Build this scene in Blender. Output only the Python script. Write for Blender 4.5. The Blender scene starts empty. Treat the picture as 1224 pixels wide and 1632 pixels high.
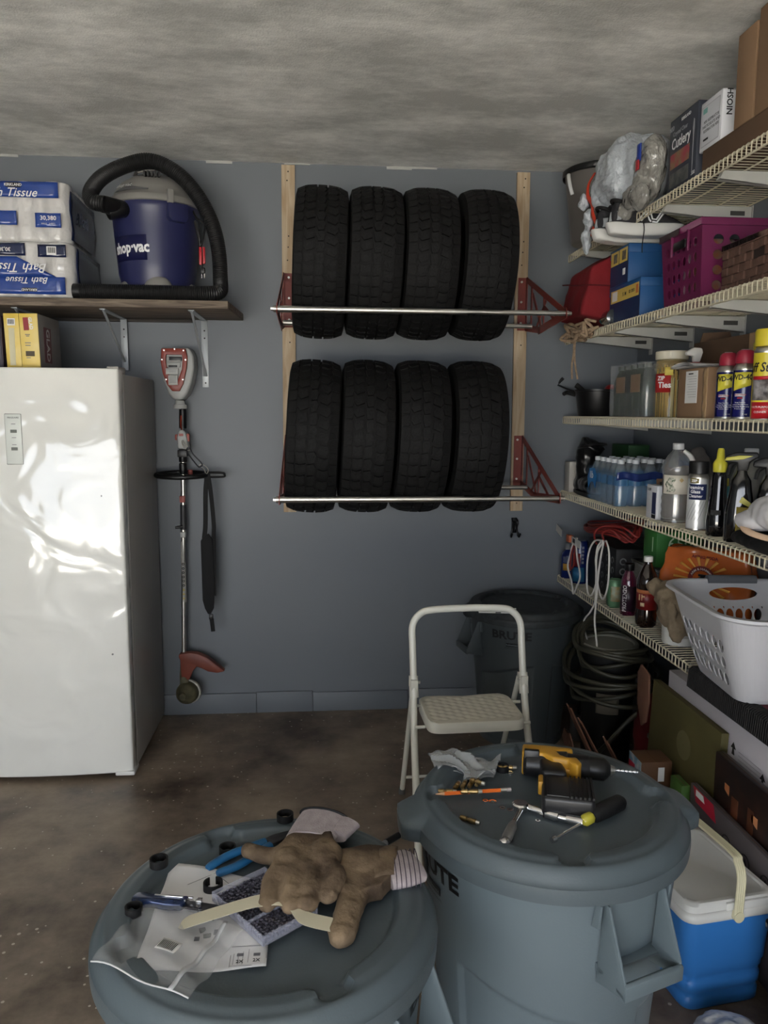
import bpy, bmesh, math, random
from mathutils import Vector, Matrix, Euler
sc = bpy.context.scene
C = bpy.context.collection
R = math.radians
random.seed(7)

# ------------------------------------------------------------------ camera
cam_d = bpy.data.cameras.new('camera'); cam = bpy.data.objects.new('camera', cam_d); C.objects.link(cam)
cam_d.sensor_fit = 'VERTICAL'; cam_d.sensor_height = 24.0; cam_d.lens = 1222.0 / 1632.0 * 24.0
cam_d.clip_start = 0.02
_r = Vector((0.99658424, -0.08242698, 0.00506456)); _u = Vector((0.00562322, 0.12891689, 0.99163946)); _f = Vector((0.08239075, 0.98822377, -0.12894005))
cam.matrix_world = Matrix(((_r.x, _u.x, -_f.x, 0), (_r.y, _u.y, -_f.y, 0), (_r.z, _u.z, -_f.z, 1.52), (0, 0, 0, 1)))
sc.camera = cam

# ------------------------------------------------------------------ sky and exposure (overcast day seen through the open garage door)
w = bpy.data.worlds.new('overcast'); sc.world = w; w.use_nodes = True
nt = w.node_tree; nt.nodes.clear()
wo = nt.nodes.new('ShaderNodeOutputWorld'); bg = nt.nodes.new('ShaderNodeBackground')
tc = nt.nodes.new('ShaderNodeTexCoord'); nz = nt.nodes.new('ShaderNodeTexNoise'); nz.inputs['Scale'].default_value = 2.2; nz.inputs['Detail'].default_value = 5
rp = nt.nodes.new('ShaderNodeValToRGB'); rp.color_ramp.elements[0].position = .3; rp.color_ramp.elements[0].color = (.62, .68, .78, 1)
rp.color_ramp.elements[1].position = .7; rp.color_ramp.elements[1].color = (1, 1, 1, 1)
nt.links.new(tc.outputs['Generated'], nz.inputs['Vector']); nt.links.new(nz.outputs['Fac'], rp.inputs['Fac'])
nt.links.new(rp.outputs['Color'], bg.inputs['Color']); nt.links.new(bg.outputs['Background'], wo.inputs['Surface'])
bg.inputs['Strength'].default_value = 0.8
sun_d = bpy.data.lights.new('sun', 'SUN'); sun_d.energy = 11.0; sun_d.angle = R(3); sun_d.color = (1, .975, .93)
sun = bpy.data.objects.new('sun', sun_d); C.objects.link(sun); sun.rotation_euler = (R(-32), R(-14), 0)   # behind the house: lights only the driveway
vs = sc.view_settings
vs.view_transform = 'Standard'; vs.look = 'None'; vs.gamma = 1; vs.use_curve_mapping = False
vs.exposure = 3.12

# ------------------------------------------------------------------ materials
def lin(c):
    return tuple((x/255/12.92 if x/255 <= .04045 else ((x/255+.055)/1.055)**2.4) for x in c)
MATS = {}
def M(name, rgb=(128,128,128), rough=.6, metal=0, var=0, vs_=8, bump=0, bs=60, coat=0, alpha=1, trans=0, spec=.5, stretch=None, rgb2=None, emit=0, bd=.004, ior=1.45, det=3, lo=.35, hi=.65, tint_rough=0):
    if name in MATS: return MATS[name]
    m = bpy.data.materials.new(name); m.use_nodes = True; n = m.node_tree; b = n.nodes['Principled BSDF']
    col = lin(rgb) + (1,)
    b.inputs['Base Color'].default_value = col; b.inputs['Roughness'].default_value = rough; b.inputs['Metallic'].default_value = metal
    b.inputs['Coat Weight'].default_value = coat; b.inputs['Coat Roughness'].default_value = .08
    b.inputs['Alpha'].default_value = alpha; b.inputs['Transmission Weight'].default_value = trans
    b.inputs['Specular IOR Level'].default_value = spec; b.inputs['IOR'].default_value = ior
    vec = None
    if var or bump or rgb2:
        t = n.nodes.new('ShaderNodeTexCoord'); mp = n.nodes.new('ShaderNodeMapping')
        n.links.new(t.outputs['Object'], mp.inputs['Vector']); vec = mp.outputs['Vector']
        if stretch: mp.inputs['Scale'].default_value = stretch
    if var or rgb2:
        a = n.nodes.new('ShaderNodeTexNoise'); a.inputs['Scale'].default_value = vs_; a.inputs['Detail'].default_value = det; n.links.new(vec, a.inputs['Vector'])
        r = n.nodes.new('ShaderNodeValToRGB'); r.color_ramp.elements[0].position = lo; r.color_ramp.elements[1].position = hi
        c2 = lin(rgb2) if rgb2 else tuple(x*(1+var) for x in col[:3])
        c1 = col[:3] if rgb2 else tuple(x*(1-var) for x in col[:3])
        r.color_ramp.elements[0].color = c1 + (1,); r.color_ramp.elements[1].color = tuple(c2) + (1,)
        n.links.new(a.outputs['Fac'], r.inputs['Fac']); n.links.new(r.outputs['Color'], b.inputs['Base Color'])
        if tint_rough:
            mr = n.nodes.new('ShaderNodeMapRange'); mr.inputs['To Min'].default_value = rough-tint_rough; mr.inputs['To Max'].default_value = rough+tint_rough
            n.links.new(a.outputs['Fac'], mr.inputs['Value']); n.links.new(mr.outputs['Result'], b.inputs['Roughness'])
    if bump:
        a2 = n.nodes.new('ShaderNodeTexNoise'); a2.inputs['Scale'].default_value = bs; a2.inputs['Detail'].default_value = 3; n.links.new(vec, a2.inputs['Vector'])
        bp = n.nodes.new('ShaderNodeBump'); bp.inputs['Strength'].default_value = bump; bp.inputs['Distance'].default_value = bd
        n.links.new(a2.outputs['Fac'], bp.inputs['Height']); n.links.new(bp.outputs['Normal'], b.inputs['Normal'])
    MATS[name] = m; return m

def film(name, rgb, a, rough=.12, bump=.5):      # thin clear plastic: mostly see-through, a little gloss
    if name in MATS: return MATS[name]
    m = bpy.data.materials.new(name); m.use_nodes = True; n = m.node_tree; n.nodes.clear()
    o = n.nodes.new('ShaderNodeOutputMaterial'); tr = n.nodes.new('ShaderNodeBsdfTransparent'); pb = n.nodes.new('ShaderNodeBsdfPrincipled')
    pb.inputs['Base Color'].default_value = lin(rgb)+(1,); pb.inputs['Roughness'].default_value = rough; pb.inputs['Specular IOR Level'].default_value = .9
    tc = n.nodes.new('ShaderNodeTexCoord'); a2 = n.nodes.new('ShaderNodeTexNoise'); a2.inputs['Scale'].default_value = 25; n.links.new(tc.outputs['Object'], a2.inputs['Vector'])
    bp = n.nodes.new('ShaderNodeBump'); bp.inputs['Strength'].default_value = bump; bp.inputs['Distance'].default_value = .004
    n.links.new(a2.outputs['Fac'], bp.inputs['Height']); n.links.new(bp.outputs['Normal'], pb.inputs['Normal'])
    mx = n.nodes.new('ShaderNodeMixShader'); mx.inputs['Fac'].default_value = a
    n.links.new(tr.outputs[0], mx.inputs[1]); n.links.new(pb.outputs[0], mx.inputs[2]); n.links.new(mx.outputs[0], o.inputs['Surface'])
    MATS[name] = m; return m

# ------------------------------------------------------------------ mesh builder
class MB:
    def __init__(s): s.v = []; s.f = []; s.mi = []; s.m = 0
    def add(s, vs, fs):
        k = len(s.v); s.v += [tuple(p) for p in vs]
        for f in fs: s.f.append(tuple(i+k for i in f)); s.mi.append(s.m)
        return s
    def box(s, x0, x1, y0, y1, z0, z1, T=None):
        v = [Vector((x, y, z)) for z in (z0, z1) for x, y in ((x0,y0),(x1,y0),(x1,y1),(x0,y1))]
        if T is not None: v = [T @ p for p in v]
        return s.add(v, [(3,2,1,0),(4,5,6,7),(0,1,5,4),(1,2,6,5),(2,3,7,6),(3,0,4,7)])
    def cbox(s, c, sz, T=None):
        a, b, d = (q/2 for q in sz); T2 = Matrix.Translation(c) @ (T.to_4x4() if T is not None else Matrix())
        return s.box(-a, a, -b, b, -d, d, T2)
    def lathe(s, prof, n=32, c=(0,0,0), T=None, a0=0, a1=None, caps=False):
        full = a1 is None; a1 = 2*math.pi if full else a1
        k = n if full else n+1; vs = []
        for r, z in prof:
            for i in range(k):
                a = a0 + (a1-a0)*i/n
                p = Vector((r*math.cos(a), r*math.sin(a), z))
                if T is not None: p = T @ p
                vs.append(p + Vector(c))
        fs = []
        for j in range(len(prof)-1):
            for i in range(n):
                i2 = (i+1) % k if full else i+1
                fs.append((j*k+i, j*k+i2, (j+1)*k+i2, (j+1)*k+i))
        if caps: fs.append(tuple(range(k-1,-1,-1))); fs.append(tuple((len(prof)-1)*k+i for i in range(k)))
        return s.add(vs, fs)
    def cyl(s, p, q, r, n=12, r2=None):
        return s.tube([p, q], [r, r if r2 is None else r2], n)
    def tube(s, pts, r, n=8, closed=False, caps=True, flat=1.0, up=None):
        pts = [Vector(p) for p in pts]; m = len(pts)
        rs = list(r) if isinstance(r, (list, tuple)) else [r]*m
        tang = []
        for i in range(m):
            a = pts[(i-1) % m] if (closed or i > 0) else pts[0]; b = pts[(i+1) % m] if (closed or i < m-1) else pts[-1]
            t = b-a; tang.append(t.normalized() if t.length > 1e-9 else Vector((0,0,1)))
        nrm = Vector(up) if up else Vector((0,0,1))
        if abs(nrm.dot(tang[0])) > .9: nrm = Vector((1,0,0))
        vs = []
        for i in range(m):
            nrm = nrm - tang[i]*nrm.dot(tang[i]); nrm = nrm.normalized() if nrm.length > 1e-6 else tang[i].orthogonal().normalized()
            bn = tang[i].cross(nrm)
            for j in range(n):
                a = 2*math.pi*j/n; vs.append(pts[i] + (nrm*math.cos(a)*flat + bn*math.sin(a))*rs[i])
        fs = []
        for i in range(m if closed else m-1):
            i2 = (i+1) % m
            for j in range(n): j2 = (j+1) % n; fs.append((i*n+j, i*n+j2, i2*n+j2, i2*n+j))
        if caps and not closed: fs.append(tuple(range(n-1,-1,-1))); fs.append(tuple((m-1)*n+j for j in range(n)))
        return s.add(vs, fs)
    def prism(s, poly, axis, a, b, T=None):   # poly in the two other axes, extruded from a to b
        n = len(poly); P = []
        for t in (a, b):
            for (u, v) in poly:
                p = {'X': (t,u,v), 'Y': (u,t,v), 'Z': (u,v,t)}[axis]
                p = Vector(p); P.append(T @ p if T is not None else p)
        return s.add(P, [tuple(range(n-1,-1,-1)), tuple(range(n, 2*n))] + [(i, (i+1) % n, n+(i+1) % n, n+i) for i in range(n)])
    def ell(s, c, r, n=16, T=None):
        m = n//2; prof = [(max(math.sin(math.pi*j/m), 1e-4), -math.cos(math.pi*j/m)) for j in range(m+1)]
        T2 = (T.to_4x4() if T is not None else Matrix()) @ Matrix.Diagonal((r[0], r[1], r[2], 1))
        return s.lathe(prof, n, c, T2)
    def grid(s, fn, nu, nv, thick=None):
        vs = [Vector(fn(i/nu, j/nv)) for j in range(nv+1) for i in range(nu+1)]
        fs = [(j*(nu+1)+i, j*(nu+1)+i+1, (j+1)*(nu+1)+i+1, (j+1)*(nu+1)+i) for j in range(nv) for i in range(nu)]
        return s.add(vs, fs)

def fin(o, bm_angle=40):
    me = o.data
    for p in me.polygons: p.use_smooth = True
    try: me.set_sharp_from_angle(angle=R(bm_angle))
    except Exception: pass

def obj(name, mb, mat, parent=None, smooth=True, bevel=0, seg=2, solid=0, sub=0, loc=None, label=None, angle=40):
    me = bpy.data.meshes.new(name); me.from_pydata([tuple(p) for p in mb.v], [], mb.f); me.validate(verbose=False)
    mats = mat if isinstance(mat, (list, tuple)) else [mat]
    for m in mats: me.materials.append(m)
    if len(mats) > 1 and len(me.polygons) == len(mb.mi):
        for p, k in zip(me.polygons, mb.mi): p.material_index = min(k, len(mats)-1)
    b = bmesh.new(); b.from_mesh(me)
    bmesh.ops.remove_doubles(b, verts=b.verts, dist=1e-6)
    bmesh.ops.recalc_face_normals(b, faces=b.faces)
    if bevel:
        ed = [e for e in b.edges if len(e.link_faces) == 2 and e.calc_face_angle(0) > R(35)]
        bmesh.ops.bevel(b, geom=ed, offset=bevel, segments=seg, affect='EDGES', profile=.5, clamp_overlap=True)
    b.to_mesh(me); b.free()
    o = bpy.data.objects.new(name, me); C.objects.link(o)
    if parent is not None: o.parent = parent
    if loc: o.location = loc
    if solid:
        md = o.modifiers.new('thickness', 'SOLIDIFY'); md.thickness = solid; md.offset = 0
    if sub:
        md = o.modifiers.new('smooth', 'SUBSURF'); md.levels = sub; md.render_levels = sub
    if smooth: fin(o, angle)
    if label: o['label'] = label
    return o

def blob(name, mb, mat, parent=None, voxel=.006, it=6, disp=0, ds=.05, loc=None, label=None):
    o = obj(name, mb, mat, parent, smooth=True, loc=loc, label=label, angle=180)
    r = o.modifiers.new('fuse', 'REMESH'); r.mode = 'VOXEL'; r.voxel_size = voxel; r.use_smooth_shade = True
    if disp:
        t = bpy.data.textures.new(name+'_folds', 'CLOUDS'); t.noise_scale = ds; t.noise_depth = 2
        d = o.modifiers.new('folds', 'DISPLACE'); d.texture = t; d.strength = disp; d.mid_level = .5; d.texture_coords = 'LOCAL'
    s = o.modifiers.new('soft', 'SMOOTH'); s.iterations = it; s.factor = .6
    return o

def thing(name, label, cat, loc=(0,0,0), rotz=0, group=None):
    o = bpy.data.objects.new(name, None); C.objects.link(o); o.empty_display_size = .05
    o.location = loc; o.rotation_euler = (0, 0, rotz); o['label'] = label; o['category'] = cat
    if group: o['group'] = group
    return o
def tag(o, label, cat, group=None):
    o['label'] = label; o['category'] = cat
    if group: o['group'] = group
    return o
def struct(o): o['kind'] = 'structure'; return o

def dup(root, loc=None, rotz=None, label=None, group=None):
    r = root.copy(); C.objects.link(r)
    if loc is not None: r.location = loc
    if rotz is not None: r.rotation_euler = (0, 0, rotz)
    if label: r['label'] = label
    if group: r['group'] = group
    for ch in list(root.children):
        c = ch.copy(); C.objects.link(c); c.parent = r
        for g in ch.children:
            d = g.copy(); C.objects.link(d); d.parent = c
    return r

def cr(pts, k=6, closed=False):          # smooth curve through points
    P = [Vector(p) for p in pts]; n = len(P); out = []
    for i in range(n if closed else n-1):
        g = (lambda j: P[j % n]) if closed else (lambda j: P[max(0, min(n-1, j))])
        a, b, c, d = g(i-1), g(i), g(i+1), g(i+2)
        for t in range(k):
            t /= k
            out.append(.5*((2*b)+(c-a)*t+(2*a-5*b+4*c-d)*t*t+(3*b-a-3*c+d)*t**3))
    if not closed: out.append(P[-1])
    return out

def text(s, size, mat, parent, loc, rot=(R(90),0,0), bend=None, name='lettering', bold=0, sx=1, shear=0, th=.0005, align='CENTER', flip=False, label=None):
    cu = bpy.data.curves.new(name, 'FONT'); cu.body = s; cu.size = size; cu.align_x = align; cu.align_y = 'CENTER'; cu.offset = bold*size; cu.shear = shear
    cu.resolution_u = 2; cu.extrude = 0 if bend else th/2
    t = bpy.data.objects.new('t', cu); C.objects.link(t)
    dg = bpy.context.evaluated_depsgraph_get(); dg.update()
    me = bpy.data.meshes.new_from_object(t.evaluated_get(dg)); bpy.data.objects.remove(t)
    if bend:
        rad, az, taper = bend
        b = bmesh.new(); b.from_mesh(me)
        bmesh.ops.triangulate(b, faces=b.faces)
        for _ in range(3):
            ed = [e for e in b.edges if e.calc_length() > max(rad*.14, .002)]
            if not ed: break
            bmesh.ops.subdivide_edges(b, edges=ed, cuts=1)
        b.to_mesh(me); b.free()
        for v in me.vertices:
            x = v.co.x*sx; y = v.co.y; rr = rad + taper*y + .0006
            a = az + x/rad; v.co = Vector((rr*math.sin(a), -rr*math.cos(a), y))
        rot = (0,0,0)
    else:
        for v in me.vertices: v.co.x *= sx
    me.materials.clear(); me.materials.append(mat)
    o = bpy.data.objects.new(name, me); C.objects.link(o); o.parent = parent; o.location = loc; o.rotation_euler = rot
    if label: o['label'] = label
    return o
FX = (R(90), 0, R(-90))      # text facing -X, reading towards -Y
FY = (R(90), 0, 0)           # text facing -Y
def patch(rad, z0, z1, a0, a1, n=12, r2=None):   # curved label on a cylinder; angles from -Y, positive to +X
    r2 = rad if r2 is None else r2; m = MB()
    vs = []
    for z, r in ((z0, rad), (z1, r2)):
        for i in range(n+1):
            a = a0+(a1-a0)*i/n
            vs.append((r*math.sin(a), -r*math.cos(a), z))
    m.add(vs, [(i, i+1, n+2+i, n+1+i) for i in range(n)])
    return m

def perf(mb, fn, nu, nv, hr=.32, th=.003, n=12, ovalv=1.0, skip=None, border=.06):
    """a panel pierced with round holes; fn(u,v,w) -> point, u,v in 0..1, w = offset through the thickness"""
    u0, u1, v0, v1 = border, 1-border, border, 1-border
    def q(a, b, c, d):   # plain quad area, finely split, both skins
        k = max(1, int((b-a)*nu*1.5)); l = max(1, int((d-c)*nv*1.5))
        for w_ in (0, th):
            mb.grid(lambda s, t: fn(a+(b-a)*s, c+(d-c)*t, w_), k, l)
    q(0, 1, 0, v0); q(0, 1, v1, 1); q(0, u0, v0, v1); q(u1, 1, v0, v1)
    for i in range(nu):
        for j in range(nv):
            a, b = u0+(u1-u0)*i/nu, u0+(u1-u0)*(i+1)/nu; c, d = v0+(v1-v0)*j/nv, v0+(v1-v0)*(j+1)/nv
            if skip and skip(i, j): q(a, b, c, d); continue
            cu_, cv = (a+b)/2, (c+d)/2; vs = []
            for w_ in (0, th):
                for k in range(n):
                    t = 2*math.pi*k/n + math.pi/4; ca, sa = math.cos(t), math.sin(t); mm = max(abs(ca), abs(sa))
                    vs.append(fn(cu_+(b-a)/2*ca/mm, cv+(d-c)/2*sa/mm, w_))
                for k in range(n):
                    t = 2*math.pi*k/n + math.pi/4
                    vs.append(fn(cu_+(b-a)*hr*math.cos(t), cv+(d-c)*hr*ovalv*math.sin(t), w_))
            fs = []
            for k in range(n):
                k2 = (k+1) % n
                fs += [(k, k2, n+k2, n+k), (2*n+k, 3*n+k, 3*n+k2, 2*n+k2), (n+k, n+k2, 3*n+k2, 3*n+k)]
            mb.add(vs, fs)

# common colours
white_p = M('white_plastic', (215,214,208), .35)
black_p = M('black_plastic', (16,16,17), .4, var=.2)
black_r = M('black_rubber', (14,14,15), .65, var=.25, bump=.2, bs=200)
steel = M('zinc_steel', (205,203,196), .33, 1, var=.06)
chrome = M('chrome', (225,225,225), .12, 1)
card = M('cardboard', (136,108,82), .85, var=.07, vs_=5, bump=.05, bs=150)
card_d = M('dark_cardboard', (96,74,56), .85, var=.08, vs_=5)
tape_m = M('clear_tape', (170,140,105), .2, coat=.5)
paper = M('white_paper', (222,222,220), .7, var=.02)
ink = M('black_ink', (22,22,24), .6)
ink_g = M('grey_ink', (110,110,115), .6)
white_i = M('white_print', (225,225,225), .5)
# ------------------------------------------------------------------ the room
WALL = M('slate_wall_paint', (104,109,114), .48, var=.035, vs_=1.2, bump=.04, bs=180, det=6)
YB, XR, XL, ZC, YO = 3.79, 1.585, -3.3, 2.672, -2.0
def ceil_mat():
    m = M('ceiling_stipple', (182,181,177), .9)
    n = m.node_tree; b = n.nodes['Principled BSDF']; t = n.nodes.new('ShaderNodeTexCoord')
    mp = n.nodes.new('ShaderNodeMapping'); mp.inputs['Scale'].default_value = (1, 1.9, 1); n.links.new(t.outputs['Object'], mp.inputs['Vector'])
    a = n.nodes.new('ShaderNodeTexNoise'); a.inputs['Scale'].default_value = 2.2; a.inputs['Detail'].default_value = 12; a.inputs['Roughness'].default_value = .72; n.links.new(mp.outputs[0], a.inputs['Vector'])
    r = n.nodes.new('ShaderNodeValToRGB'); r.color_ramp.elements[0].position = .40; r.color_ramp.elements[0].color = lin((200,200,196))+(1,)
    r.color_ramp.elements[1].position = .64; r.color_ramp.elements[1].color = lin((254,253,249))+(1,)
    n.links.new(a.outputs['Fac'], r.inputs['Fac']); n.links.new(r.outputs['Color'], b.inputs['Base Color'])
    c = n.nodes.new('ShaderNodeTexNoise'); c.inputs['Scale'].default_value = 150; c.inputs['Detail'].default_value = 4; n.links.new(t.outputs['Object'], c.inputs['Vector'])
    bp = n.nodes.new('ShaderNodeBump'); bp.inputs['Strength'].default_value = .5; bp.inputs['Distance'].default_value = .003
    n.links.new(c.outputs['Fac'], bp.inputs['Height']); n.links.new(bp.outputs['Normal'], b.inputs['Normal']); return m
def floor_mat():
    m = M('brown_concrete', (88,72,58), .4)
    n = m.node_tree; b = n.nodes['Principled BSDF']; t = n.nodes.new('ShaderNodeTexCoord')
    a = n.nodes.new('ShaderNodeTexNoise'); a.inputs['Scale'].default_value = 2.4; a.inputs['Detail'].default_value = 10; a.inputs['Roughness'].default_value = .65; n.links.new(t.outputs['Object'], a.inputs['Vector'])
    r = n.nodes.new('ShaderNodeValToRGB'); e = r.color_ramp.elements; e[0].position = .34; e[0].color = lin((70,57,47))+(1,); e[1].position = .68; e[1].color = lin((158,142,124))+(1,)
    n.links.new(a.outputs['Fac'], r.inputs['Fac'])
    v = n.nodes.new('ShaderNodeTexVoronoi'); v.inputs['Scale'].default_value = 24; n.links.new(t.outputs['Object'], v.inputs['Vector'])
    g = n.nodes.new('ShaderNodeTexNoise'); g.inputs['Scale'].default_value = 1.7; n.links.new(t.outputs['Object'], g.inputs['Vector'])
    ma = n.nodes.new('ShaderNodeMath'); ma.operation = 'MULTIPLY'; ma.inputs[1].default_value = .19; n.links.new(g.outputs['Fac'], ma.inputs[0])
    cmp = n.nodes.new('ShaderNodeMath'); cmp.operation = 'LESS_THAN'; n.links.new(v.outputs['Distance'], cmp.inputs[0]); n.links.new(ma.outputs[0], cmp.inputs[1])
    mx = n.nodes.new('ShaderNodeMix'); mx.data_type = 'RGBA'; n.links.new(cmp.outputs[0], mx.inputs[0]); n.links.new(r.outputs['Color'], mx.inputs[6]); mx.inputs[7].default_value = lin((186,176,160))+(1,)
    n.links.new(mx.outputs[2], b.inputs['Base Color'])
    mr = n.nodes.new('ShaderNodeMapRange'); mr.inputs['To Min'].default_value = .28; mr.inputs['To Max'].default_value = .62; n.links.new(a.outputs['Fac'], mr.inputs['Value']); n.links.new(mr.outputs[0], b.inputs['Roughness'])
    bp = n.nodes.new('ShaderNodeBump'); bp.inputs['Strength'].default_value = .25; bp.inputs['Distance'].default_value = .003
    n.links.new(a.outputs['Fac'], bp.inputs['Height']); n.links.new(bp.outputs['Normal'], b.inputs['Normal']); return m
struct(obj('floor', MB().box(XL-.15, XR+.15, YO, YB+.15, -.1, 0), floor_mat(), smooth=False))
struct(obj('ceiling', MB().box(XL-.15, XR+.15, YO, YB+.15, ZC, ZC+.12), ceil_mat(), smooth=False))
struct(obj('wall_back', MB().box(XL-.15, XR+.15, YB, YB+.15, 0, ZC), WALL, smooth=False))
struct(obj('wall_right', MB().box(XR, XR+.15, YO, YB, 0, ZC), WALL, smooth=False))
struct(obj('wall_left', MB().box(XL-.15, XL, YO, YB, 0, ZC), WALL, smooth=False))
# front wall: header over the open garage door and the short returns either side
mb = MB().box(XL-.15, XR+.15, YO-.15, YO, 2.15, ZC+.12).box(XL-.15, XL+.35, YO-.15, YO, 0, 2.15).box(.75, XR+.15, YO-.15, YO, 0, 2.15)
struct(obj('wall_front', mb, WALL, smooth=False))
struct(obj('driveway', MB().box(-9, 9, -14, YO, -.16, -.02), M('driveway_concrete', (186,182,174), .85, var=.06, vs_=2), smooth=False))
# painted foundation ledge in lengths, with a thin open joint between lengths
cb = MB(); xs = [XL, -1.9, -.33, -.045, .445, XR-.001]
for i in range(len(xs)-1): cb.box(xs[i]+.0015, xs[i+1]-.0015, YB-.012, YB, 0, .1 + .004*((i*7) % 3))
struct(obj('baseboard_back', cb, WALL, bevel=.002))
cw = MB(); rnd = random.Random(3)        # ragged drywall edge and crumbs of tape along the ceiling line
for i in (1, 9, 12, 16, 17):
    x = -1.6 + i*.12; cw.box(x, x+.12, YB-.004-rnd.random()*.004, YB, ZC-.005-rnd.random()*.01, ZC)
struct(obj('trim_1', cw, M('ceiling_edge', (170,170,166), .9), smooth=False))

# ------------------------------------------------------------------ wire shelves on the right wall
WIRE = M('wire_shelf_coating', (196,188,165), .45, var=.06)
BRK = M('shelf_bracket_white', (176,176,170), .5, var=.04)
XS = 1.2115
SH = {1: 2.283, 2: 1.891, 3: 1.504, 4: 1.132, 5: .697}
BY = {1: (3.63, 3.22, 2.82, 2.42, 2.02, 1.6), 2: (3.63, 3.22, 2.82, 2.42, 2.02, 1.6), 3: (3.63, 3.02, 2.02), 4: (3.63, 2.82, 2.02), 5: (3.63, 3.0, 2.42)}
NM = {1: 'topmost', 2: 'second', 3: 'middle', 4: 'fourth', 5: 'lowest'}
WT = {1: 'white wire shelf just under the ceiling, carrying bags and tall cardboard boxes',
      2: 'white wire shelf carrying the shoe boxes and the magenta crate', 3: 'eye-level white wire shelf carrying the spray cans and the zip tie jar',
      4: 'white wire shelf carrying the water bottles and cleaners', 5: 'lowest white wire shelf carrying the laundry basket'}
for k, z in SH.items():
    t = thing('wire_shelf', WT[k], 'shelf', (0, 0, z), 0, 'white wire shelves on the right wall')
    y0 = 1.35 if k != 5 else 1.6
    m = MB(); y = 3.775
    while y > y0:
        m.tube([(XR-.008, y, 0), (XS+.004, y, 0), (XS, y, -.004), (XS, y, -.034)], .0021, 5, caps=False); y -= .0254
    o = obj('wires', m, WIRE, t); o['kind'] = 'stuff'
    for x, zz in ((XS+.0035, -.0045), (XS+.0035, -.034), (1.335, -.0045), (1.46, -.0045), (XR-.012, -.0045)):
        obj('rod', MB().cyl((x, 3.778, zz), (x, y0, zz), .0032, 8), WIRE, t)
    for y in BY[k]:
        x0 = 1.245; m = MB()
        m.prism([(x0, -.036), (x0+.012, -.010), (XR-.001, -.010), (XR-.001, -.068)], 'Y', y-.011, y-.009)
        m.prism([(x0, -.036), (XR-.001, -.068), (XR-.001, -.066), (x0, -.034)], 'Y', y-.011, y+.011)
        m.prism([(x0, -.036), (x0+.012, -.010), (XR-.001, -.010), (XR-.001, -.068)], 'Y', y+.009, y+.011)
        b = obj('bracket', m, BRK, t, smooth=False)
        if k < 3:
            obj('slot', MB().box(XR-.085, XR-.03, y-.0118, y-.011, -.042, -.026), M('bracket_slot', (60,60,58), .6), b, smooth=False)
            obj('end_plate', MB().box(XR-.004, XR-.001, y-.018, y+.018, -.09, -.006), BRK, b, smooth=False)

# ------------------------------------------------------------------ pine strips and tyre racks on the back wall
def wood_mat(name, a, b_, sx):
    m = M(name, a, .7); n = m.node_tree; b = n.nodes['Principled BSDF']; t = n.nodes.new('ShaderNodeTexCoord')
    mp = n.nodes.new('ShaderNodeMapping'); mp.inputs['Scale'].default_value = sx; n.links.new(t.outputs['Object'], mp.inputs['Vector'])
    q = n.nodes.new('ShaderNodeTexNoise'); q.inputs['Scale'].default_value = 6; q.inputs['Detail'].default_value = 6; q.inputs['Distortion'].default_value = 1.2; n.links.new(mp.outputs[0], q.inputs['Vector'])
    r = n.nodes.new('ShaderNodeValToRGB'); r.color_ramp.elements[0].position = .35; r.color_ramp.elements[0].color = lin(a)+(1,); r.color_ramp.elements[1].position = .65; r.color_ramp.elements[1].color = lin(b_)+(1,)
    n.links.new(q.outputs['Fac'], r.inputs['Fac']); n.links.new(r.outputs['Color'], b.inputs['Base Color'])
    bp = n.nodes.new('ShaderNodeBump'); bp.inputs['Strength'].default_value = .2; bp.inputs['Distance'].default_value = .002; n.links.new(q.outputs['Fac'], bp.inputs['Height']); n.links.new(bp.outputs['Normal'], b.inputs['Normal'])
    return m
PINE = wood_mat('pine_wood', (190,172,146), (166,142,112), (6, 6, .5))
screw_m = M('dark_screw', (50,45,42), .5, .6)
YW = YB-.019
for (xc, lean, lab) in ((-.146, .004, 'pale pine furring strip behind the left ends of the tire racks'), (.981, -.004, 'pale pine furring strip behind the right ends of the tire racks')):
    t = thing('wood_strip', lab, 'board', (xc, YW, 1.03), 0, 'pine strips on the back wall')
    h = ZC-.012-1.03
    m = MB(); m.prism([(-.031-lean, 0), (.031-lean, 0), (.031+lean, h), (-.031+lean, h)], 'Y', 0, .0189)
    obj('strip', m, PINE, t, bevel=.001)
    for z in (.04, .12, .82, .9, 1.2, 1.26, 1.31, 1.56, 1.6):
        obj('screw', MB().cyl((.004*math.sin(z*40), -.001, z), (.004*math.sin(z*40), .003, z), .0035, 8), screw_m, t)

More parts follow.
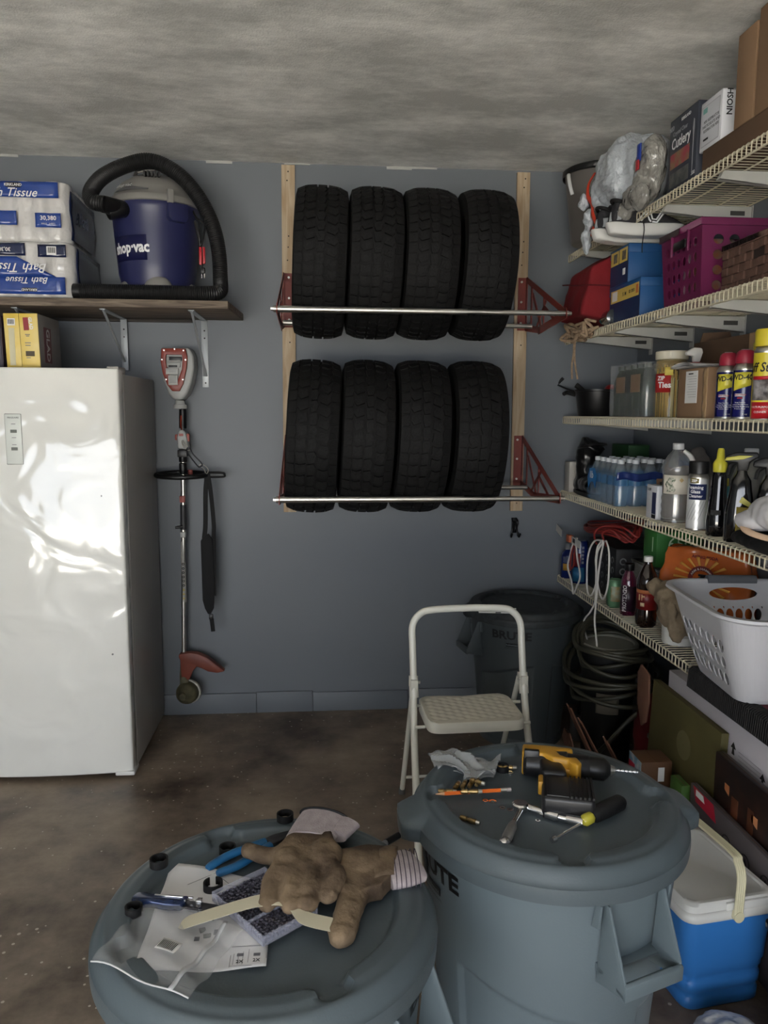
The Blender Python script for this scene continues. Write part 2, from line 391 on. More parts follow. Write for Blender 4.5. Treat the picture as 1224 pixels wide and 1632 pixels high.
RED = M('red_powder_coat', (122,50,42), .45, var=.1)
def rack(zr, lab):
    t = thing('tire_rack', lab, 'rack', (0, YW, zr), 0, 'wall mounted tire racks')
    yf, yr = -(YW-3.145), -(YW-3.625)
    for sgn, xs in ((-1, -.146), (1, .981)):
        xp = xs + sgn*.022
        m = MB()
        top, bot = .245, -.005
        m.box(min(xs-sgn*.018, xp), max(xs-sgn*.018, xp), -.004, 0, bot, top)       # flange on the wood
        a, b = (xp-.0018, xp+.0018)
        def bar(p, q, w):
            d = Vector((q[0]-p[0], q[1]-p[1])); nrm = Vector((-d.y, d.x)).normalized()*w/2
            m.prism([(p[0]-nrm.x, p[1]-nrm.y), (q[0]-nrm.x, q[1]-nrm.y), (q[0]+nrm.x, q[1]+nrm.y), (p[0]+nrm.x, p[1]+nrm.y)], 'X', a, b)
        bar((-.012, bot), (-.012, top), .024)
        bar((-.01, top-.01), (yf-.012, .0), .026)
        bar((-.01, bot+.012), (yf*.42, -.03), .03); bar((yf*.38, -.03), (yf-.012, -.004), .034)
        bar((yf*.17, .19), (yf*.17, -.01), .02); bar((yf*.2, .15), (yf*.45, -.02), .018); bar((yf*.5, .11), (yf*.5, -.02), .016)
        bar((yf*.5, .07), (yf*.78, -.01), .015); bar((yf*.3, -.02), (yf*.55, .09), .014)
        m.prism([(yf-.022, -.018), (yf+.012, -.02), (yf+.014, .02), (yf-.01, .022)], 'X', a, b)
        o = obj('bracket', m, RED, t, smooth=False)
        for z in (.03, .13, .225):
            obj('bolt', MB().cyl((xs-sgn*.002, -.004, z), (xs-sgn*.002, -.009, z), .0055, 8), steel, o)
    xl, xr, xm = -.146-.035, .981+.035, .597
    o = obj('front_rod', MB().cyl((xl, yf, 0), (xm, yf, 0), .0135, 20), steel, t)
    obj('inner_tube', MB().cyl((xm-.01, yf, 0), (xr, yf, 0), .0105, 20), steel, o)
    obj('end_bolt', MB().cyl((xl-.012, yf, 0), (xl, yf, 0), .008, 6), steel, o); obj('end_bolt', MB().cyl((xr, yf, 0), (xr+.012, yf, 0), .008, 6), steel, o)
    o = obj('rear_rod', MB().cyl((xl+.01, yr, 0), (xm, yr, 0), .0125, 16), steel, t)
    obj('inner_tube', MB().cyl((xm-.01, yr, 0), (xr-.02, yr, 0), .0105, 16), steel, o)
rack(1.925, 'upper steel rod rack with red triangular brackets')
rack(1.163, 'lower steel rod rack with red triangular brackets')

RUB = M('tire_rubber', (9,9,9), .75, var=.3, vs_=5, bump=.3, bs=90, spec=.3)
RUBT = M('tire_tread_rubber', (11,11,11), .72, var=.25, vs_=12, bump=.4, bs=140, spec=.35)
def tire_parts(Rr, w, n, seed):
    rnd = random.Random(seed); Rb = Rr-.010; h = w/2
    prof = [(-h*.55, Rr*.60), (-h*.80, Rr*.63), (-h*.97, Rr*.75), (-h*1.0, Rr*.86), (-h*.94, Rr*.935), (-h*.80, Rb-.008), (-h*.55, Rb-.001), (0, Rb+.0015), (h*.55, Rb-.001), (h*.80, Rb-.008), (h*.94, Rr*.935), (h, Rr*.86), (h*.97, Rr*.75), (h*.80, Rr*.63), (h*.55, Rr*.60), (h*.45, Rr*.64), (-h*.45, Rr*.64), (-h*.55, Rr*.60)]
    T = Matrix.Rotation(R(90), 4, 'Y')
    c = MB().lathe([(r, x) for x, r in prof], 72, T=T)
    tr = MB()
    def crown(x): return Rr - .0055*(abs(x)/(h*.6))**2 if abs(x) < h*.62 else Rr-.0055-(abs(x)-h*.62)*.42
    def block(a0, a1, quad, lift=0):       # quad: (x, angle fraction) outline
        top = []; bot = []
        for (x, f) in quad:
            a = a0+(a1-a0)*f
            for L, rr in ((top, crown(x)+lift), (bot, Rb-.012)): L.append((x, rr*math.cos(a), rr*math.sin(a)))
        k = len(quad); tr.add(top+bot, [tuple(range(k))]+[(i, k+i, k+(i+1) % k, (i+1) % k) for i in range(k)])
    for i in range(n):
        a0, a1 = 2*math.pi*i/n, 2*math.pi*(i+1)/n; j = lambda: rnd.uniform(-.003, .003)
        for s in (-1, 1):
            block(a0, a1, [(s*h*.66, .05), (s*h*.93, .08), (s*h*.93, .88), (s*h*.66, .92), (s*h*(.62), .5)])          # shoulder lugs
            p = .35 if s > 0 else -.1
            block(a0, a1, [(s*h*.25+j(), .05+p), (s*h*.44, .18+p), (s*h*.585, .10+p), (s*h*.60, .62+p), (s*h*.50, .93+p), (s*h*.34, .80+p), (s*h*.22, .70+p)])
        block(a0, a1, [(-h*.16, .05), (h*.08, -.05), (h*.16, .30), (h*.10, .88), (-h*.10, .93), (-h*.15, .5)], -.0005)
    return c, tr
tw = .217
ORD = ['first', 'second', 'third', 'fourth']
def make_tires(zr, R_, n, xs, tilt, row, seed):
    yc = 3.385; half = .24; zc = zr + math.sqrt((R_+.0135)**2-half**2)
    c, tr = tire_parts(R_, tw, n, seed); first = None
    for i, x in enumerate(xs):
        lab = '%s tire from the left on the %s rack, black all-season tread' % (ORD[i], row)
        if first is None:
            t = thing('tire', lab, 'tire', (x, yc, zc), 0, 'tires on the %s rack' % row); first = t
            obj('carcass', c, RUB, t); obj('tread', tr, RUBT, t, smooth=False)
        else: t = dup(first, (x, yc, zc), 0, lab)
        t.rotation_euler = (R(17*i+seed), 0, 0)
        t.rotation_mode = 'XYZ'
        t.rotation_euler = Euler((R(23*i+seed), R(tilt[i]), 0), 'XYZ')
make_tires(1.925, .312, 46, [.005, .228, .452, .689], [2.4, 2.2, 2.2, 2.2], 'upper', 3)
make_tires(1.163, .333, 40, [-.030, .196, .425, .662], [3.0, 2.6, 2.6, 2.2], 'lower', 9)

# small black double hook screwed to the wall under the right strip
t = thing('wall_hook', 'small black double utility hook under the right pine strip', 'hook', (.978, YB, .945), 0)
m = MB().box(-.012, .012, -.008, 0, -.03, .048); obj('plate', m, black_p, t, bevel=.002)
for s in (-1, 1):
    obj('prong', MB().tube(cr([(s*.010, -.006, .045), (s*.013, -.03, .03), (s*.010, -.022, 0), (s*.017, -.02, -.035), (s*.02, -.035, -.045), (s*.021, -.052, -.028)], 4), .005, 8), black_p, t)
obj('prong', MB().tube(cr([(0, -.006, .03), (0, -.03, .015), (0, -.034, -.01), (0, -.016, -.02)], 4), .004, 8), black_p, t)
# ------------------------------------------------------------------ plank shelf on the left and what stands on it
BOARD = wood_mat('weathered_board', (128,114,98), (84,72,62), (.8, 9, 9))
ZB = 1.983
t = thing('plank_shelf', 'weathered brown plank shelf on grey steel brackets above the freezer', 'shelf', (0, YB, 1.95))
obj('board', MB().prism([(-1.75, -.43), (-.385, -.425), (-.362, 0), (-1.75, 0)], 'Z', 0, .033), BOARD, t, bevel=.003)
obj('back_cleat', MB().box(-1.75, -.60, -.02, 0, -.014, 0), M('dark_cleat', (48,42,38), .7), t, bevel=.002)
SB = M('bracket_grey', (158,162,164), .4, .3)
for x in (-.546, -.915, -1.275):
    m = MB().box(x-.015, x+.015, -.0045 if x > -.6 else -.024, 0 if x > -.6 else -.0195, -.315 if x > -.6 else -.24, -.004)
    m.box(x-.013, x+.013, -.38, -.02, -.005, -.001)
    o = obj('bracket', m, SB, t, bevel=.001)
    obj('strut', MB().tube([(x, -.36, -.007), (x, -.03, -.235), (x, -.008, -.262)] if x > -.6 else [(x, -.36, -.007), (x, -.03, -.2)], [.006, .006, .011][:3 if x > -.6 else 2], 8, flat=.45), SB, o)
    for z in (-.05, -.085, -.295)[:3 if x > -.6 else 2]:
        obj('screw', MB().cyl((x, -.0055 if x > -.6 else -.025, z), (x, -.003 if x > -.6 else -.023, z), .004, 8), screw_m, o)

# bath tissue packs
WRAP = M('tissue_wrap', (205,203,200), .22, var=.08, vs_=9, bump=1, bs=16, bd=.012, coat=1)
BLU = M('pack_blue', (38,66,138), .25, var=.12, vs_=14, bump=.6, bs=26, coat=.6)
BLD = M('pack_navy', (22,32,66), .25, var=.1, bump=.5, bs=26, coat=.6)
def roll_pack(name, lab, z, x0, x1, y0, y1, h):
    t = thing(name, lab, 'toilet paper', (0, 0, z), 0, 'bath tissue packs on the plank shelf')
    m = MB(); n = 5; dx = (x1-x0)/n
    for i in range(n):
        for j in range(2):
            m.lathe([(.001, 0), (dx*.46, 0), (dx*.52, .008), (dx*.52, h/2-.006), (dx*.46, h/2), (.001, h/2)], 16, (x0+dx*(i+.5), y0+dx*.5, j*h/2))
    m.box(x0+.02, x1-.012, y0+.02, y1, .004, h-.002)
    blob('wrapped_rolls', m, WRAP, t, voxel=.008, it=3, disp=.006, ds=.03)
    return t
a = roll_pack('toilet_paper_pack', 'upright blue and white bath tissue pack, upper of the two on the plank shelf', ZB+.232, -1.62, -1.035, 3.405, 3.775, .243)
b = roll_pack('toilet_paper_pack', 'upside-down blue and white bath tissue pack, under the other on the plank shelf', ZB+.003, -1.62, -1.022, 3.385, 3.775, .227)
def lab_strip(par, x0, x1, z0, z1, y, mat, wob=.0035, name='printed_band'):
    return obj(name, MB().grid(lambda u, v: (x0+(x1-x0)*u, y-.002+wob*math.sin(u*9+v*3)*.6, z0+(z1-z0)*v), 12, 4), mat, par, solid=.0015)
yf = 3.397
lab_strip(a, -1.5, -1.068, .172, .234, yf, BLU); lab_strip(a, -1.165, -1.062, .055, .112, yf, BLU); lab_strip(a, -1.36, -1.238, .062, .118, yf, BLU)
obj('brand_panel', MB().box(-1.275, -1.215, yf-.0055, yf-.0045, .210, .229), M('label_black', (20,20,24), .4), a, smooth=False)
text('KIRKLAND', .0145, white_i, a, (-1.245, yf-.006, .2195), bold=.02)
text('Bath Tissue', .048, white_i, a, (-1.265, yf-.0065, .189), shear=.35, bold=.006)
text('30,380', .024, white_i, a, (-1.112, yf-.0065, .091), bold=.015); text('ROLLS   SHEETS', .008, white_i, a, (-1.112, yf-.0065, .069))
side = obj('printed_side', MB().grid(lambda u, v: (-1.030+.004*math.sin(v*7+u*5), 3.42+.35*u, .012+.195*v), 10, 5), BLD, a, solid=.002)
text('Bath', .07, M('side_print', (120,128,150), .4), side, (-1.0235, 3.58, .12), (R(90), 0, R(90)), shear=.3)
yf = 3.377
lab_strip(b, -1.155, -1.042, .162, .212, yf, BLD); lab_strip(b, -1.38, -1.205, .166, .216, yf, BLD)
lab_strip(b, -1.5, -1.05, .012, .082, yf, BLU); 
obj('printed_band', MB().grid(lambda u, v: (-1.5+(.42-.16*v)*u, yf-.002+.002*math.sin(u*11), .08+.082*v), 12, 4), BLU, b, solid=.0015)
obj('barcode_label', MB().box(-1.118, -1.08, yf-.0065, yf-.005, .170, .204), paper, b, smooth=False)
for i in range(9): obj('bar', MB().box(-1.113+.0035*i, -1.1115+.0035*i+.001*(i % 2), yf-.0072, yf-.0064, .178, .200), ink, b, smooth=False)
UP = (R(90), R(180), 0)
text('30,380', .022, white_i, b, (-1.29, yf-.0065, .19), UP, bold=.01)
text('Bath Tissue', .052, white_i, b, (-1.24, yf-.0075, .118), UP, shear=.35, bold=.006)
text('Bath Tissue', .036, white_i, b, (-1.20, yf-.0065, .068), UP, shear=.35, bold=.004)
obj('brand_panel', MB().box(-1.225, -1.165, yf-.0055, yf-.0045, .022, .037), MATS['label_black'], b, smooth=False)
text('KIRKLAND', .013, white_i, b, (-1.195, yf-.006, .0295), UP, bold=.02)
side = obj('printed_side', MB().grid(lambda u, v: (-1.013+.003*math.sin(v*7+u*5), 3.42+.35*u, .012+.195*v), 10, 5), BLD, b, solid=.002)

# wet and dry vacuum
VBLUE = M('vac_blue_plastic', (38,41,78), .35, var=.03); VGREY = M('vac_grey_plastic', (124,122,118), .42, var=.03); HOSE = M('vac_hose_black', (20,20,21), .5, var=.15)
VX, VY = -.713, 3.585
t = thing('shop_vacuum', 'blue and grey wet-dry vacuum on the plank shelf with black hose looped over it', 'vacuum', (VX, VY, ZB))
m = MB().lathe([(.001, .03), (.148, .03), (.152, .05), (.158, .10), (.166, .13), (.168, .16), (.180, .30), (.184, .36), (.189, .385), (.193, .405), (.189, .415), (.001, .415)], 56)
drum = obj('drum', m, VBLUE, t)
m = MB()
az = R(38)
m.prism([(-.045, .405), (.045, .405), (.045, .345), (.03, .33), (-.03, .33), (-.045, .345)], 'Y', -.205, -.165, Matrix.Rotation(az, 4, 'Z'))
obj('latch_housing', m, VBLUE, drum, bevel=.004)
m = MB().lathe([(.001, .408), (.192, .408), (.198, .412), (.198, .432), (.192, .44), (.184, .445), (.170, .472), (.145, .505), (.105, .532), (.07, .545), (.001, .549)], 56)
lid = obj('motor_head', m, VGREY, t)
m = MB().prism([(-.012, .40), (.012, .40), (.012, .455), (-.012, .455)], 'Y', -.212, -.192, Matrix.Rotation(az-R(10), 4, 'Z')); obj('latch', m, VGREY, lid, bevel=.003)
for i in range(5): obj('vent_slot', MB().prism([(-.004, .515), (.004, .515), (.004, .536), (-.004, .536)], 'Y', -.150, -.07, Matrix.Rotation(R(-6+6*i), 4, 'Z')), M('slot_dark', (40,40,40), .6), lid, bevel=.001)
obj('handle', MB().tube(cr([(-.075, -.06, .535), (-.05, -.075, .560), (0, -.08, .568), (.05, -.075, .560), (.08, -.05, .53)], 5), .009, 10, flat=.7), M('vac_handle_dark', (58,56,54), .4), lid)
obj('badge', MB().grid(lambda u, v: ((.187-.03*v)*math.sin(R(-50+52*u)), -(.187-.03*v)*math.cos(R(-50+52*u)), .452+(.036*v)*(1-abs(u-.4))), 12, 2), M('badge_grey', (78,78,80), .4), lid, solid=.003)
text('shop·vac', .024, white_i, lid, (0, 0, .473), bend=(.182, R(-33), -.75), bold=.01)
obj('cloth_scrap', MB().tube(cr([(-.05, -.10, .540), (-.02, -.11, .544), (.01, -.105, .548), (.04, -.1, .556)], 5), .006, 6, flat=.5), M('scrap', (140,136,130), .8), lid)
text('shop·vac', .062, white_i, drum, (0, 0, .222), bend=(.1748, R(-30), .086), bold=.035, sx=.86)
obj('label_panel', patch(.1694, .17, .272, R(-66), R(-3), 14, .1782), M('vac_label_navy', (28,30,68), .3), drum, solid=.0008)
for k, a_ in enumerate((R(-52), R(10), R(75), R(180))):
    s_ = 1.35 if k == 1 else 1
    m = MB().ell((.140*math.sin(a_), -.140*math.cos(a_), .045), (.048*s_, .035, .052*s_), 20).ell((.165*math.sin(a_), -.165*math.cos(a_), .018), (.035*s_, .03, .018), 16)
    cst = obj('caster_foot', m, VGREY, t)
    obj('caster_wheel', MB().cyl((.150*math.sin(a_)-.012, -.150*math.cos(a_), .017), (.150*math.sin(a_)+.012, -.150*math.cos(a_), .017), .017, 16), black_p, cst)
def corrug(path, r, pitch=.008):
    P = cr(path, 40); L = [0]
    for i in range(1, len(P)): L.append(L[-1]+(P[i]-P[i-1]).length)
    out = []; rs = []; n = int(L[-1]/(pitch/2)); k = 0
    for i in range(n+1):
        s_ = L[-1]*i/n
        while k < len(L)-2 and L[k+1] < s_: k += 1
        f = (s_-L[k])/max(L[k+1]-L[k], 1e-9); out.append(P[k].lerp(P[k+1], min(1, f))); rs.append(r if i % 2 else r*.93)
    return out, rs
P_, rs = corrug([(-.155, -.235, .375), (-.205, -.225, .385), (-.225, -.19, .43), (-.19, -.15, .50), (-.105, -.12, .558), (0, -.11, .585), (.105, -.11, .545), (.19, -.11, .46), (.25, -.11, .35), (.281, -.12, .23), (.288, -.13, .10), (.285, -.16, .045), (.22, -.185, .033), (.05, -.192, .032), (-.15, -.192, .032), (-.295, -.187, .033)], .0325)
h = obj('hose', MB().tube(P_, rs, 14), HOSE, t)
obj('hose_cuff', MB().lathe([(.026, 0), (.031, 0), (.033, .01), (.031, .06), (.028, .07)], 20, (-.10, -.17, .375), Matrix.Rotation(R(-115), 4, 'Y') @ Matrix.Rotation(R(25), 4, 'X')), black_p, h)
obj('hose_port', MB().cyl((-.085, -.13, .375), (-.165, -.232, .375), .034, 20), black_p, h)
obj('hose_end_cuff', MB().tube([(-.28, -.188, .033), (-.31, -.186, .033)], [.0325, .0325], 18), black_p, h)
cord = obj('power_cord', MB().tube(cr([(.16, -.06, .42), (.19, -.10, .36), (.225, -.11, .33), (.215, -.12, .27), (.205, -.125, .24), (.20, -.125, .3), (.185, -.12, .34), (.207, -.12, .22), (.209, -.122, .12)], 6), .005, 8), black_p, t)
obj('plug_boot', MB().box(.200, .212, -.135, -.12, .16, .235).box(.216, .226, -.135, -.12, .165, .235), M('red_tag', (170,30,40), .4), cord, bevel=.003)
obj('plug', MB().box(.204, .224, -.135, -.118, .125, .15), black_p, cord, bevel=.004)
for dx in (0, .012): obj('prong', MB().box(.208+dx, .2095+dx, -.13, -.124, .105, .127), chrome, cord, smooth=False)

# ------------------------------------------------------------------ upright freezer
FW = M('freezer_white_enamel', (226,226,220), .16, coat=1.0, bump=.0, var=.01)
def dented(m):          # shallow waves and dents in the sheet steel bend what it mirrors
    n = m.node_tree; b = n.nodes['Principled BSDF']; t = n.nodes.new('ShaderNodeTexCoord')
    a = n.nodes.new('ShaderNodeTexNoise'); a.inputs['Scale'].default_value = 4.6; a.inputs['Detail'].default_value = 1.5; a.inputs['Distortion'].default_value = .8; n.links.new(t.outputs['Object'], a.inputs['Vector'])
    bp = n.nodes.new('ShaderNodeBump'); bp.inputs['Strength'].default_value = .35; bp.inputs['Distance'].default_value = .05
    n.links.new(a.outputs['Fac'], bp.inputs['Height']); n.links.new(bp.outputs['Normal'], b.inputs['Coat Normal']); n.links.new(bp.outputs['Normal'], b.inputs['Normal'])
dented(FW)
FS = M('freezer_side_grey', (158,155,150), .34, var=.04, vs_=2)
t = thing('upright_freezer', 'tall white glossy upright freezer with grey side, left of the string trimmer', 'freezer', (-.783, 3.79, 0))
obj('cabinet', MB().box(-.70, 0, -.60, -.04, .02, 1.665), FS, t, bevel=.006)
dw = .70
def doorf(u, v): return (-dw+dw*u, -.672-.022*math.sin(math.pi*u)**.8, .022+1.663*v)
m = MB(); N = 20
outl = [(-dw+.0, -.612)]+[(doorf(i/N, 0)[0]+ (0.004 if i == 0 else -.004 if i == N else 0), doorf(i/N, 0)[1]) for i in range(N+1)]+[(0, -.612)]
m.prism(outl, 'Z', .022, 1.685)
dr = obj('door', m, FW, t, bevel=.008, seg=3)
obj('gasket', MB().box(-.69, -.008, -.614, -.598, .03, 1.67), M('gasket_grey', (120,118,115), .6), t, smooth=False)
pn = obj('control_panel', MB().box(-.432, -.371, -.697, -.690, 1.312, 1.506), M('panel_white', (210,214,208), .4), dr, bevel=.003)
obj('panel_edge', MB().box(-.4335, -.3695, -.6955, -.690, 1.3105, 1.5075), M('panel_edge_grey', (120,122,118), .4), dr, bevel=.003)
text('FRIGIDAIRE', .0085, ink, pn, (-.4, -.6975, 1.492)); [obj('print_line', MB().box(-.408, -.392, -.6978, -.6966, z-.0012, z+.0012), ink_g, pn, smooth=False) for z in (1.468, 1.415, 1.388)]
for z in (1.44, 1.372): obj('display', MB().box(-.412, -.388, -.6985, -.6965, z-.006, z+.006), M('display_grey', (88,92,84), .3), pn, smooth=False)
for x, z in ((-.085, 1.185), (-.066, .535)): obj('rivet', MB().cyl((x, -.682, z), (x, -.676, z), .004, 10), M('rivet_grey', (110,110,108), .4), dr)
obj('top_hinge', MB().box(-.05, -.004, -.66, -.55, 1.665, 1.693), FS, t, bevel=.004)
obj('bottom_hinge', MB().box(-.075, .004, -.685, -.60, .012, .030), white_p, t, bevel=.005)
for x in (-.035, -.66):
    for y in (-.62, -.1): obj('foot', MB().cyl((x, y, 0), (x, y, .022), .014, 12), M('foot_grey', (130,128,120), .5), t)

# boxes on the freezer
t = thing('bag_box', 'yellow kitchen bag box standing upright on top of the freezer', 'box', (-1.17, 3.2, 1.667), 0)
YEL = M('yellow_carton', (214,184,74), .45, var=.14, vs_=6, rgb2=(226,206,140)); DGS = M('carton_side_grey', (124,120,118), .5, var=.2, vs_=4)
m = MB(); m.prism([(-.062, 0), (.066, 0), (.062, .232), (-.068, .232)], 'Y', 0, .25); obj('carton', m, DGS, t, bevel=.002)
m = MB(); m.prism([(-.062, 0), (-.005, 0), (-.010, .231), (-.068, .231)], 'Y', -.004, 0); obj('end_flap', m, YEL, t, bevel=.001)
m = MB(); m.prism([(-.003, 0), (.066, 0), (.062, .232), (-.008, .231)], 'Y', -.006, 0); obj('end_flap', m, YEL, t, bevel=.001)
obj('barcode_label', MB().box(-.054, -.024, -.0048, -.004, .185, .212), paper, t, smooth=False)
for i in range(8): obj('bar', MB().box(-.051+.003*i, -.0495+.003*i, -.0055, -.0046, .19, .208), ink, t, smooth=False)
obj('text_block', MB().box(-.050, -.028, -.0048, -.004, .03, .175), M('pale_print', (198,192,160), .5), t, smooth=False)
RDL = M('red_logo', (140,28,38), .4)
obj('logo_panel', MB().box(.018, .038, -.0068, -.006, .165, .215, Matrix.Rotation(R(-3), 4, 'Y')), RDL, t, smooth=False)
text('GLAD', .018, white_i, t, (.036, -.0075, .193), (R(90), R(83), 0), bold=.03)
for z, w_ in ((.150, .018), (.144, .012), (.118, .022), (.108, .020), (.06, .016)): obj('print_line', MB().box(.022-w_/2, .022+w_/2, -.0068, -.006, z-.0015, z+.0015), ink_g, t, smooth=False)
obj('picture', MB().box(.012, .046, -.0068, -.006, .066, .086), M('picture_dark', (70,58,36), .5), t, smooth=False)
obj('logo_panel', MB().box(.0655, .0665, .05, .13, .045, .185), M('logo_dark', (96,30,42), .4), t, smooth=False)
text('GLAD', .05, M('logo_grey_print', (190,184,184), .5), t, (.0672, .09, .115), (R(90), R(90), R(90)), bold=.02)
t = thing('bag_box', 'dark purple carton beside the yellow bag box on the freezer', 'box', (-1.31, 3.22, 1.667), 0)
m = MB().box(-.07, .055, 0, .26, 0, .225); obj('carton', m, M('purple_carton', (40,34,48), .5, rgb2=(60,34,34), vs_=9), t, bevel=.003)
obj('end_flap', MB().box(-.066, .051, -.003, 0, .004, .221), M('purple_flap', (44,36,54), .5, var=.2), t, bevel=.001)

# ------------------------------------------------------------------ string trimmer hanging on the wall
t = thing('string_trimmer', 'red and grey cordless string trimmer hung head-down on the wall beside the freezer', 'trimmer', (-.66, 3.70, 0))
ORD_ = M('trimmer_red', (132,46,30), .4, var=.08); GRY = M('trimmer_grey', (166,167,164), .42, var=.04)
def sx(z): return .013-.029*(1.5-z)/1.3       # the shaft leans slightly
m = MB(); out = [(-.068, 1.812), (.060, 1.812), (.078, 1.775), (.080, 1.72), (.066, 1.65), (.045, 1.60), (.020, 1.572), (-.018, 1.572), (-.042, 1.60), (-.064, 1.66), (-.075, 1.74)]
m.prism([(x+.0, z) for x, z in out], 'Y', -.03, .085); hd = obj('power_head', m, GRY, t, bevel=.012, seg=3)
m = MB(); red = [(-.064, 1.806), (.044, 1.806), (.052, 1.77), (.048, 1.72), (.030, 1.645), (.012, 1.612), (-.020, 1.612), (-.042, 1.64), (-.060, 1.69), (-.069, 1.745)]
inn = [(-.044, 1.778), (.028, 1.778), (.030, 1.758), (.026, 1.712), (.008, 1.668), (.0, 1.644), (-.018, 1.644), (-.026, 1.668), (-.038, 1.704), (-.046, 1.745)]
n_ = len(red); vs_ = [(x, y, z) for y in (-.046, -.030) for x, z in red]+[(x, y, z) for y in (-.046, -.030) for x, z in inn]
fs_ = []
for i in range(n_):
    j = (i+1) % n_; fs_ += [(i, j, 2*n_+j, 2*n_+i), (i, n_+i, n_+j, j), (2*n_+i, 2*n_+j, 3*n_+j, 3*n_+i), (n_+i, 3*n_+i, 3*n_+j, n_+j)]
m.add(vs_, fs_); obj('battery_frame', m, ORD_, hd, bevel=.003)
obj('battery_rails', MB().box(-.042, .022, -.044, -.03, 1.748, 1.768).box(-.044, .018, -.038, -.03, 1.722, 1.744), M('rail_grey', (165,165,160), .4), hd, bevel=.002)
obj('contact_block', MB().box(-.03, .026, -.05, -.04, 1.752, 1.768).box(-.034, .004, -.046, -.03, 1.722, 1.730), black_p, hd, bevel=.001)
obj('warning_label', MB().box(-.046, .010, -.0485, -.03, 1.688, 1.716).box(-.036, .006, -.0485, -.03, 1.640, 1.684), M('label_grey', (178,178,174), .5, var=.05, vs_=60), hd, bevel=.001)
for z in (1.710, 1.703, 1.696, 1.676, 1.670, 1.664, 1.658, 1.652): obj('print_line', MB().box(-.032, .000, -.0490, -.048, z-.0008, z+.0008), ink_g, hd, smooth=False)
for x, z in ((-.052, 1.797), (-.004, 1.803), (.036, 1.797), (-.062, 1.755), (.044, 1.755), (-.046, 1.665), (.030, 1.665)): obj('screw', MB().cyl((x, -.048, z), (x, -.044, z), .0035, 8), steel, hd)
obj('neck', MB().lathe([(.034, 0), (.030, .018), (.024, .02), (.022, .036), (.016, .04)][::-1], 20, (.002, .02, 1.532)).lathe([(.016, 0), (.018, .02)], 12, (.002, .02, 1.53)), GRY, hd)
obj('grip', MB().tube([(sx(1.54), .02, 1.54), (sx(1.50), .02, 1.50), (sx(1.44), .02, 1.44)], [.0155, .0175, .018], 16), black_p, t)
obj('trigger_bar', MB().tube(cr([(sx(1.50)-.004, -.002, 1.50), (sx(1.46)-.004, -.006, 1.46), (sx(1.43)-.002, 0, 1.43)], 5), .006, 8, flat=.6), ORD_, t)
m = MB(); m.prism([(sx(1.4)-.020, 1.345), (sx(1.4)+.024, 1.340), (sx(1.4)+.03, 1.355), (sx(1.4)+.018, 1.425), (sx(1.4)+.004, 1.436), (sx(1.4)-.012, 1.430), (sx(1.4)-.024, 1.40)], 'Y', -.012, .045)
tg = obj('throttle_housing', m, GRY, t, bevel=.008, seg=3)
obj('label', MB().box(sx(1.4)-.012, sx(1.4)+.008, -.0135, -.012, 1.404, 1.416), ORD_, tg, smooth=False)
obj('trigger', MB().box(sx(1.4)+.018, sx(1.4)+.034, .0, .02, 1.378, 1.415).box(sx(1.4)-.034, sx(1.4)-.02, .0, .02, 1.385, 1.412), M('trigger_red', (150,78,66), .4), tg, bevel=.004)
obj('clamp', MB().box(sx(1.32)-.022, sx(1.32)+.022, -.004, .04, 1.305, 1.338).cyl((sx(1.3)-.0, .018, 1.28), (sx(1.3), .018, 1.34), .019, 16), black_p, t, bevel=.002)
obj('shaft', MB().cyl((sx(1.33), .02, 1.33), (sx(.2), .02, .235), .0115, 20), steel, t)
obj('sleeve', MB().lathe([(.012, 0), (.017, .004), (.018, .02), (.018, .05), (.012, .055)], 20, (sx(1.24), .02, 1.222)), black_p, t)
obj('sleeve', MB().cyl((sx(1.06), .02, 1.075), (sx(.96), .02, .955), .0145, 18), M('shaft_sleeve_grey', (48,48,50), .45), t)
obj('knob', MB().cyl((sx(.96), .0, .972), (sx(.96)-.034, -.005, .968), .007, 10), black_p, t)
obj('cable_clip', MB().box(sx(1.09)-.014, sx(1.09)+.012, -.0, .012, 1.088, 1.12), M('clip_red', (140,70,62), .5), t, bevel=.002)
obj('cable_clip', MB().box(sx(.93)-.013, sx(.93)+.013, .002, .036, .918, .945), GRY, t, bevel=.003)
stk = obj('warning_strip', patch(.0119, .60, .90, R(-70), R(70), 8), M('shaft_label', (150,148,142), .5, var=.1, vs_=80), t, loc=(sx(.75), .02, 0))
for i in range(9):
    z = .62+i*.021
    if i < 3: obj('warning_symbol', MB().prism([(-.006, z-.005), (.006, z-.005), (0, z+.006)], 'Y', -.0135, -.012), M('warn_yellow', (170,150,60), .5), stk, smooth=False)
    else: obj('warning_symbol', MB().lathe([(.003, 0), (.0065, 0), (.0065, .0012), (.003, .0012)], 12, (0, -.0125, z), Matrix.Rotation(R(90), 4, 'X')), ink, stk, smooth=False)
obj('loop_handle', MB().tube([(sx(1.22)+.115*math.cos(a)-.0, -.03+.075*math.sin(a), 1.223+.006*math.sin(a)) for a in [2*math.pi*i/40 for i in range(40)]], .0115, 12, closed=True), black_p, t)
m = MB().tube(cr([(.115, -.02, 1.232), (.16, -.02, 1.233), (.20, -.02, 1.231), (.206, -.02, 1.222), (.20, -.02, 1.213), (.115, -.02, 1.212)], 4), .0055, 8); obj('barrier_bar', m, black_p, t)
obj('knob', MB().cyl((.046, -.01, 1.200), (.046, -.01, 1.245), .011, 12), M('clip_red', (140,70,62), .5), t)
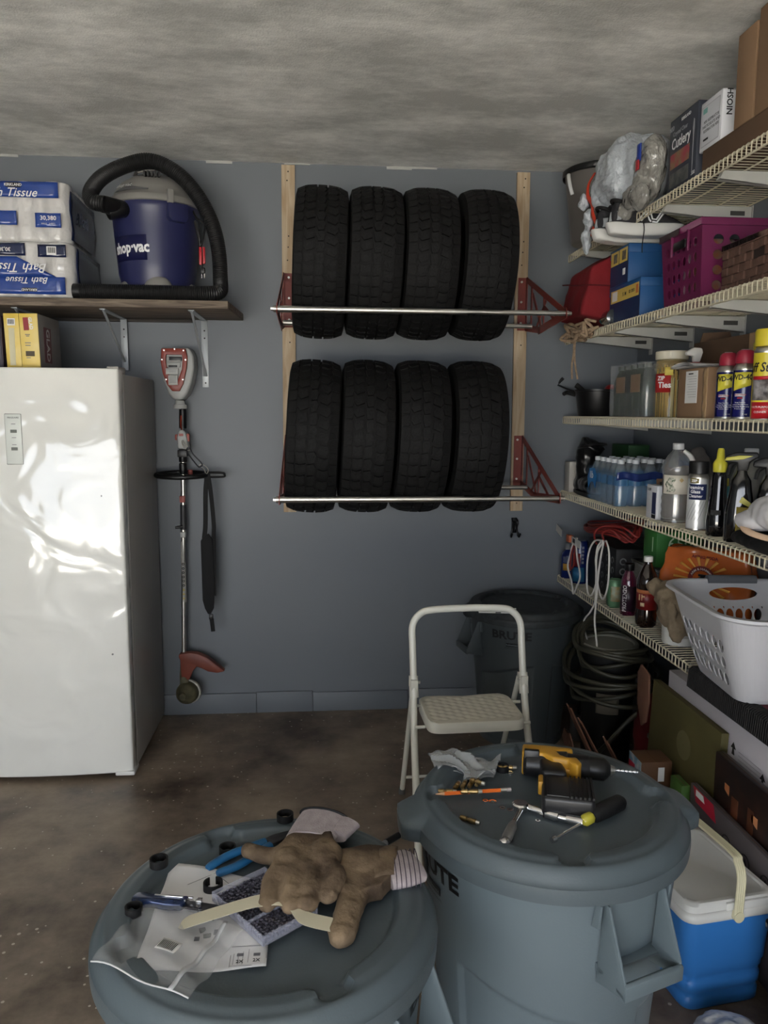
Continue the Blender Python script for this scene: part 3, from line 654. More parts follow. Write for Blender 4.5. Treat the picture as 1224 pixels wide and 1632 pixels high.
# guard and head
m = MB(); pts = [(-.036, .275), (-.032, .290), (.02, .296), (.060, .290), (.105, .268), (.150, .228), (.186, .198), (.150, .190), (.105, .198), (.075, .215), (.05, .225), (.030, .20), (.018, .165), (.0, .15), (-.025, .17), (-.028, .26)]
g_ = obj('guard', MB().prism([(x, z+.055) for x, z in pts], 'Y', -.014, .03), M('guard_rust_red', (112,56,42), .5, var=.15, vs_=15), t, bevel=.006)
obj('gear_case', MB().tube([(sx(.25), .02, .30), (sx(.22), .012, .235), (sx(.2)+.006, -.01, .195)], [.017, .021, .022], 16), M('grass_stained_grey', (82,80,62), .6, var=.3, vs_=30), t)
T = Matrix.Rotation(R(90), 4, 'X') @ Matrix.Rotation(R(-12), 4, 'Y')
hd2 = obj('trimmer_head', MB().lathe([(.001, .068), (.022, .066), (.030, .056), (.046, .045), (.053, .028), (.055, .0), (.05, -.01), (.001, -.012)], 32, (.006, -.0, .150), T), M('grass_stained_head', (74,70,50), .7, var=.35, vs_=25), t)
obj('rim', MB().lathe([(.053, .004), (.060, .0), (.060, -.012), (.052, -.014)], 32, (.008, 0, .150), T), M('dirty_white', (160,158,148), .6, var=.2, vs_=30), hd2)
obj('spool_knob', MB().lathe([(.001, .08), (.016, .079), (.02, .068), (.02, .05)], 20, (.006, 0, .150), T), M('grass_stained_head', (74,70,50), .7), hd2)

# shoulder harness hooked on the trimmer handle
t = thing('shoulder_strap', 'black padded trimmer harness strap hanging from the trimmer handle by a carabiner', 'strap', (-.535, 3.66, 1.24))
BW = M('black_webbing', (12,12,13), .8, var=.2)
cb_ = obj('carabiner', MB().tube(cr([(-.082, -.005, .108), (-.085, -.005, .09), (-.04, -.01, .028), (-.028, -.01, .022), (-.018, -.01, .036), (-.058, -.005, .08), (-.075, -.005, .112)], 5, True), .0032, 8, closed=True), M('dark_steel', (70,70,74), .35, .9), t)
obj('snap_hook', MB().tube(cr([(-.105, .0, .145), (-.108, 0, .13), (-.092, 0, .105), (-.075, 0, .098), (-.08, 0, .112), (-.1, 0, .135)], 5, True), .0026, 8, closed=True), steel, cb_)
obj('snap_hook', MB().tube(cr([(-.03, -.008, .03), (-.01, -.008, .012), (0, -.008, -.012), (.01, -.008, .008), (-.01, -.008, .03)], 5, True), .0026, 8, closed=True), steel, cb_)
obj('webbing', MB().tube(cr([(.004, 0, -.005), (-.006, 0, -.1), (-.010, 0, -.25), (-.018, 0, -.32)], 5), .011, 8, flat=.14, up=(0, 1, 0)), BW, t)
obj('webbing', MB().tube(cr([(.006, 0, -.005), (.018, .002, -.1), (.028, .004, -.25), (.026, .004, -.32), (.022, .003, -.6)], 5), .010, 8, flat=.14, up=(0, 1, 0)), BW, t)
m = MB(); m.prism([(-.020, -.31), (.003, -.295), (.022, -.325), (.026, -.55), (.020, -.66), (.006, -.688), (-.008, -.688), (-.022, -.66), (-.032, -.62), (-.034, -.33)], 'Y', -.008, .006); obj('shoulder_pad', m, BW, t, bevel=.004)
obj('buckle', MB().box(-.004, .016, -.008, .006, -.715, -.69), black_p, t, bevel=.003)
obj('strap_end', MB().tube([(.008, -.002, -.71), (.014, -.002, -.775)], .010, 8, flat=.25, up=(0, 1, 0)), BW, t)
# ------------------------------------------------------------------ round rubbish bins
BIN = M('bin_grey_plastic', (98,110,116), .42, var=.05, vs_=3, bump=.06, bs=220)
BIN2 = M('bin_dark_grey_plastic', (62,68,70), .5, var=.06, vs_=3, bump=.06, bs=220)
BINL = M('bin_lid_shaded_plastic', (80,90,95), .40, var=.10, vs_=2.5, bump=.06, bs=220)  # darker copy of the bin plastic: shade on the lid tops put into colour
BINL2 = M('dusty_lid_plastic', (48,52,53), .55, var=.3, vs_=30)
BLK_T = M('bin_black_print', (16,18,20), .5)
def sm(a, b, x):
    x = max(0, min(1, (x-a)/(b-a))); return x*x*(3-2*x)
def trash_can(lab, loc, Rl, H, mat, hang, tabs, notch0, txt_az, group, tabr=.032, logo=True, lmat=None):
    lmat = lmat or BINL
    t = thing('trash_can', lab, 'trash can', loc, 0, group)
    rt, rb = Rl*.935, Rl*.74
    def f(u, v):
        a = 2*math.pi*u; z = H*v; r = rb+(rt-rb)*v
        da = abs(((a-hang)/(math.pi)) % 1.0); da = min(da, 1-da)*180      # degrees from nearest handle
        g = (math.degrees(a-hang)) % 90; g = min(g, 90-g)
        lim = .60*H-.035*math.cos(2*(a-hang))
        inset = sm(lim+.003, lim-.003, z)*sm(12, 13.5, g)*sm(.03, .04, z)
        r -= .0065*inset
        if v > .975: r += .004
        return (r*math.cos(a), r*math.sin(a), max(.0, z))
    m = MB(); m.grid(f, 216, 110)
    m.lathe([(.001, 0), (rb*.97, 0), (rb, .004)], 72)
    body = obj('body', m, mat, t, angle=60)
    for k in range(2):          # the scoop handles
        a = hang+k*math.pi; T = Matrix.Rotation(a, 4, 'Z')
        h = MB(); zt, zb = H-.035, H-.17
        r0 = rt-.004; r1 = rb+(rt-rb)*(zb/H)-.006
        for s in (-1, 1):
            y0, y1 = (.062, .067) if s > 0 else (-.067, -.062)
            h.prism([(r0-.002, zt), (r0+.012, zt-.002), (r0+.022, zt-.03), (r0+.058, zb+.018), (r0+.058, zb-.012), (r1, zb-.03)], 'Y', y0, y1, T)
            if 1: h.prism([(r0-.004, zt+.004), (r0+.010, zt+.002), (r0+.004, zt-.045), (r1, zt-.05)], 'Y', y0+s*.016, y1+s*.016, T)
        h.prism([(r0+.036, zb-.010), (r0+.062, zb-.016), (r0+.063, zb+.012), (r0+.056, zb+.016), (r0+.055, zb-.004), (r0+.037, zb-.001)], 'Y', -.067, .067, T)
        h.prism([(r1-.004, zb+.008), (r1+.022, zb+.004), (r1+.020, zb-.004), (r1-.004, zb-.01)], 'Y', -.067, .067, T)
        obj('handle', h, mat, t, bevel=.0015)
    # lid
    def L(r, a):        # height above the flat disc
        th = math.degrees(a-notch0) % 90; th = min(th, 90-th)
        w_ = 1-sm(3.0, 7.0, th-1.2)
        q = r/Rl; e0 = .735+.12*w_
        up = sm(e0, e0+.05, q); dn = sm(.90, 1.0, q)
        return .016*up*(1-.25*sm(.84, .90, q)) - .030*dn**1.5
    prof = [0, .1, .2, .3, .4, .5, .56, .60, .63]+[.65+.35*i/34 for i in range(35)]
    m = MB(); N = 180; vs = []; zt = H+.018
    for q in prof:
        for i in range(N):
            a = 2*math.pi*i/N; r = Rl*max(q, .002)
            if tabs is not None and q > .93:
                d = abs((math.degrees(a)-tabs+90) % 180-90); r += tabr*(1-sm(8.5, 12, d))*sm(.93, .985, q)
            vs.append((r*math.cos(a), r*math.sin(a), zt+L(Rl*q, a)))
    for dz, dr in ((-.012, .001), (-.030, .0), (-.032, -.004), (-.01, -.008)):
        for i in range(N):
            x, y, z = vs[(len(prof)-1)*N+i]; s = 1+dr/Rl; vs.append((x*s, y*s, z+dz))
    k = len(prof)+4
    fs = [(j*N+i, j*N+(i+1) % N, (j+1)*N+(i+1) % N, (j+1)*N+i) for j in range(k-1) for i in range(N)]
    m.add(vs, fs); ld = obj('lid', m, lmat, t, angle=60)
    if logo:
        zz = H-.075; rr = rb+(rt-rb)*(zz/H)
        text('BRUTE', .052, BLK_T, body, (0, 0, zz), bend=(rr+.002, txt_az, .09), bold=.035, sx=1.18)
        obj('emblem', patch(rr+.0015, zz-.048, zz-.034, txt_az-.09, txt_az+.13, 10), BLK_T, body, solid=.0008)
        text('Rubbermaid', .0105, MATS['bin_grey_plastic'], body, (0, 0, zz-.041), bend=(rr+.0025, txt_az+.02, 0), bold=.01)
        text('COMMERCIAL PRODUCTS', .006, BLK_T, body, (0, 0, zz-.056), bend=(rr+.002, txt_az+.02, 0))
    return t
G = 'grey round rubbish bins'
# text azimuth is measured from -Y
tr_ = trash_can('grey bin in front of the step stool with the drill and tools on its lid', (.475, 1.50, 0), .285, .688, BIN, R(-70), R(0), R(-95), R(-75), G)
tl_ = trash_can('nearest grey bin at the bottom of the picture with work gloves on its lid', (-.09, 1.19, 0), .280, .688, BIN, R(-31), None, R(-63), R(80), G)
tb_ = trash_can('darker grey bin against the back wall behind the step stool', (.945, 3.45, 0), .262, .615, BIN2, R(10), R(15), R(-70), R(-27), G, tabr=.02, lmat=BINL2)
st = obj('barcode_sticker', patch(.246, .545, .640, R(-82), R(-64), 8, .256), paper, tl_, solid=.0006)
for i in range(9):
    a = R(-81+1.8*i); obj('bar', patch(.2475, .56, .63, a, a+R(.7+.4*(i % 2)), 2, .2570), ink, st, solid=.0006)
st = obj('warning_sticker', patch(.2595, .562, .606, R(-94), R(-84), 8, .2625), M('sticker_dark', (40,44,46), .5), tr_, solid=.0006)
for a, z, s in ((R(-100), .59, .006), (R(-78), .565, .004)): pass

# white plastic trim lying on the far bin
t = thing('plastic_clip', 'narrow white plastic piece lying on the lid of the bin by the back wall', 'clip', (.775, 3.235, .648), R(-8))
m = MB().box(-.085, .085, -.011, .011, 0, .008).box(-.08, .08, .009, .013, .006, .02)
obj('bar', m, white_p, t, bevel=.002); obj('slot', MB().box(-.012, .012, -.012, -.0105, .002, .006), black_p, t, smooth=False)

# ------------------------------------------------------------------ step stool
CRM = M('cream_enamel', (222,220,208), .32, coat=.3, var=.015)
t = thing('step_stool', 'cream metal folding step stool standing in front of the far bin', 'step stool', (.52, 2.5, 0), R(2))
def st_pt(x, y, z): return (x, y, z)
xl, xr = -.197, .197
for x in (xl, xr):
    s = 1 if x > 0 else -1
    o = obj('leg', MB().tube([(x+s*.012, -.16, .008), (x+s*.004, .03, .44), (x, .075, .60)], .0125, 16), CRM, t)
    obj('foot_cap', MB().tube([(x+s*.012, -.163, .0), (x+s*.012, -.153, .03)], .0155, 14), M('grey_rubber_cap', (90,90,86), .6), o)
    o = obj('leg', MB().tube([(x-s*.010, .40, .008), (x-s*.006, .10, .58)], .0100, 14), CRM, t)
    obj('foot_cap', MB().tube([(x-s*.010, .403, .0), (x-s*.010, .39, .03)], .013, 14), MATS['grey_rubber_cap'], o)
    m = MB().tube([(x+s*.0, .055, .535), (x, .078, .605)], .0165, 16).box(x-.012, x+.012, .05, .105, .56, .598)
    o = obj('collar', m, CRM, t); obj('rivet', MB().cyl((x-s*.012, .066, .585), (x-s*.022, .066, .585), .006, 10), steel, o)
    m = MB().tube([(x-s*.03, -.005, .452), (x+s*.006, -.005, .452)], .006, 8).tube([(x-s*.03, .10, .487), (x-s*.0, .10, .487)], .006, 8)
    obj('hinge_pin', m, CRM, t)
obj('handle_hoop', MB().tube(cr([(xl, .07, .58), (xl, .10, .70), (xl+.002, .118, .775), (xl+.03, .126, .815), (xl+.075, .13, .827), (0, .132, .83), (xr-.075, .13, .827), (xr-.03, .126, .815), (xr-.002, .118, .775), (xr, .10, .70), (xr, .07, .58)], 8), .0125, 16), CRM, t)
for z, y in ((.1, .33), (.16, .30)): pass
obj('rear_brace', MB().tube([(-.19, .36, .09), (.19, .36, .09)], .006, 8), CRM, t)
obj('front_brace', MB().tube([(-.20, -.10, .12), (.20, -.10, .12)], .006, 8), CRM, t)
def seatf(u, v):
    cx = (u*2-1); cy = (v*2-1); sq = lambda q: math.copysign(abs(q)**1, q)
    x = cx*.165; y = .125*cy
    k = max(0, abs(cx)-.80)/.2; kk = max(0, abs(cy)-.72)/.28; x -= math.copysign(.012*kk*kk*k, cx) if k else 0; y -= math.copysign(.018*k*k, cy)
    y -= .012*math.exp(-(cx/.35)**2)*max(0, cy)
    tr = .0030*math.cos(math.pi*12*u)*math.cos(math.pi*15*v) if abs(cx) < .9 and abs(cy) < .85 else 0
    return (x, .045+y, .497+.0*v+tr-.003*max(abs(cx), abs(cy))**8)
m = MB(); m.grid(seatf, 96, 72); seat = obj('seat', m, M('seat_beige', (205,200,184), .45, var=.03), t, loc=(0,0,0), angle=80)
n = 96; rim = []
def ring(z, s): 
    out = []
    for i in range(n):
        a = 2*math.pi*i/n; c_, s_ = math.cos(a), math.sin(a); e = .22
        x = math.copysign(abs(c_)**e, c_)*.165*s; y = math.copysign(abs(s_)**(e*1.3), s_)*.125*s
        y -= .012*math.exp(-(x/.06)**2)*max(0, y/.125)
        out.append((x, .045+y, z))
    return out
m = MB(); vs = ring(.4945, .99)+ring(.491, 1.02)+ring(.458, 1.02)+ring(.457, 1.0)+ring(.487, 1.0)
m.add(vs, [(j*n+i, j*n+(i+1) % n, (j+1)*n+(i+1) % n, (j+1)*n+i) for j in range(4) for i in range(n)])
obj('seat_rim', m, CRM, t, angle=60)

# ------------------------------------------------------------------ things on the right bin lid (disc at z .706)
ZL = .7065
def P(x, y, k=1.0164): return (x*k, y*k)
# cordless drill lying on its side
x, y = P(.525, 1.560); t = thing('cordless_drill', 'yellow and black cordless drill lying on the bin lid', 'drill', (x, y, ZL), R(-16))
DY = M('drill_yellow', (186,138,44), .4, var=.05); DB = M('drill_black', (28,28,30), .36, var=.2, vs_=40)
m = MB().tube([(-.085, 0, .033), (-.078, 0, .033), (-.03, 0, .033), (.01, 0, .034), (.012, 0, .034), (.055, 0, .034), (.060, 0, .034)], [.022, .029, .031, .031, .027, .027, .024], 24)
body = obj('motor_housing', m, DB, t)
m = MB(); m.prism([(-.088, -.012), (-.088, .026), (-.035, .030), (.022, .026), (.024, .012), (-.012, .004), (-.004, -.014), (.008, -.022), (.030, -.020), (.040, -.045), (.030, -.062), (.018, -.05), (.012, -.035), (-.022, -.034), (-.040, -.016), (-.070, -.014)], 'Z', .008, .066)
obj('yellow_shell', m, DY, t, bevel=.005, seg=3)
obj('vent_panel', MB().box(-.084, -.05, -.018, -.004, .010, .070), DB, t, bevel=.003)
ch = obj('chuck', MB().tube([(.058, 0, .034), (.062, 0, .034), (.090, 0, .034), (.098, 0, .034), (.104, 0, .034)], [.0245, .025, .025, .019, .012], 24), black_p, t)
obj('chuck_jaws', MB().tube([(.102, 0, .034), (.114, 0, .034)], [.012, .007], 12), steel, ch)
bt = MB(); pts = [(.112+.0016*i, 0, .034) for i in range(34)]
bt.tube(pts, [.0028+.0007*math.sin(i*1.2) for i in range(33)]+[.0006], 8); obj('drill_bit', bt, chrome, ch)
m = MB(); m.prism([(-.050, -.012), (-.006, -.014), (.006, -.055), (.008, -.082), (-.045, -.082), (-.046, -.06)], 'Z', .016, .056); obj('handle', m, DB, t, bevel=.008, seg=3)
obj('trigger', MB().box(.0, .018, -.044, -.018, .026, .046), DY, t, bevel=.005)
m = MB().box(-.045, .060, -.182, -.082, .0, .050); bt = obj('battery', m, DB, t, bevel=.009, seg=3)
for i in range(6): obj('rib', MB().box(.012+.0085*i, .0158+.0085*i, -.178, -.088, .048, .0535), DB, bt, smooth=False)
obj('latch', MB().box(-.052, -.042, -.120, -.085, .02, .05), DY, bt, bevel=.003)
obj('battery_face', MB().box(-.035, .008, -.176, -.088, .049, .0515), M('battery_dark_panel', (34,34,36), .3), bt, bevel=.001)
obj('charge_window', MB().box(.012, .018, -.160, -.110, .0535, .0542), ink, bt, smooth=False)

# ratchet with extension and socket
x, y = P(.40, 1.435); t = thing('ratchet', 'chrome socket ratchet with an extension bar, in front of the drill battery', 'ratchet', (x, y, ZL), 0)
m = MB().lathe([(.001, .0), (.014, 0), (.017, .003), (.017, .014), (.014, .017), (.001, .017)], 24, (0, 0, .002)); m.tube([(0, -.005, .010), (-.012, -.030, .009), (-.032, -.065, .009)], [.008, .0052, .0055], 10)
obj('head', m, chrome, t); gp = obj('grip', MB().tube([(-.030, -.060, .009), (-.036, -.074, .010), (-.054, -.110, .011), (-.060, -.122, .010)], [.006, .0095, .0105, .009], 14), M('ratchet_grip_grey', (110,108,106), .45), t)
obj('end_ball', MB().ell((-.065, -.131, .011), (.011, .011, .010), 16), chrome, gp)
e = obj('extension_bar', MB().tube([(.014, -.004, .010), (.05, -.035, .010), (.052, -.037, .010), (.085, -.058, .010)], [.0075, .0075, .0058, .0058], 14), chrome, t)
obj('socket', MB().tube([(.045, -.030, .010), (.066, -.046, .010), (.067, -.047, .010)], [.010, .010, .008], 16), chrome, e)
obj('socket', MB().tube([(.080, -.053, .010), (.100, -.066, .010), (.108, -.071, .010), (.109, -.0715, .010)], [.009, .0105, .0105, .007], 16), chrome, e)
# screwdriver
x, y = P(.522, 1.374); t = thing('screwdriver', 'screwdriver with fat black handle and yellow collar by the battery', 'screwdriver', (x, y, ZL), R(32))
obj('handle', MB().tube([(.005, 0, .016), (.012, 0, .017), (.05, 0, .017), (.095, 0, .017), (.105, 0, .016)], [.012, .016, .0175, .0165, .011], 20), black_r, t)
obj('collar', MB().tube([(-.022, 0, .013), (-.016, 0, .014), (.0, 0, .015), (.006, 0, .015)], [.007, .012, .013, .010], 10), M('clear_yellow', (190,180,60), .12, coat=1), t)
s = obj('shaft', MB().cyl((-.02, 0, .012), (-.10, 0, .006), .0028, 8), chrome, t); obj('tip', MB().tube([(-.098, 0, .006), (-.102, 0, .006), (-.112, 0, .006)], [.003, .0065, .0058], 10), chrome, s)
# pencil
x, y = P(.232, 1.494); t = thing('pencil', 'orange pencil lying across the loose metal bits', 'pencil', (x, y, ZL), R(3))
pc = obj('barrel', MB().tube([(.022, 0, .012), (.145, 0, .012)], .0042, 6), M('pencil_orange', (226,110,40), .4), t)
obj('point', MB().tube([(.023, 0, .012), (.003, 0, .012)], [.0040, .0008], 8), M('pencil_wood', (206,160,120), .6), pc); obj('lead', MB().tube([(.006, 0, .012), (-.001, 0, .012)], [.0012, .0003], 6), ink, pc)
obj('ferrule', MB().cyl((.145, 0, .012), (.158, 0, .012), .0045, 10), steel, pc); obj('eraser', MB().cyl((.158, 0, .012), (.168, 0, .012), .0042, 10), M('eraser_grey', (176,168,166), .8), pc)
# brass coloured bit holders
BR = M('brassy_steel', (176,150,104), .3, 1, var=.1)
bits = [(.330, 1.617, -8, 'shiny brass sleeve beside the drill and the black ring', .046), (.308, 1.490, -4, 'brass sleeve lying over the pencil', .042), (.262, 1.517, -8, 'brass sleeve just behind the pencil point', .036),
        (.288, 1.540, 62, 'leftmost of the short brass sleeves leaning side by side', .030), (.304, 1.543, 66, 'second of the short brass sleeves leaning side by side', .030), (.320, 1.546, 64, 'third of the short brass sleeves leaning side by side', .030),
        (.336, 1.552, 68, 'fourth of the short brass sleeves leaning side by side', .030), (.330, 1.532, -38, 'brass sleeve lying askew across the row of sleeves', .032), (.288, 1.400, -38, 'lone brass sleeve at the near left of the pencil', .040)]
for i, (x, y, a, lab, ln) in enumerate(bits):
    if i == 0: x = .412
    x, y = P(x, y); t = thing('bit_sleeve', lab, 'drill bit', (x, y, ZL+(.012 if i in (1, 7) else 0)), R(a), 'brass sleeves on the bin lid')
    o = obj('sleeve', MB().tube([(-ln/2, 0, .0055), (-ln/2+.003, 0, .0055), (-ln*.15, 0, .0055), (-ln*.12, 0, .0055), (-ln*.05, 0, .0055), (-.0, 0, .0055), (ln*.35, 0, .0055), (ln*.38, 0, .0055), (ln/2, 0, .0055)], [.0035, .0052, .0052, .0035, .0035, .0052, .0052, .0038, .0038], 12), BR, t)
    obj('cap', MB().tube([(ln*.40, 0, .0055), (ln/2+.004, 0, .0055)], [.0050, .0040], 12), steel, o)
# washers and nuts
for (x, y, r_, lab) in ((.352, 1.475, .0085, 'steel washer beside the pencil tip, largest of the loose rings'), (.338, 1.480, .006, 'small steel nut touching the large washer'), (.366, 1.448, .006, 'steel nut between washer and ratchet head, farther one'), (.380, 1.440, .006, 'steel nut between washer and ratchet head, nearer one'),
                        (.425, 1.395, .005, 'tiny nut under the ratchet extension bar'), (.42, 1.600, .0075, 'clear plastic washer below the shiny brass sleeve'), (.640, 1.572, .006, 'clear plastic washer beyond the drill bit, left one'), (.660, 1.575, .006, 'clear plastic washer beyond the drill bit, right one'), (.252, 1.600, .006, 'clear plastic washer left of the small bag')):
    x, y = P(x, y); tag(obj('washer', MB().lathe([(r_*.5, 0), (r_, 0), (r_, .002), (r_*.5, .002), (r_*.5, 0)], 16, (0, 0, 0)), chrome, None, loc=(x, y, ZL)), lab, 'washer', 'loose washers on the bin lid')
def black_ring(x, y, lab, r=.0165, tilt=0, rz=0, open_=False, z=ZL):
    x, y = P(x, y); m = MB(); cx, cy = (.475, 1.5) if x > .2 else (-.09, 1.19)
    z += .016*sm(.70, .80, math.hypot(x-cx, y-cy)/.28)
    T = Matrix.Translation((0, 0, r*math.sin(abs(R(tilt)))*.9)) @ Matrix.Rotation(R(rz), 4, 'Z') @ Matrix.Rotation(R(tilt), 4, 'X')
    m.lathe([(r*.84, 0), (r, 0), (r, .014), (r*.84, .014), (r*.84, 0)], 28, T=T, a0=R(20) if open_ else 0, a1=R(340) if open_ else None)
    return tag(obj('rubber_ring', m, black_r, None, loc=(x, y, z)), lab, 'ring', 'black rubber rings on the bins')
black_ring(.405, 1.612, 'black rubber ring beside the shiny brass sleeve on the drill lid', .0150)
# small clear bag
FLM = film('clear_film', (200,204,208), .30)
x, y = P(.322, 1.622); t = thing('small_plastic_bag', 'small crumpled clear plastic bag on the drill lid', 'plastic bag', (x, y, ZL+.004), R(-8))
def sb(u, v):
    a = u*2-1; b = v*2-1; return (.075*a+.012*b*(1 if u > .5 else -1), .050*b-.012*a+.012*math.sin(u*7), .012+.010*math.sin(u*9+v*4)*math.cos(v*7)+.004*math.sin(u*23+v*17))
obj('film', MB().grid(sb, 30, 20), film('cloudy_film', (190,194,196), .42, .25), t, solid=.0006)
obj('film', MB().grid(lambda u, v: (lambda p: (p[0]*.96, p[1]*.95, p[2]*.3+.001))(sb(u, v)), 20, 14), MATS['cloudy_film'], t, solid=.0004)

# ------------------------------------------------------------------ things on the left bin lid
def sheet(name, lab, cat, c4, z, mat, curl=None, group=None):
    """thin sheet with world corner points c4 (ccw), centred thing"""
    cx = sum(p[0] for p in c4)/4*1.0164; cy = sum(p[1] for p in c4)/4*1.0164
    t = thing(name, lab, cat, (cx, cy, z), 0, group)
    q = [(p[0]*1.0164-cx, p[1]*1.0164-cy) for p in c4]
    def f(u, v):
        x = (1-u)*(1-v)*q[0][0]+u*(1-v)*q[1][0]+u*v*q[2][0]+(1-u)*v*q[3][0]; y = (1-u)*(1-v)*q[0][1]+u*(1-v)*q[1][1]+u*v*q[2][1]+(1-u)*v*q[3][1]
        return (x, y, (curl(u, v) if curl else 0))
    obj('sheet', MB().grid(f, 28, 28), mat, t, solid=.0003)
    return t, f
PAP = M('instruction_paper', (214,214,216), .75, var=.03)
t, f = sheet('instruction_sheet', 'wrinkled white assembly sheet lying flat under the knife and the tray', 'paper', [(-.271, 1.030), (-.082, 1.022), (-.085, 1.235), (-.268, 1.300)], ZL+.0012, PAP, lambda u, v: .003+.0025*math.sin(u*8+v*5)+.010*max(0, .12-u)*8*max(0, .3-v)+.002*math.sin(v*14-u*4))
def mark(par, f, u, v, su, sv, mat=ink_g, dz=.0006, rot=0):
    p = f(u, v); obj('printed_mark', MB().cbox((p[0], p[1], p[2]+dz), (su, sv, .0003), Matrix.Rotation(R(rot), 4, 'Z')), mat, par, smooth=False)
for i in range(7): mark(t, f, .74+.012*i, .12, .0006, .036 if i in (0, 3, 6) else .0) if i in (0, 3, 6) else None
mark(t, f, .86, .02, .055, .0006); mark(t, f, .86, .205, .055, .0006); mark(t, f, .62, .02, .0, .0)
for u_ in (.72, .86, 1.0): mark(t, f, u_-.005, .11, .0006, .040)
for u_ in (.79, .92):
    mark(t, f, u_, .13, .010, .006); p = f(u_, .065); text('2X', .009, ink, t, (p[0], p[1], p[2]+.0012), (0, 0, 0))
for (u_, v_, s1, s2, r_) in ((.45, .50, .040, .0008, -38), (.43, .53, .034, .0008, -38), (.5, .47, .012, .003, -38), (.60, .52, .008, .006, 0), (.25, .62, .010, .005, 30), (.22, .56, .008, .004, 40), (.36, .60, .006, .004, 0), (.45, .36, .010, .012, 20), (.50, .30, .012, .01, 10), (.42, .27, .008, .010, 0), (.57, .33, .008, .012, 0), (.35, .88, .06, .0009, 35), (.55, .89, .04, .0009, -50), (.62, .83, .03, .0009, -12), (.78, .90, .002, .012, -20), (.82, .90, .002, .012, -20), (.86, .90, .002, .012, -20), (.90, .90, .002, .012, -20)):
    mark(t, f, u_, v_, s1, s2, ink_g, rot=r_)
# zip bag with barcode
t, f = sheet('zip_bag', 'large clear zip bag overhanging the left edge of the glove bin lid', 'plastic bag', [(-.332, 1.038), (-.181, .958), (-.120, 1.085), (-.278, 1.185)], ZL+.010, film('bag_film', (205,208,210), .17, .12), lambda u, v: .008+.004*math.sin(u*9+v*6)+.003*math.sin(v*17+u*5))
z1, z2 = f(.80, 0), f(.80, 1)
obj('zip_seal', MB().grid(lambda u, v: (lambda p: (p[0], p[1], p[2]+.0012))(f(.80+.045*v, u)), 20, 1), M('zip_strip', (190,192,194), .4), t, solid=.001)
obj('hem', MB().tube([f(i/14, .0) for i in range(15)], .0012, 6), MATS['zip_strip'], t)
b_ = obj('barcode_label', MB().grid(lambda u, v: (lambda p: (p[0], p[1], p[2]+.0012))(f(.42+.20*u, .38+.16*v)), 6, 3), paper, t, solid=.0004)
for i in range(10): obj('bar', MB().grid(lambda u, v: (lambda p: (p[0], p[1], p[2]+.0019))(f(.435+.0165*i+.006*u, .40+.12*v)), 1, 1), ink, b_, solid=.0003)
# organiser tray
cx, cy = P(-.094, 1.150); t = thing('organizer_tray', 'clear plastic tray of tiny screws half hidden under the gloves', 'tray', (cx, cy, ZL+.009), R(-52))
CL = film('tray_plastic', (200,202,218), .30, .1, 0)
m = MB(); W, D_ = .150, .104
m.box(-W/2, W/2, -D_/2, D_/2, 0, .0015)
for a_, b_ in ((-W/2, -W/2+.002), (W/2-.002, W/2)): m.box(a_, b_, -D_/2, D_/2, .0015, .017)
for a_, b_ in ((-D_/2, -D_/2+.002), (D_/2-.002, D_/2)): m.box(-W/2, W/2, a_, b_, .0015, .017)
for i in range(1, 3): m.box(-W/2+W*i/3-.0007, -W/2+W*i/3+.0007, -D_/2, D_/2, .0015, .015)
obj('tray', m, CL, t, smooth=False)
m = MB(); rnd = random.Random(5)
for i in range(22):
    for j in range(15):
        m.box(-W/2+.004+i*.0066, -W/2+.0085+i*.0066, -D_/2+.004+j*.0066, -D_/2+.0085+j*.0066, .002, .008+rnd.random()*.003)
o = obj('screws', m, M('tiny_screws', (120,120,136), .3, .7, var=.7, vs_=220), t, smooth=False); o['kind'] = 'stuff'
# knife
x, y = P(-.306, 1.180); t = thing('folding_knife', 'folding utility knife with blue handle and bare steel blade', 'knife', (x, y, ZL+.009), R(-11))
m = MB().prism([(0, -.008), (.012, -.014), (.03, -.009), (.06, -.013), (.085, -.012), (.09, -.004), (.088, .008), (.06, .009), (.04, .008), (.034, .013), (.026, .011), (.018, .015), (.002, .013), (-.002, 0)], 'Z', 0, .013)
h = obj('handle', m, M('knife_blue', (30,48,86), .25, .4, coat=.5, var=.25, vs_=50), t, bevel=.003)
obj('liner', MB().box(.034, .10, .004, .008, .0125, .015), chrome, h, bevel=.001); obj('pivot', MB().cyl((.088, .002, .012), (.088, .002, .0155), .005, 14), chrome, h)
obj('blade', MB().prism([(.085, -.010), (.142, -.014), (.150, .002), (.10, .008), (.086, .007)], 'Z', .004, .0075), M('blade_grey', (92,92,96), .28, .9, var=.1), t, bevel=.001)
obj('blade_clamp', MB().box(.106, .116, -.002, .008, .003, .0145), chrome, t, bevel=.001); obj('screw', MB().cyl((.118, -.012, .007), (.118, -.012, .0095), .003, 8), chrome, t)
# masking tape strip
t = thing('masking_tape_strip', 'torn strip of cream masking tape running under the gloves across the tray', 'tape', (*P(-.1, 1.12), ZL+.02), 0)
pts = cr([(-.120, -.014, .0), (-.07, .000, .006), (0, .018, .012), (.045, .012, .014), (.07, -.022, .008), (.125, -.042, .004)], 8)
m = MB(); 
for k, p in enumerate(pts):
    wv = .0155*min(1, .5+k*.3) if k < len(pts)-2 else .009; m.v += [(p.x-.002, p.y-wv, p.z), (p.x+.002, p.y+wv, p.z+.001)]
m.f = [(2*i, 2*i+2, 2*i+3, 2*i+1) for i in range(len(pts)-1)]; m.mi = [0]*len(m.f)
obj('strip', m, M('masking_tape', (206,200,176), .7), t, solid=.0006, smooth=False)
black_ring(-.284, 1.273, 'black rubber ring farthest left on the glove bin lid', .016, z=ZL)
black_ring(-.173, 1.329, 'black rubber ring behind the blue pliers', .0155)
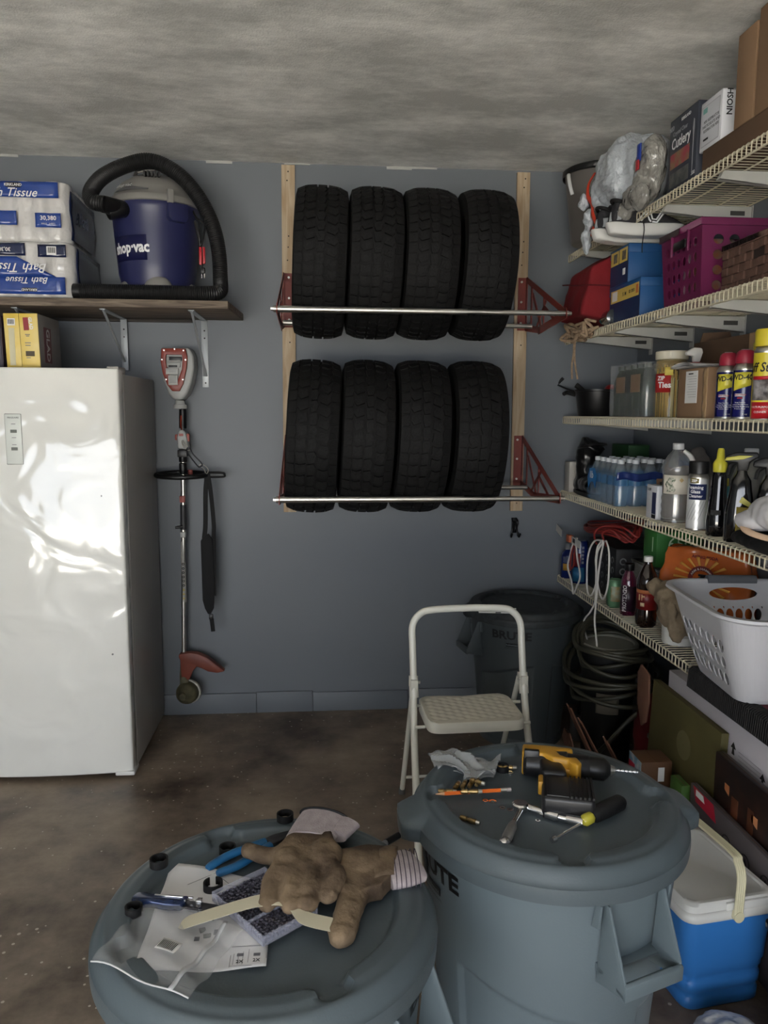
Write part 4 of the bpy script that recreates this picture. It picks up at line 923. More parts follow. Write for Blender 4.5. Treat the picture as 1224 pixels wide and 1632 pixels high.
black_ring(-.072, 1.408, 'black rubber ring behind the gloves near the pliers end', .0165)
black_ring(-.183, 1.212, 'open black ring standing on the paper beside the knife blade', .0165, 0, 100, True, ZL+.006)
black_ring(-.298, 1.150, 'black rubber ring half under the blue knife handle', .014, 0, 0, True)
# pliers
x, y = P(-.13, 1.31); t = thing('pliers', 'pliers with blue dipped handles sticking out from under the glove', 'pliers', (x, y, ZL), R(37))
PB = M('dipped_blue', (34,98,146), .4)
obj('grip', MB().tube(cr([(-.082, .010, .009), (-.04, .018, .010), (0, .016, .011), (.04, .010, .012)], 5), [.0062]+[.0085]*14+[.008], 14, flat=.8), PB, t)
obj('grip', MB().tube(cr([(-.078, -.016, .009), (-.04, -.020, .010), (0, -.014, .011), (.04, -.006, .012)], 5), [.0062]+[.0085]*14+[.008], 14, flat=.8), PB, t)
obj('jaw', MB().prism([(.04, .015), (.06, .016), (.085, .010), (.115, .003), (.115, -.003), (.085, -.010), (.06, -.012), (.04, -.011)], 'Z', .005, .017), M('dark_steel', (70,70,74), .35, .9), t, bevel=.003)
# gloves
GLV = M('brown_suede', (130,111,88), .85, rgb2=(70,56,43), vs_=13, bump=.5, bs=120, det=5)
CUF = M('knit_cuff', (168,158,160), .9, var=.1, vs_=60, bump=.4, bs=300)
def limb(m, pts, rs, fl=.62): m.tube(cr(pts, 5), [rs[min(int(i/5), len(rs)-2)]+(rs[min(int(i/5)+1, len(rs)-1)]-rs[min(int(i/5), len(rs)-2)])*((i % 5)/5) for i in range(5*(len(pts)-1)+1)], 12, flat=fl)
def capsule(m, pts, rs, fl):
    limb(m, pts, rs, fl); m.ell(pts[-1], (rs[-1], rs[-1], rs[-1]*fl), 12); m.ell(pts[0], (rs[0], rs[0], rs[0]*fl), 12)
x, y = P(-.030, 1.235); t = thing('work_glove', 'brown suede work glove palm up, thumb pointing left, overlapping the other glove', 'glove', (x, y, ZL+.026), 0, 'pair of work gloves')
m = MB()
m.prism([(-.058, -.035), (.035, -.048), (.052, .0), (.048, .085), (-.010, .10), (-.052, .03)], 'Z', -.004, .026)
capsule(m, [(-.045, .02, .008), (-.075, .035, .006), (-.103, .050, .004)], [.020, .0175, .0155], .75)
capsule(m, [(-.042, -.02, .010), (-.052, -.06, .008), (-.058, -.105, .002)], [.020, .018, .0165], .8)
capsule(m, [(-.015, -.03, .014), (-.018, -.07, .014), (-.022, -.112, .004)], [.019, .018, .0155], .8)
capsule(m, [(.010, -.035, .014), (.010, -.07, .016), (.006, -.112, .006)], [.019, .018, .015], .8)
capsule(m, [(.038, -.03, .014), (.050, -.062, .018), (.040, -.100, .008)], [.020, .019, .014], .85)
m.ell((.035, .0, .018), (.030, .05, .016), 14); m.ell((-.03, .0, .016), (.03, .035, .016), 14)
gl = blob('glove_body', m, GLV, t, voxel=.0034, it=7, disp=.012, ds=.040)
m = MB(); m.tube(cr([(.008, .060, .014), (.020, .100, .014), (.034, .140, .014)], 4), [.046]*9, 24, flat=.34, caps=True)
cf = obj('cuff', m, CUF, t)
obj('cuff_hem', MB().tube([(.034+.047*math.cos(a)*.97, .139-.018*math.cos(a), .014+.0165*math.sin(a)) for a in [2*math.pi*i/28 for i in range(28)]], .0026, 6, closed=True), black_r, cf)
m = MB(); m.tube(cr([(.05, .075, .012), (.066, .10, .012), (.078, .118, .012)], 4), [.028]*9, 20, flat=.4); obj('cuff_flap', m, CUF, t)
x, y = P(.065, 1.205); t = thing('work_glove', 'brown suede work glove with striped knit cuff at the right edge of the lid', 'glove', (x, y, ZL+.012), 0, 'pair of work gloves')
m = MB(); m.prism([(-.058, .05), (-.06, -.03), (-.02, -.065), (.032, -.048), (.062, -.002), (.048, .066), (.0, .070)], 'Z', -.004, .028)
capsule(m, [(-.01, -.04, .010), (-.026, -.09, .008), (-.038, -.138, .004)], [.027, .025, .021], .72)
capsule(m, [(-.05, .03, .010), (-.085, .03, .010), (-.12, .02, .008)], [.02, .018, .015], .7)
capsule(m, [(-.05, .0, .010), (-.085, -.01, .010), (-.12, -.02, .008)], [.02, .018, .015], .7)
m.ell((.0, .02, .022), (.045, .04, .016), 14)
gl = blob('glove_body', m, GLV, t, voxel=.0034, it=7, disp=.012, ds=.040)
obj('leather_patch', MB().grid(lambda u, v: (.015+.042*u+.012*v, -.035+.085*v+.012*u, .034-.006*(2*u-1)**2-.004*(2*v-1)**2), 8, 8), GLV, gl, solid=.003)
m = MB(); m.tube(cr([(.045, .008, .014), (.070, .012, .014), (.098, .022, .014)], 4), [.050, .050, .050, .049, .049, .048, .047, .046, .040], 28, flat=.34, up=(0, 0, 1))
cf = obj('cuff', m, CUF, t)
for k in range(6):
    q = .058+.0075*k
    obj('cuff_stripe', MB().tube([(q+.003*k*.2, .010+.05*math.cos(a)+.12*(q-.058), .014+.0176*math.sin(a)) for a in [math.pi*i/20 for i in range(-2, 23)]], .0009, 5), M('stripe_dark', (70,62,74), .8), cf)
t = thing('pen', 'dark marker pen lying behind the right glove cuff', 'pen', (*P(.10, 1.315), ZL), R(42))
obj('barrel', MB().tube([(-.04, 0, .006), (.03, 0, .006), (.045, 0, .006)], [.005, .0055, .003], 10), M('pen_grey', (120,122,128), .4), t); obj('cap', MB().cyl((.025, 0, .006), (.06, 0, .006), .0065, 10), black_p, t)
# ------------------------------------------------------------------ shelf items
def carton(name, lab, cat, x0, x1, y0, y1, z0, h, mat, group=None, rotz=0, flaps=True, tape=False, taper=0, bev=.003):
    t = thing(name, lab, cat, ((x0+x1)/2, (y0+y1)/2, z0), rotz, group); a, b = (x1-x0)/2, (y1-y0)/2
    m = MB(); T = Matrix(); m.box(-a, a, -b, b, .0, h-.002)
    o = obj('body', m, mat, t, bevel=bev)
    if flaps:
        obj('flap', MB().box(-a+.001, -.0015, -b+.001, b-.001, h-.002, h+.0005), mat, o, bevel=.0006)
        obj('flap', MB().box(.0015, a-.001, -b+.001, b-.001, h-.002, h+.0005), mat, o, bevel=.0006)
    if tape:
        obj('tape', MB().box(-.022, .022, -b-.0008, -b, h*.0, h).box(-.022, .022, -b, b, h+.0005, h+.0012), tape_m, o, smooth=False)
    return t
def T_(s, sz, mat, par, x, y, z, **k): return text(s, sz, mat, par, (x, y, z), **k)
z1, z2, z3, z4, z5 = (SH[k]-.0008+.0005 for k in (1, 2, 3, 4, 5))

# ---- topmost shelf
GB = M('bin_charcoal', (96,92,88), .4, coat=.2)
t = thing('waste_basket', 'grey plastic waste basket with black rim, at the far end of the topmost shelf', 'basket', (1.265, 3.52, z1))
prof = [(.001, 0), (.118, 0), (.123, .006), (.158, .30), (.163, .302), (.164, .310), (.158, .312), (.152, .304), (.118, .012), (.001, .010)]
obj('body', MB().lathe(prof, 48), GB, t)
obj('liner', MB().lathe([(.150, .295), (.160, .318), (.170, .312), (.171, .296), (.167, .290), (.169, .286)], 48), M('liner_black', (18,18,19), .35, bump=.8, bs=40), t)
obj('grip', MB().tube(cr([(-.163, -.045, .285), (-.172, -.075, .262), (-.168, -.085, .225), (-.155, -.080, .19)], 5), .008, 8, flat=.5), M('strap_white', (190,192,190), .4), t)
BAG = M('white_bag', (178,184,190), .28, bump=1, bs=11, bd=.03, coat=.4, stretch=(3, .7, 1.6)); ORR = M('orange_red_cord', (196,62,36), .5, bump=.5, bs=60)
t = thing('trash_bag', 'white plastic bag with orange-red drawstring on the topmost shelf beside the waste basket', 'plastic bag', (1.235, 3.10, z1+.012), 0)
m = MB().ell((0, 0, .165), (.135, .17, .145), 20).ell((-.02, .10, .12), (.10, .10, .11), 16).ell((.02, -.12, .16), (.11, .10, .12), 16).box(-.05, .08, -.12, .12, 0.002, .08)
blob('bag', m, BAG, t, voxel=.007, it=2, disp=.045, ds=.075)
m = MB().tube(cr([(-.09, .165, .215), (-.115, .16, .17), (-.12, .15, .12), (-.110, .125, .085), (-.115, .10, .04), (-.105, .085, .0)], 5), .013, 8, flat=.35, up=(1, 0, 0)); obj('drawstring', m, ORR, t)
obj('drawstring', MB().tube(cr([(-.10, .12, -.01), (-.11, .16, -.06), (-.115, .17, -.10)], 5), .011, 8, flat=.35, up=(1, 0, 0)), ORR, t)
m = MB().ell((-.13, .17, .10), (.02, .025, .035), 12).ell((-.12, .135, .02), (.018, .03, .05), 12).ell((-.118, .15, -.06), (.018, .025, .06), 12); blob('bag_end', m, BAG, t, voxel=.006, it=2, disp=.03, ds=.02)
t = thing('plastic_bag', 'crumpled clear plastic bag with blue and red print, between white bag and cutlery box', 'plastic bag', (1.215, 2.86, z1), 0)
CB = M('clear_bag', (138,136,130), .18, bump=1, bs=13, bd=.03, coat=.8, stretch=(3, .8, 1.5))
m = MB().ell((0, .02, .12), (.055, .075, .10), 16).ell((-.03, .06, .04), (.045, .08, .05), 14).ell((-.045, .12, .01), (.03, .05, .04), 14).ell((0, -.03, .17), (.04, .04, .07), 14).ell((-.045, -.03, .02), (.03, .06, .05), 14)
bg_ = blob('bag', m, CB, t, voxel=.006, it=2, disp=.03, ds=.05)
obj('printed_logo', MB().grid(lambda u, v: (-.055-.004*math.sin(u*3), -.035+.035*(1-u), .145+.06*v), 6, 6), M('logo_blue', (30,56,140), .4), bg_, solid=.004)
obj('printed_logo', MB().grid(lambda u, v: (-.058-.004*math.sin(u*3), -.03+.030*(1-u), .115+.035*v), 6, 6), M('logo_red', (160,36,44), .4), bg_, solid=.004)
NV = M('cutlery_box_navy', (52,56,66), .5, var=.08)
t = carton('cutlery_box', 'dark navy carton lettered Cutlery standing on the topmost shelf', 'box', 1.235, 1.42, 2.555, 2.76, z1, .252, NV)
x = -.0935
T_('Cutlery', .050, white_i, t, x, .012, .165, rot=FX, bold=.012, sx=.9); T_('Crystal Clear', .020, M('pale_grey_print', (150,152,156), .5), t, x, .02, .200, rot=FX)
T_('300', .024, M('pale_grey_print'), t, x, .085, .222, rot=FX, bold=.02); T_('KIRKLAND', .014, white_i, t, x, -.02, .232, rot=FX, bold=.02); T_('300', .018, white_i, t, x, -.088, .03, rot=FX)
obj('food_photo', MB().box(x-.0005, x, -.055, .085, .085, .135), M('salad_photo', (120,116,80), .5, rgb2=(150,60,70), vs_=22), t, smooth=False)
obj('food_photo', MB().box(x-.0005, x, -.055, .085, .022, .070), M('fork_photo', (96,96,92), .4, rgb2=(50,56,60), vs_=30), t, smooth=False)
obj('spoon_print', MB().prism([(-.082, .03), (-.078, .03), (-.077, .15), (-.073, .175), (-.078, .205), (-.084, .20), (-.086, .175), (-.083, .15)], 'X', x-.0005, x), M('pale_grey_print'), t, smooth=False)
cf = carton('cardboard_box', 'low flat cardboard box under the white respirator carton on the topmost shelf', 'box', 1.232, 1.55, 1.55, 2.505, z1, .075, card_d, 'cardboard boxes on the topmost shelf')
t = carton('respirator_box', 'white carton lettered NIOSH resting on the flat cardboard box', 'box', 1.235, 1.40, 2.400, 2.535, z1+.077, .150, M('carton_white', (205,207,212), .5, var=.02))
x = -.083
obj('printed_frame', MB().box(x-.0005, x, -.056, .056, .012, .135), M('frame_grey', (170,172,178), .5), t, smooth=False)
obj('printed_panel', MB().box(x-.0008, x, -.053, .053, .015, .132), M('panel_pale', (196,198,204), .5), t, smooth=False)
obj('teal_mark', MB().box(x-.0012, x, .022, .048, .112, .128), M('teal_print', (110,164,160), .5), t, smooth=False)
for i, s in enumerate(('N95 RESPIRATOR', 'PARTICULATE AND', 'RESPIRATOR N95')): T_(s, .0125, ink_g, t, x-.001, -.006, .085-.014*i, rot=FX, bold=.02)
obj('print_line', MB().box(x-.0014, x-.0006, .01, .04, .028, .034), ink, t, smooth=False)
T_('NIOSH', .026, ink, t, -.058, -.0685, .112, rot=(R(90), R(-90), 0), bold=.02)
carton('cardboard_box', 'tall narrow cardboard box right of the white respirator carton', 'box', 1.235, 1.5, 2.225, 2.325, z1+.077, .262, card, 'cardboard boxes on the topmost shelf')
carton('cardboard_box', 'big tan cardboard box at the upper right corner, nearest on the topmost shelf', 'box', 1.235, 1.55, 1.82, 2.215, z1+.077, .285, card, 'cardboard boxes on the topmost shelf', tape=True)

# ---- second shelf
RB = M('red_fabric', (118,20,28), .85, bump=.3, bs=200, var=.1)
t = thing('fabric_bag', 'red fabric bag slumped at the far end of the second shelf', 'bag', (1.24, 3.42, z2), 0)
m = MB().prism([(-.125, .05), (.13, .0), (.13, .30), (.02, .31), (-.085, .25)], 'Y', -.14, .16)
b = blob('bag', m, RB, t, voxel=.010, it=5, disp=.022, ds=.09)
obj('seam', MB().tube(cr([(-.118, .15, .215), (-.125, .05, .20), (-.125, -.03, .185), (-.12, -.10, .175), (-.08, -.155, .17), (.06, -.155, .165)], 5), .003, 6), M('dark_red', (84,8,16), .9), b)
t = thing('twine_bundle', 'tangled tan twine bundle with frayed ends hanging off the far end of the second shelf', 'rope', (1.185, 3.55, z2), 0)
TW = M('tan_twine', (150,128,104), .9, var=.2, vs_=60, bump=.6, bs=200); rnd = random.Random(11)
for k in range(9):
    p = [Vector((rnd.uniform(-.05, .03), rnd.uniform(-.20, .06), rnd.uniform(-.045, .035)))]
    for i in range(6): p.append(Vector((rnd.uniform(-.05, .03), max(-.22, min(.08, p[-1].y+rnd.uniform(-.09, .09))), rnd.uniform(-.04, .035))))
    obj('strand', MB().tube(cr(p, 5), .007, 8), TW, t)
for dx in (0, .016): obj('hanging_end', MB().tube(cr([(-.02+dx*.3, -.04, -.02), (-.024+dx*.3, -.05, -.10), (-.03+dx, -.05, -.15), (-.028+dx*1.6, -.055, -.215)], 5), .0045, 8), TW, t)
t = thing('small_bottle', 'small dark bottle with teal cap lying in front of the red bag', 'bottle', (1.235, 3.26, z2+.034), 0)
obj('body', MB().tube([(.0, -.05, 0), (.0, -.045, 0), (0, .03, 0), (0, .045, 0), (0, .052, 0)], [.022, .032, .032, .018, .016], 18), M('smoky_bottle', (46,52,56), .2, coat=1), t)
obj('cap', MB().tube([(0, .052, 0), (0, .055, 0), (0, .075, 0), (0, .078, 0)], [.014, .020, .020, .015], 18), M('teal_cap', (28,120,118), .4), t)

BX = M('shoe_box_blue', (30,78,128), .5, var=.05); BXD = M('shoe_box_end', (26,48,84), .5, var=.08); YL = M('label_yellow', (212,184,96), .5)
def shoebox(lab, y0, y1, z, h, x1):
    t = thing('shoe_box', lab, 'shoe box', (1.232, y0, z), 0, 'blue shoe boxes on the second shelf'); w, d = x1-1.232, y1-y0
    obj('box', MB().box(0, w, .001, d-.001, 0, h-.03), BX, t, bevel=.002); ld = obj('lid', MB().box(-.002, w+.002, -.002, d+.002, h-.034, h), BX, t, bevel=.002)
    obj('end_print', MB().box(-.0008, 0, .004, d-.004, .003, h-.036), BXD, t, smooth=False)
    return t, w, d
a, w_, d_ = shoebox('lower blue shoe box, yellow size label on its end', 2.945, 3.262, z2, .152, 1.43)
lb = obj('size_label', MB().box(-.0035, -.0025, .01, .295, .085, .135), YL, a, smooth=False)
for (y0, y1, s) in ((.04, .075, 'A'),): pass
T_('5  M', .020, ink, lb, -.0042, .15, .108, rot=FX, bold=.02); T_('ID 2051', .018, ink, lb, -.0042, .075, .110, rot=FX, bold=.01); obj('picture', MB().box(-.0040, -.0034, .225, .28, .092, .130), paper, lb, smooth=False); obj('orange_square', MB().box(-.0040, -.0034, .015, .035, .095, .128), M('label_orange', (200,110,60), .5), lb, smooth=False)
b, w_, d_ = shoebox('upper blue shoe box directly under the sneakers', 3.075, 3.268, z2+.1535, .150, 1.438)
for y0, y1 in ((.10, .18), (.01, .09)):
    lb = obj('size_label', MB().box(-.0035, -.0025, y0, y1, .085, .140), YL, b, smooth=False); obj('picture', MB().box(-.0042, -.0034, y0+.012, y1-.03, .094, .130), M('shoe_pic', (120,110,96), .5, rgb2=(60,56,60), vs_=60), lb, smooth=False)
obj('white_sticker', MB().box(-.0018, -.0008, .03, .055, .035, .06), paper, b, smooth=False)
text('asics', .014, M('faint_print', (90,130,180), .5), b, (.15, -.0008, .03))

# sneakers, heel out over the aisle
SKB = M('sneaker_knit', (40,40,43), .85, var=.25, vs_=60, bump=.4, bs=200); SKW = M('sneaker_sole', (206,206,202), .55, var=.03)
def sneaker(lab, y, rz, first=None):
    t = thing('sneaker', lab, 'shoe', (1.122, y, z2+.305), rz, 'pair of sneakers on the shoe boxes')
    # local: x from heel(0) to toe(.29)
    def W(x): return .030+.014*math.sin(min(1, max(0, x/.29))*math.pi)**.5+.004*(x > .18)
    xs = [0, .02, .06, .10, .15, .20, .245, .275, .29]; ws = [.020, .032, .036, .034, .035, .042, .044, .032, .012]
    m = MB(); lo = []
    for z, f in ((.0, .80), (.010, 1.0), (.034, 1.08), (.050, .98), (.051, .80)):
        ring_ = [(x-(.018 if x < .01 else 0)*(z/.03 if z < .03 else 1), w*f, z+(.010*(x/.29)**3 if z < .01 else 0)+(.006 if x < .03 else 0)) for x, w in zip(xs, ws)]
        lo.append(ring_+[(x, -w, zz) for x, w, zz in ring_[::-1]])
    n = len(lo[0]); m.v = [p for r in lo for p in r]; m.f = [(j*n+i, j*n+(i+1) % n, (j+1)*n+(i+1) % n, (j+1)*n+i) for j in range(4) for i in range(n)]+[tuple(range(n-1, -1, -1)), tuple(range(4*n, 5*n))]; m.mi = [0]*len(m.f)
    sole = obj('sole', m, SKW, t, sub=2); sole.modifiers[-1].levels = 1
    hs = [.105, .142, .146, .136, .116, .094, .072, .056, .048]
    m = MB(); st_ = []
    for k, (x, w) in enumerate(zip(xs, ws)):
        h = hs[k]; r_ = [(x, s*w*c, .042+(h-.042)*zf) for s, c, zf in ((1, .98, 0), (1, .96, .35), (1, .78, .75), (1, .42, 1.0), (-1, .42, 1.0), (-1, .78, .75), (-1, .96, .35), (-1, .98, 0))]
        st_.append(r_)
    n = 8; m.v = [p for r in st_ for p in r]; m.f = [(j*n+i, j*n+(i+1) % n, (j+1)*n+(i+1) % n, (j+1)*n+i) for j in range(len(xs)-1) for i in range(n)]+[tuple(range(n)), tuple(range((len(xs)-1)*n, len(xs)*n))[::-1]]; m.mi = [0]*len(m.f)
    up = obj('upper', m, SKB, t, sub=2)
    obj('collar', MB().tube(cr([(.004, 0, .138), (.02, .026, .132), (.06, .028, .120), (.09, .015, .110), (.095, 0, .112), (.09, -.015, .110), (.06, -.028, .120), (.02, -.026, .132)], 5, True), .007, 8, closed=True), black_r, up)
    obj('tongue', MB().grid(lambda u, v: (.075+.05*v-.02*(1-v), -.02+.04*u, .15-.05*v-.01*abs(u-.5)), 6, 6), SKB, up, solid=.006)
    obj('heel_patch', MB().grid(lambda u, v: (-.003+.035*abs(2*u-1)**1.5+.004*v, (2*u-1)*.037, .060+.034*v), 10, 3), M('heel_grey', (150,154,158), .5), up, solid=.002)
    for i in range(4): obj('lace', MB().tube(cr([(.10+.022*i, -.022, .078-.006*i), (.105+.022*i, 0, .092-.007*i), (.10+.022*i, .022, .078-.006*i)], 4), .0025, 6), black_p, up)
    # N mark on the near side, built as raised reflective strokes
    def side(x, z): return (x, -.0395-(.004 if x > .12 else 0), z+.012)
    for pl in ([(.095, .044), (.125, .080), (.140, .080), (.150, .050), (.165, .048), (.185, .078)], [(.108, .044), (.129, .069), (.138, .048), (.145, .040)], [(.150, .040), (.168, .038), (.196, .076)]):
        obj('side_mark', MB().tube([side(*p) for p in pl], .0034, 6), M('reflective_white', (235,238,240), .4), up)
    return t
s1_ = sneaker('black sneaker with white N mark and white sole, nearer one of the pair', 3.005, R(-3))
s2_ = sneaker('black sneaker with white sole, farther one of the pair, heel beside the red bag', 3.115, R(5))
s2_.location.x = 1.105
obj('hanging_lace', MB().tube(cr([(.115, -.045, .05), (.117, -.052, .02), (.112, -.053, -.03), (.113, -.052, -.065)], 4), .002, 6), black_p, s1_)

# magenta crate
MG = M('magenta_plastic', (100,30,70), .42, var=.03)
t = thing('storage_crate', 'magenta plastic storage crate with round holes on the second shelf', 'crate', (1.238, 2.49, z2), 0)
W_, D_, H_ = .335, .30, .262
def wall(p0, p1, q0, q1, nx):   # outward face; p bottom, q top
    p0, p1, q0, q1 = map(Vector, (p0, p1, q0, q1)); nn = (p1-p0).cross(q0-p0).normalized()
    def f(u, v, w): return p0.lerp(p1, u).lerp(q0.lerp(q1, u), v)-nn*w
    m = MB(); perf(m, f, nx, 4, hr=.33, th=.003, border=.09, ovalv=1); return m
tp = .015
c = [(tp, tp), (W_-tp, tp), (W_-tp, D_-tp), (tp, D_-tp)]; C_ = [(0, 0), (W_, 0), (W_, D_), (0, D_)]
for i, nx in ((0, 5), (1, 5), (2, 5), (3, 6)):
    j = (i+1) % 4
    o = obj('side_panel', wall((*c[i], .006), (*c[j], .006), (*C_[i], H_-.022), (*C_[j], H_-.022), nx), MG, t, smooth=False)
m = MB(); 
for (a_, b_, c_, d_) in ((-.006, W_+.006, -.006, .004), (-.006, W_+.006, D_-.004, D_+.006), (-.006, .004, -.006, D_+.006), (W_-.004, W_+.006, -.006, D_+.006)): m.box(a_, b_, c_, d_, H_-.024, H_)
obj('rim', m, MG, t, bevel=.002)
obj('base', MB().box(tp, W_-tp, tp, D_-tp, 0, .008), MG, t, bevel=.002)
obj('handle_slot', MB().box(-.008, -.002, .10, .19, H_-.075, H_-.045), black_p, t, bevel=.003)
for y in (.085, .205): obj('handle_rib', MB().box(-.009, .0, y-.005, y+.005, H_-.09, H_-.02), MG, t, bevel=.002)
for i, (cx, cy, sx_, sy_, h, m_) in enumerate(((.10, .12, .11, .14, .20, M('orange_packet', (140,90,60), .4, rgb2=(120,110,106), vs_=25)), (.22, .13, .10, .16, .19, M('grey_packet', (130,134,140), .4, rgb2=(196,190,180), vs_=20)), (.16, .245, .20, .05, .21, M('pale_packet', (200,198,196), .4, rgb2=(150,120,130), vs_=16)))):
    q = thing('packet', ['orange and white packet inside the magenta crate', 'grey and cream packet inside the magenta crate', 'pale packet at the back inside the magenta crate'][i], 'packet', (1.238+cx, 2.49+cy, z2+.009), 0)
    m = MB().prism([(-sx_/2, 0), (sx_/2, 0), (sx_*.46, h*.5), (sx_*.4, h), (-sx_*.4, h), (-sx_*.46, h*.5)], 'Y', -sy_/2, sy_/2); obj('packet_body', m, m_, q, bevel=.012, seg=3); obj('sealed_top', MB().box(-sx_*.38, sx_*.38, -.002, .002, h-.004, h+.012), m_, q, bevel=.001)
# brown woven basket
BW2 = M('brown_weave', (88,64,54), .8, var=.2, vs_=30, bump=.4, bs=120)
t = thing('woven_basket', 'dark brown woven basket at the right edge of the second shelf', 'basket', (1.262, 1.99, z2), 0)
W_, D_, H_ = .22, .40, .150
obj('liner', MB().box(.006, W_-.006, .006, D_-.006, .002, .01).box(.006, .012, .006, D_-.006, .01, H_-.02).box(W_-.012, W_-.006, .006, D_-.006, .01, H_-.02).box(.012, W_-.012, .006, .012, .01, H_-.02).box(.012, W_-.012, D_-.012, D_-.006, .01, H_-.02), M('weave_dark', (40,28,24), .9), t, smooth=False)
nr = 5; hh = (H_-.022)/nr
for r_ in range(nr):
    for k in range(12):
        if r_ == 3 and k in (5, 6): continue
        y0 = D_*k/12; dd = .004 if (k+r_) % 2 else 0
        obj('weave_block', MB().box(-dd, .006, y0+.001, y0+D_/12-.001, .003+hh*r_, .003+hh*(r_+1)-.0015), BW2, t, bevel=.0015, seg=1)
    for k in range(7):
        x0 = W_*k/7; dd = .004 if (k+r_) % 2 else 0
        for (ya, yb) in ((-dd, .006), (D_-.006, D_+dd)): obj('weave_block', MB().box(x0+.001, x0+W_/7-.001, ya, yb, .003+hh*r_, .003+hh*(r_+1)-.0015), BW2, t, bevel=.0015, seg=1)
m = MB()
for (a_, b_, c_, d_) in ((-.004, W_+.004, -.004, .010), (-.004, W_+.004, D_-.010, D_+.004), (-.004, .010, -.004, D_+.004), (W_-.01, W_+.004, -.004, D_+.004)): m.box(a_, b_, c_, d_, H_-.02, H_)
obj('rim', m, BW2, t, bevel=.003)

# ---- middle shelf
t = thing('tool_caddy', 'black caddy of garden tools at the far end of the middle shelf', 'bucket', (1.32, 3.60, z3), 0)
obj('bucket', MB().lathe([(.001, 0), (.085, 0), (.090, .006), (.105, .118), (.110, .12), (.110, .128), (.102, .128), (.085, .01), (.001, .008)], 28), black_p, t)
obj('tool_handle', MB().tube([(-.05, .03, .10), (-.11, .13, .135), (-.135, .19, .155)], .005, 8), M('dark_steel', (70,70,74), .35, .9), t)
obj('tool_grip', MB().tube(cr([(-.150, .20, .105), (-.142, .20, .14), (-.128, .195, .17), (-.112, .185, .19)], 4), .008, 8), black_r, t)
obj('tool_grip', MB().tube(cr([(-.09, .06, .105), (-.13, .06, .115), (-.15, .05, .108)], 4), .010, 8), black_r, t)
obj('tool_grip', MB().tube(cr([(-.05, .0, .10), (-.08, .04, .14), (-.09, .05, .15)], 4), .014, 8), black_r, t)
obj('red_part', MB().ell((.045, -.05, .13), (.03, .04, .022), 14), M('tool_red', (140,28,30), .4), t)
# bottle pack
t = thing('bottle_pack', 'shrink-wrapped pack of green-tinted bottles on the middle shelf', 'bottle pack', (1.245, 2.915, z3), 0)
GL = M('green_bottle', (84,104,86), .08, trans=.85, coat=.6, ior=1.3); CPW = M('bottle_cap_green', (86,92,86), .4)
def bottle_mb(r, h): return MB().lathe([(.001, 0), (r*.8, 0), (r, .006), (r*.96, h*.18), (r, h*.22), (r*.95, h*.40), (r, h*.44), (r, h*.62), (r*.85, h*.74), (r*.42, h*.88), (r*.38, h*.93), (.001, h*.93)], 16)
b0 = None
for i in range(3):
    for j in range(5):
        p = (.035+.064*i, .035+.066*j, 0)
        if b0 is None: b0 = obj('bottle', bottle_mb(.031, .215), GL, t, loc=p); cp0 = obj('cap', MB().lathe([(.001, .196), (.014, .196), (.014, .212), (.012, .214), (.001, .214)], 12), CPW, b0)
        else:
            q = b0.copy(); C.objects.link(q); q.location = p; q.parent = t; q2 = cp0.copy(); C.objects.link(q2); q2.parent = q
def wrapbox(x0, x1, y0, y1, z0, z1, mat, par, name='shrink_wrap'):
    m = MB(); g = lambda a, b, c: m.grid(lambda u, v: [a[k]+(b[k]-a[k])*u+(c[k]-a[k])*v for k in range(3)], 8, 8)
    g((x0, y0, z0), (x0, y1, z0), (x0, y0, z1)); g((x0, y0, z0), (x1, y0, z0), (x0, y0, z1)); g((x1, y0, z0), (x1, y1, z0), (x1, y0, z1)); g((x0, y1, z0), (x1, y1, z0), (x0, y1, z1)); g((x0, y0, z1), (x1, y0, z1), (x0, y1, z1))
    o = obj(name, m, mat, par); tx = bpy.data.textures.get('wrap') or bpy.data.textures.new('wrap', 'CLOUDS'); tx.noise_scale = .03
    d = o.modifiers.new('crinkle', 'DISPLACE'); d.texture = tx; d.strength = .006; d.mid_level = 1.0; d.texture_coords = 'GLOBAL'; return o
wrapbox(-.001, .205, -.001, .34, .002, .219, film('wrap_film', (210,214,214), .16, .1), t)
obj('paper_tray', MB().box(-.0015, .204, -.002, .340, .0, .004).box(-.003, -.0015, .02, .11, .10, .17).box(-.003, -.0015, .17, .26, .10, .165), M('tray_card', (130,110,92), .8), t, smooth=False)
# zip tie jar
JX, JY = 1.322, 2.838
t = thing('zip_tie_jar', 'clear jar of cable ties with cream lid and red label on the middle shelf', 'jar', (JX, JY, z3), 0)
obj('jar', MB().lathe([(.001, 0), (.052, 0), (.056, .004), (.057, .20), (.054, .212), (.050, .218), (.050, .226)], 36), film('jar_plastic', (196,170,110), .30, .1), t)
obj('lid', MB().lathe([(.050, .218), (.0585, .218), (.0595, .222), (.0595, .246), (.056, .249), (.001, .249)], 36), M('lid_cream', (206,200,180), .45), t)
rnd = random.Random(4); 
for nm, colr, n_, h_ in (('yellow_ties', (190,160,90), 60, .20), ('black_ties', (24,24,24), 90, .15), ('pale_ties', (206,206,170), 30, .15)):
    m = MB()
    for i in range(n_):
        a = rnd.uniform(0, 6.28) if nm != 'pale_ties' else rnd.uniform(-2.0, -1.3); r_ = .050*math.sqrt(rnd.random()) if nm != 'pale_ties' else rnd.uniform(.035, .05)
        x, y = r_*math.cos(a), r_*math.sin(a); h2 = h_*rnd.uniform(.8, 1); m.box(x-.0016, x+.0016, y-.0008, y+.0008, .004, h2)
    o = obj(nm, m, M(nm, colr, .5), t, smooth=False); o['kind'] = 'stuff'
lb = obj('label', patch(.0578, .095, .165, R(-95), R(-25), 14), M('label_red', (158,34,34), .5), t, solid=.0006)
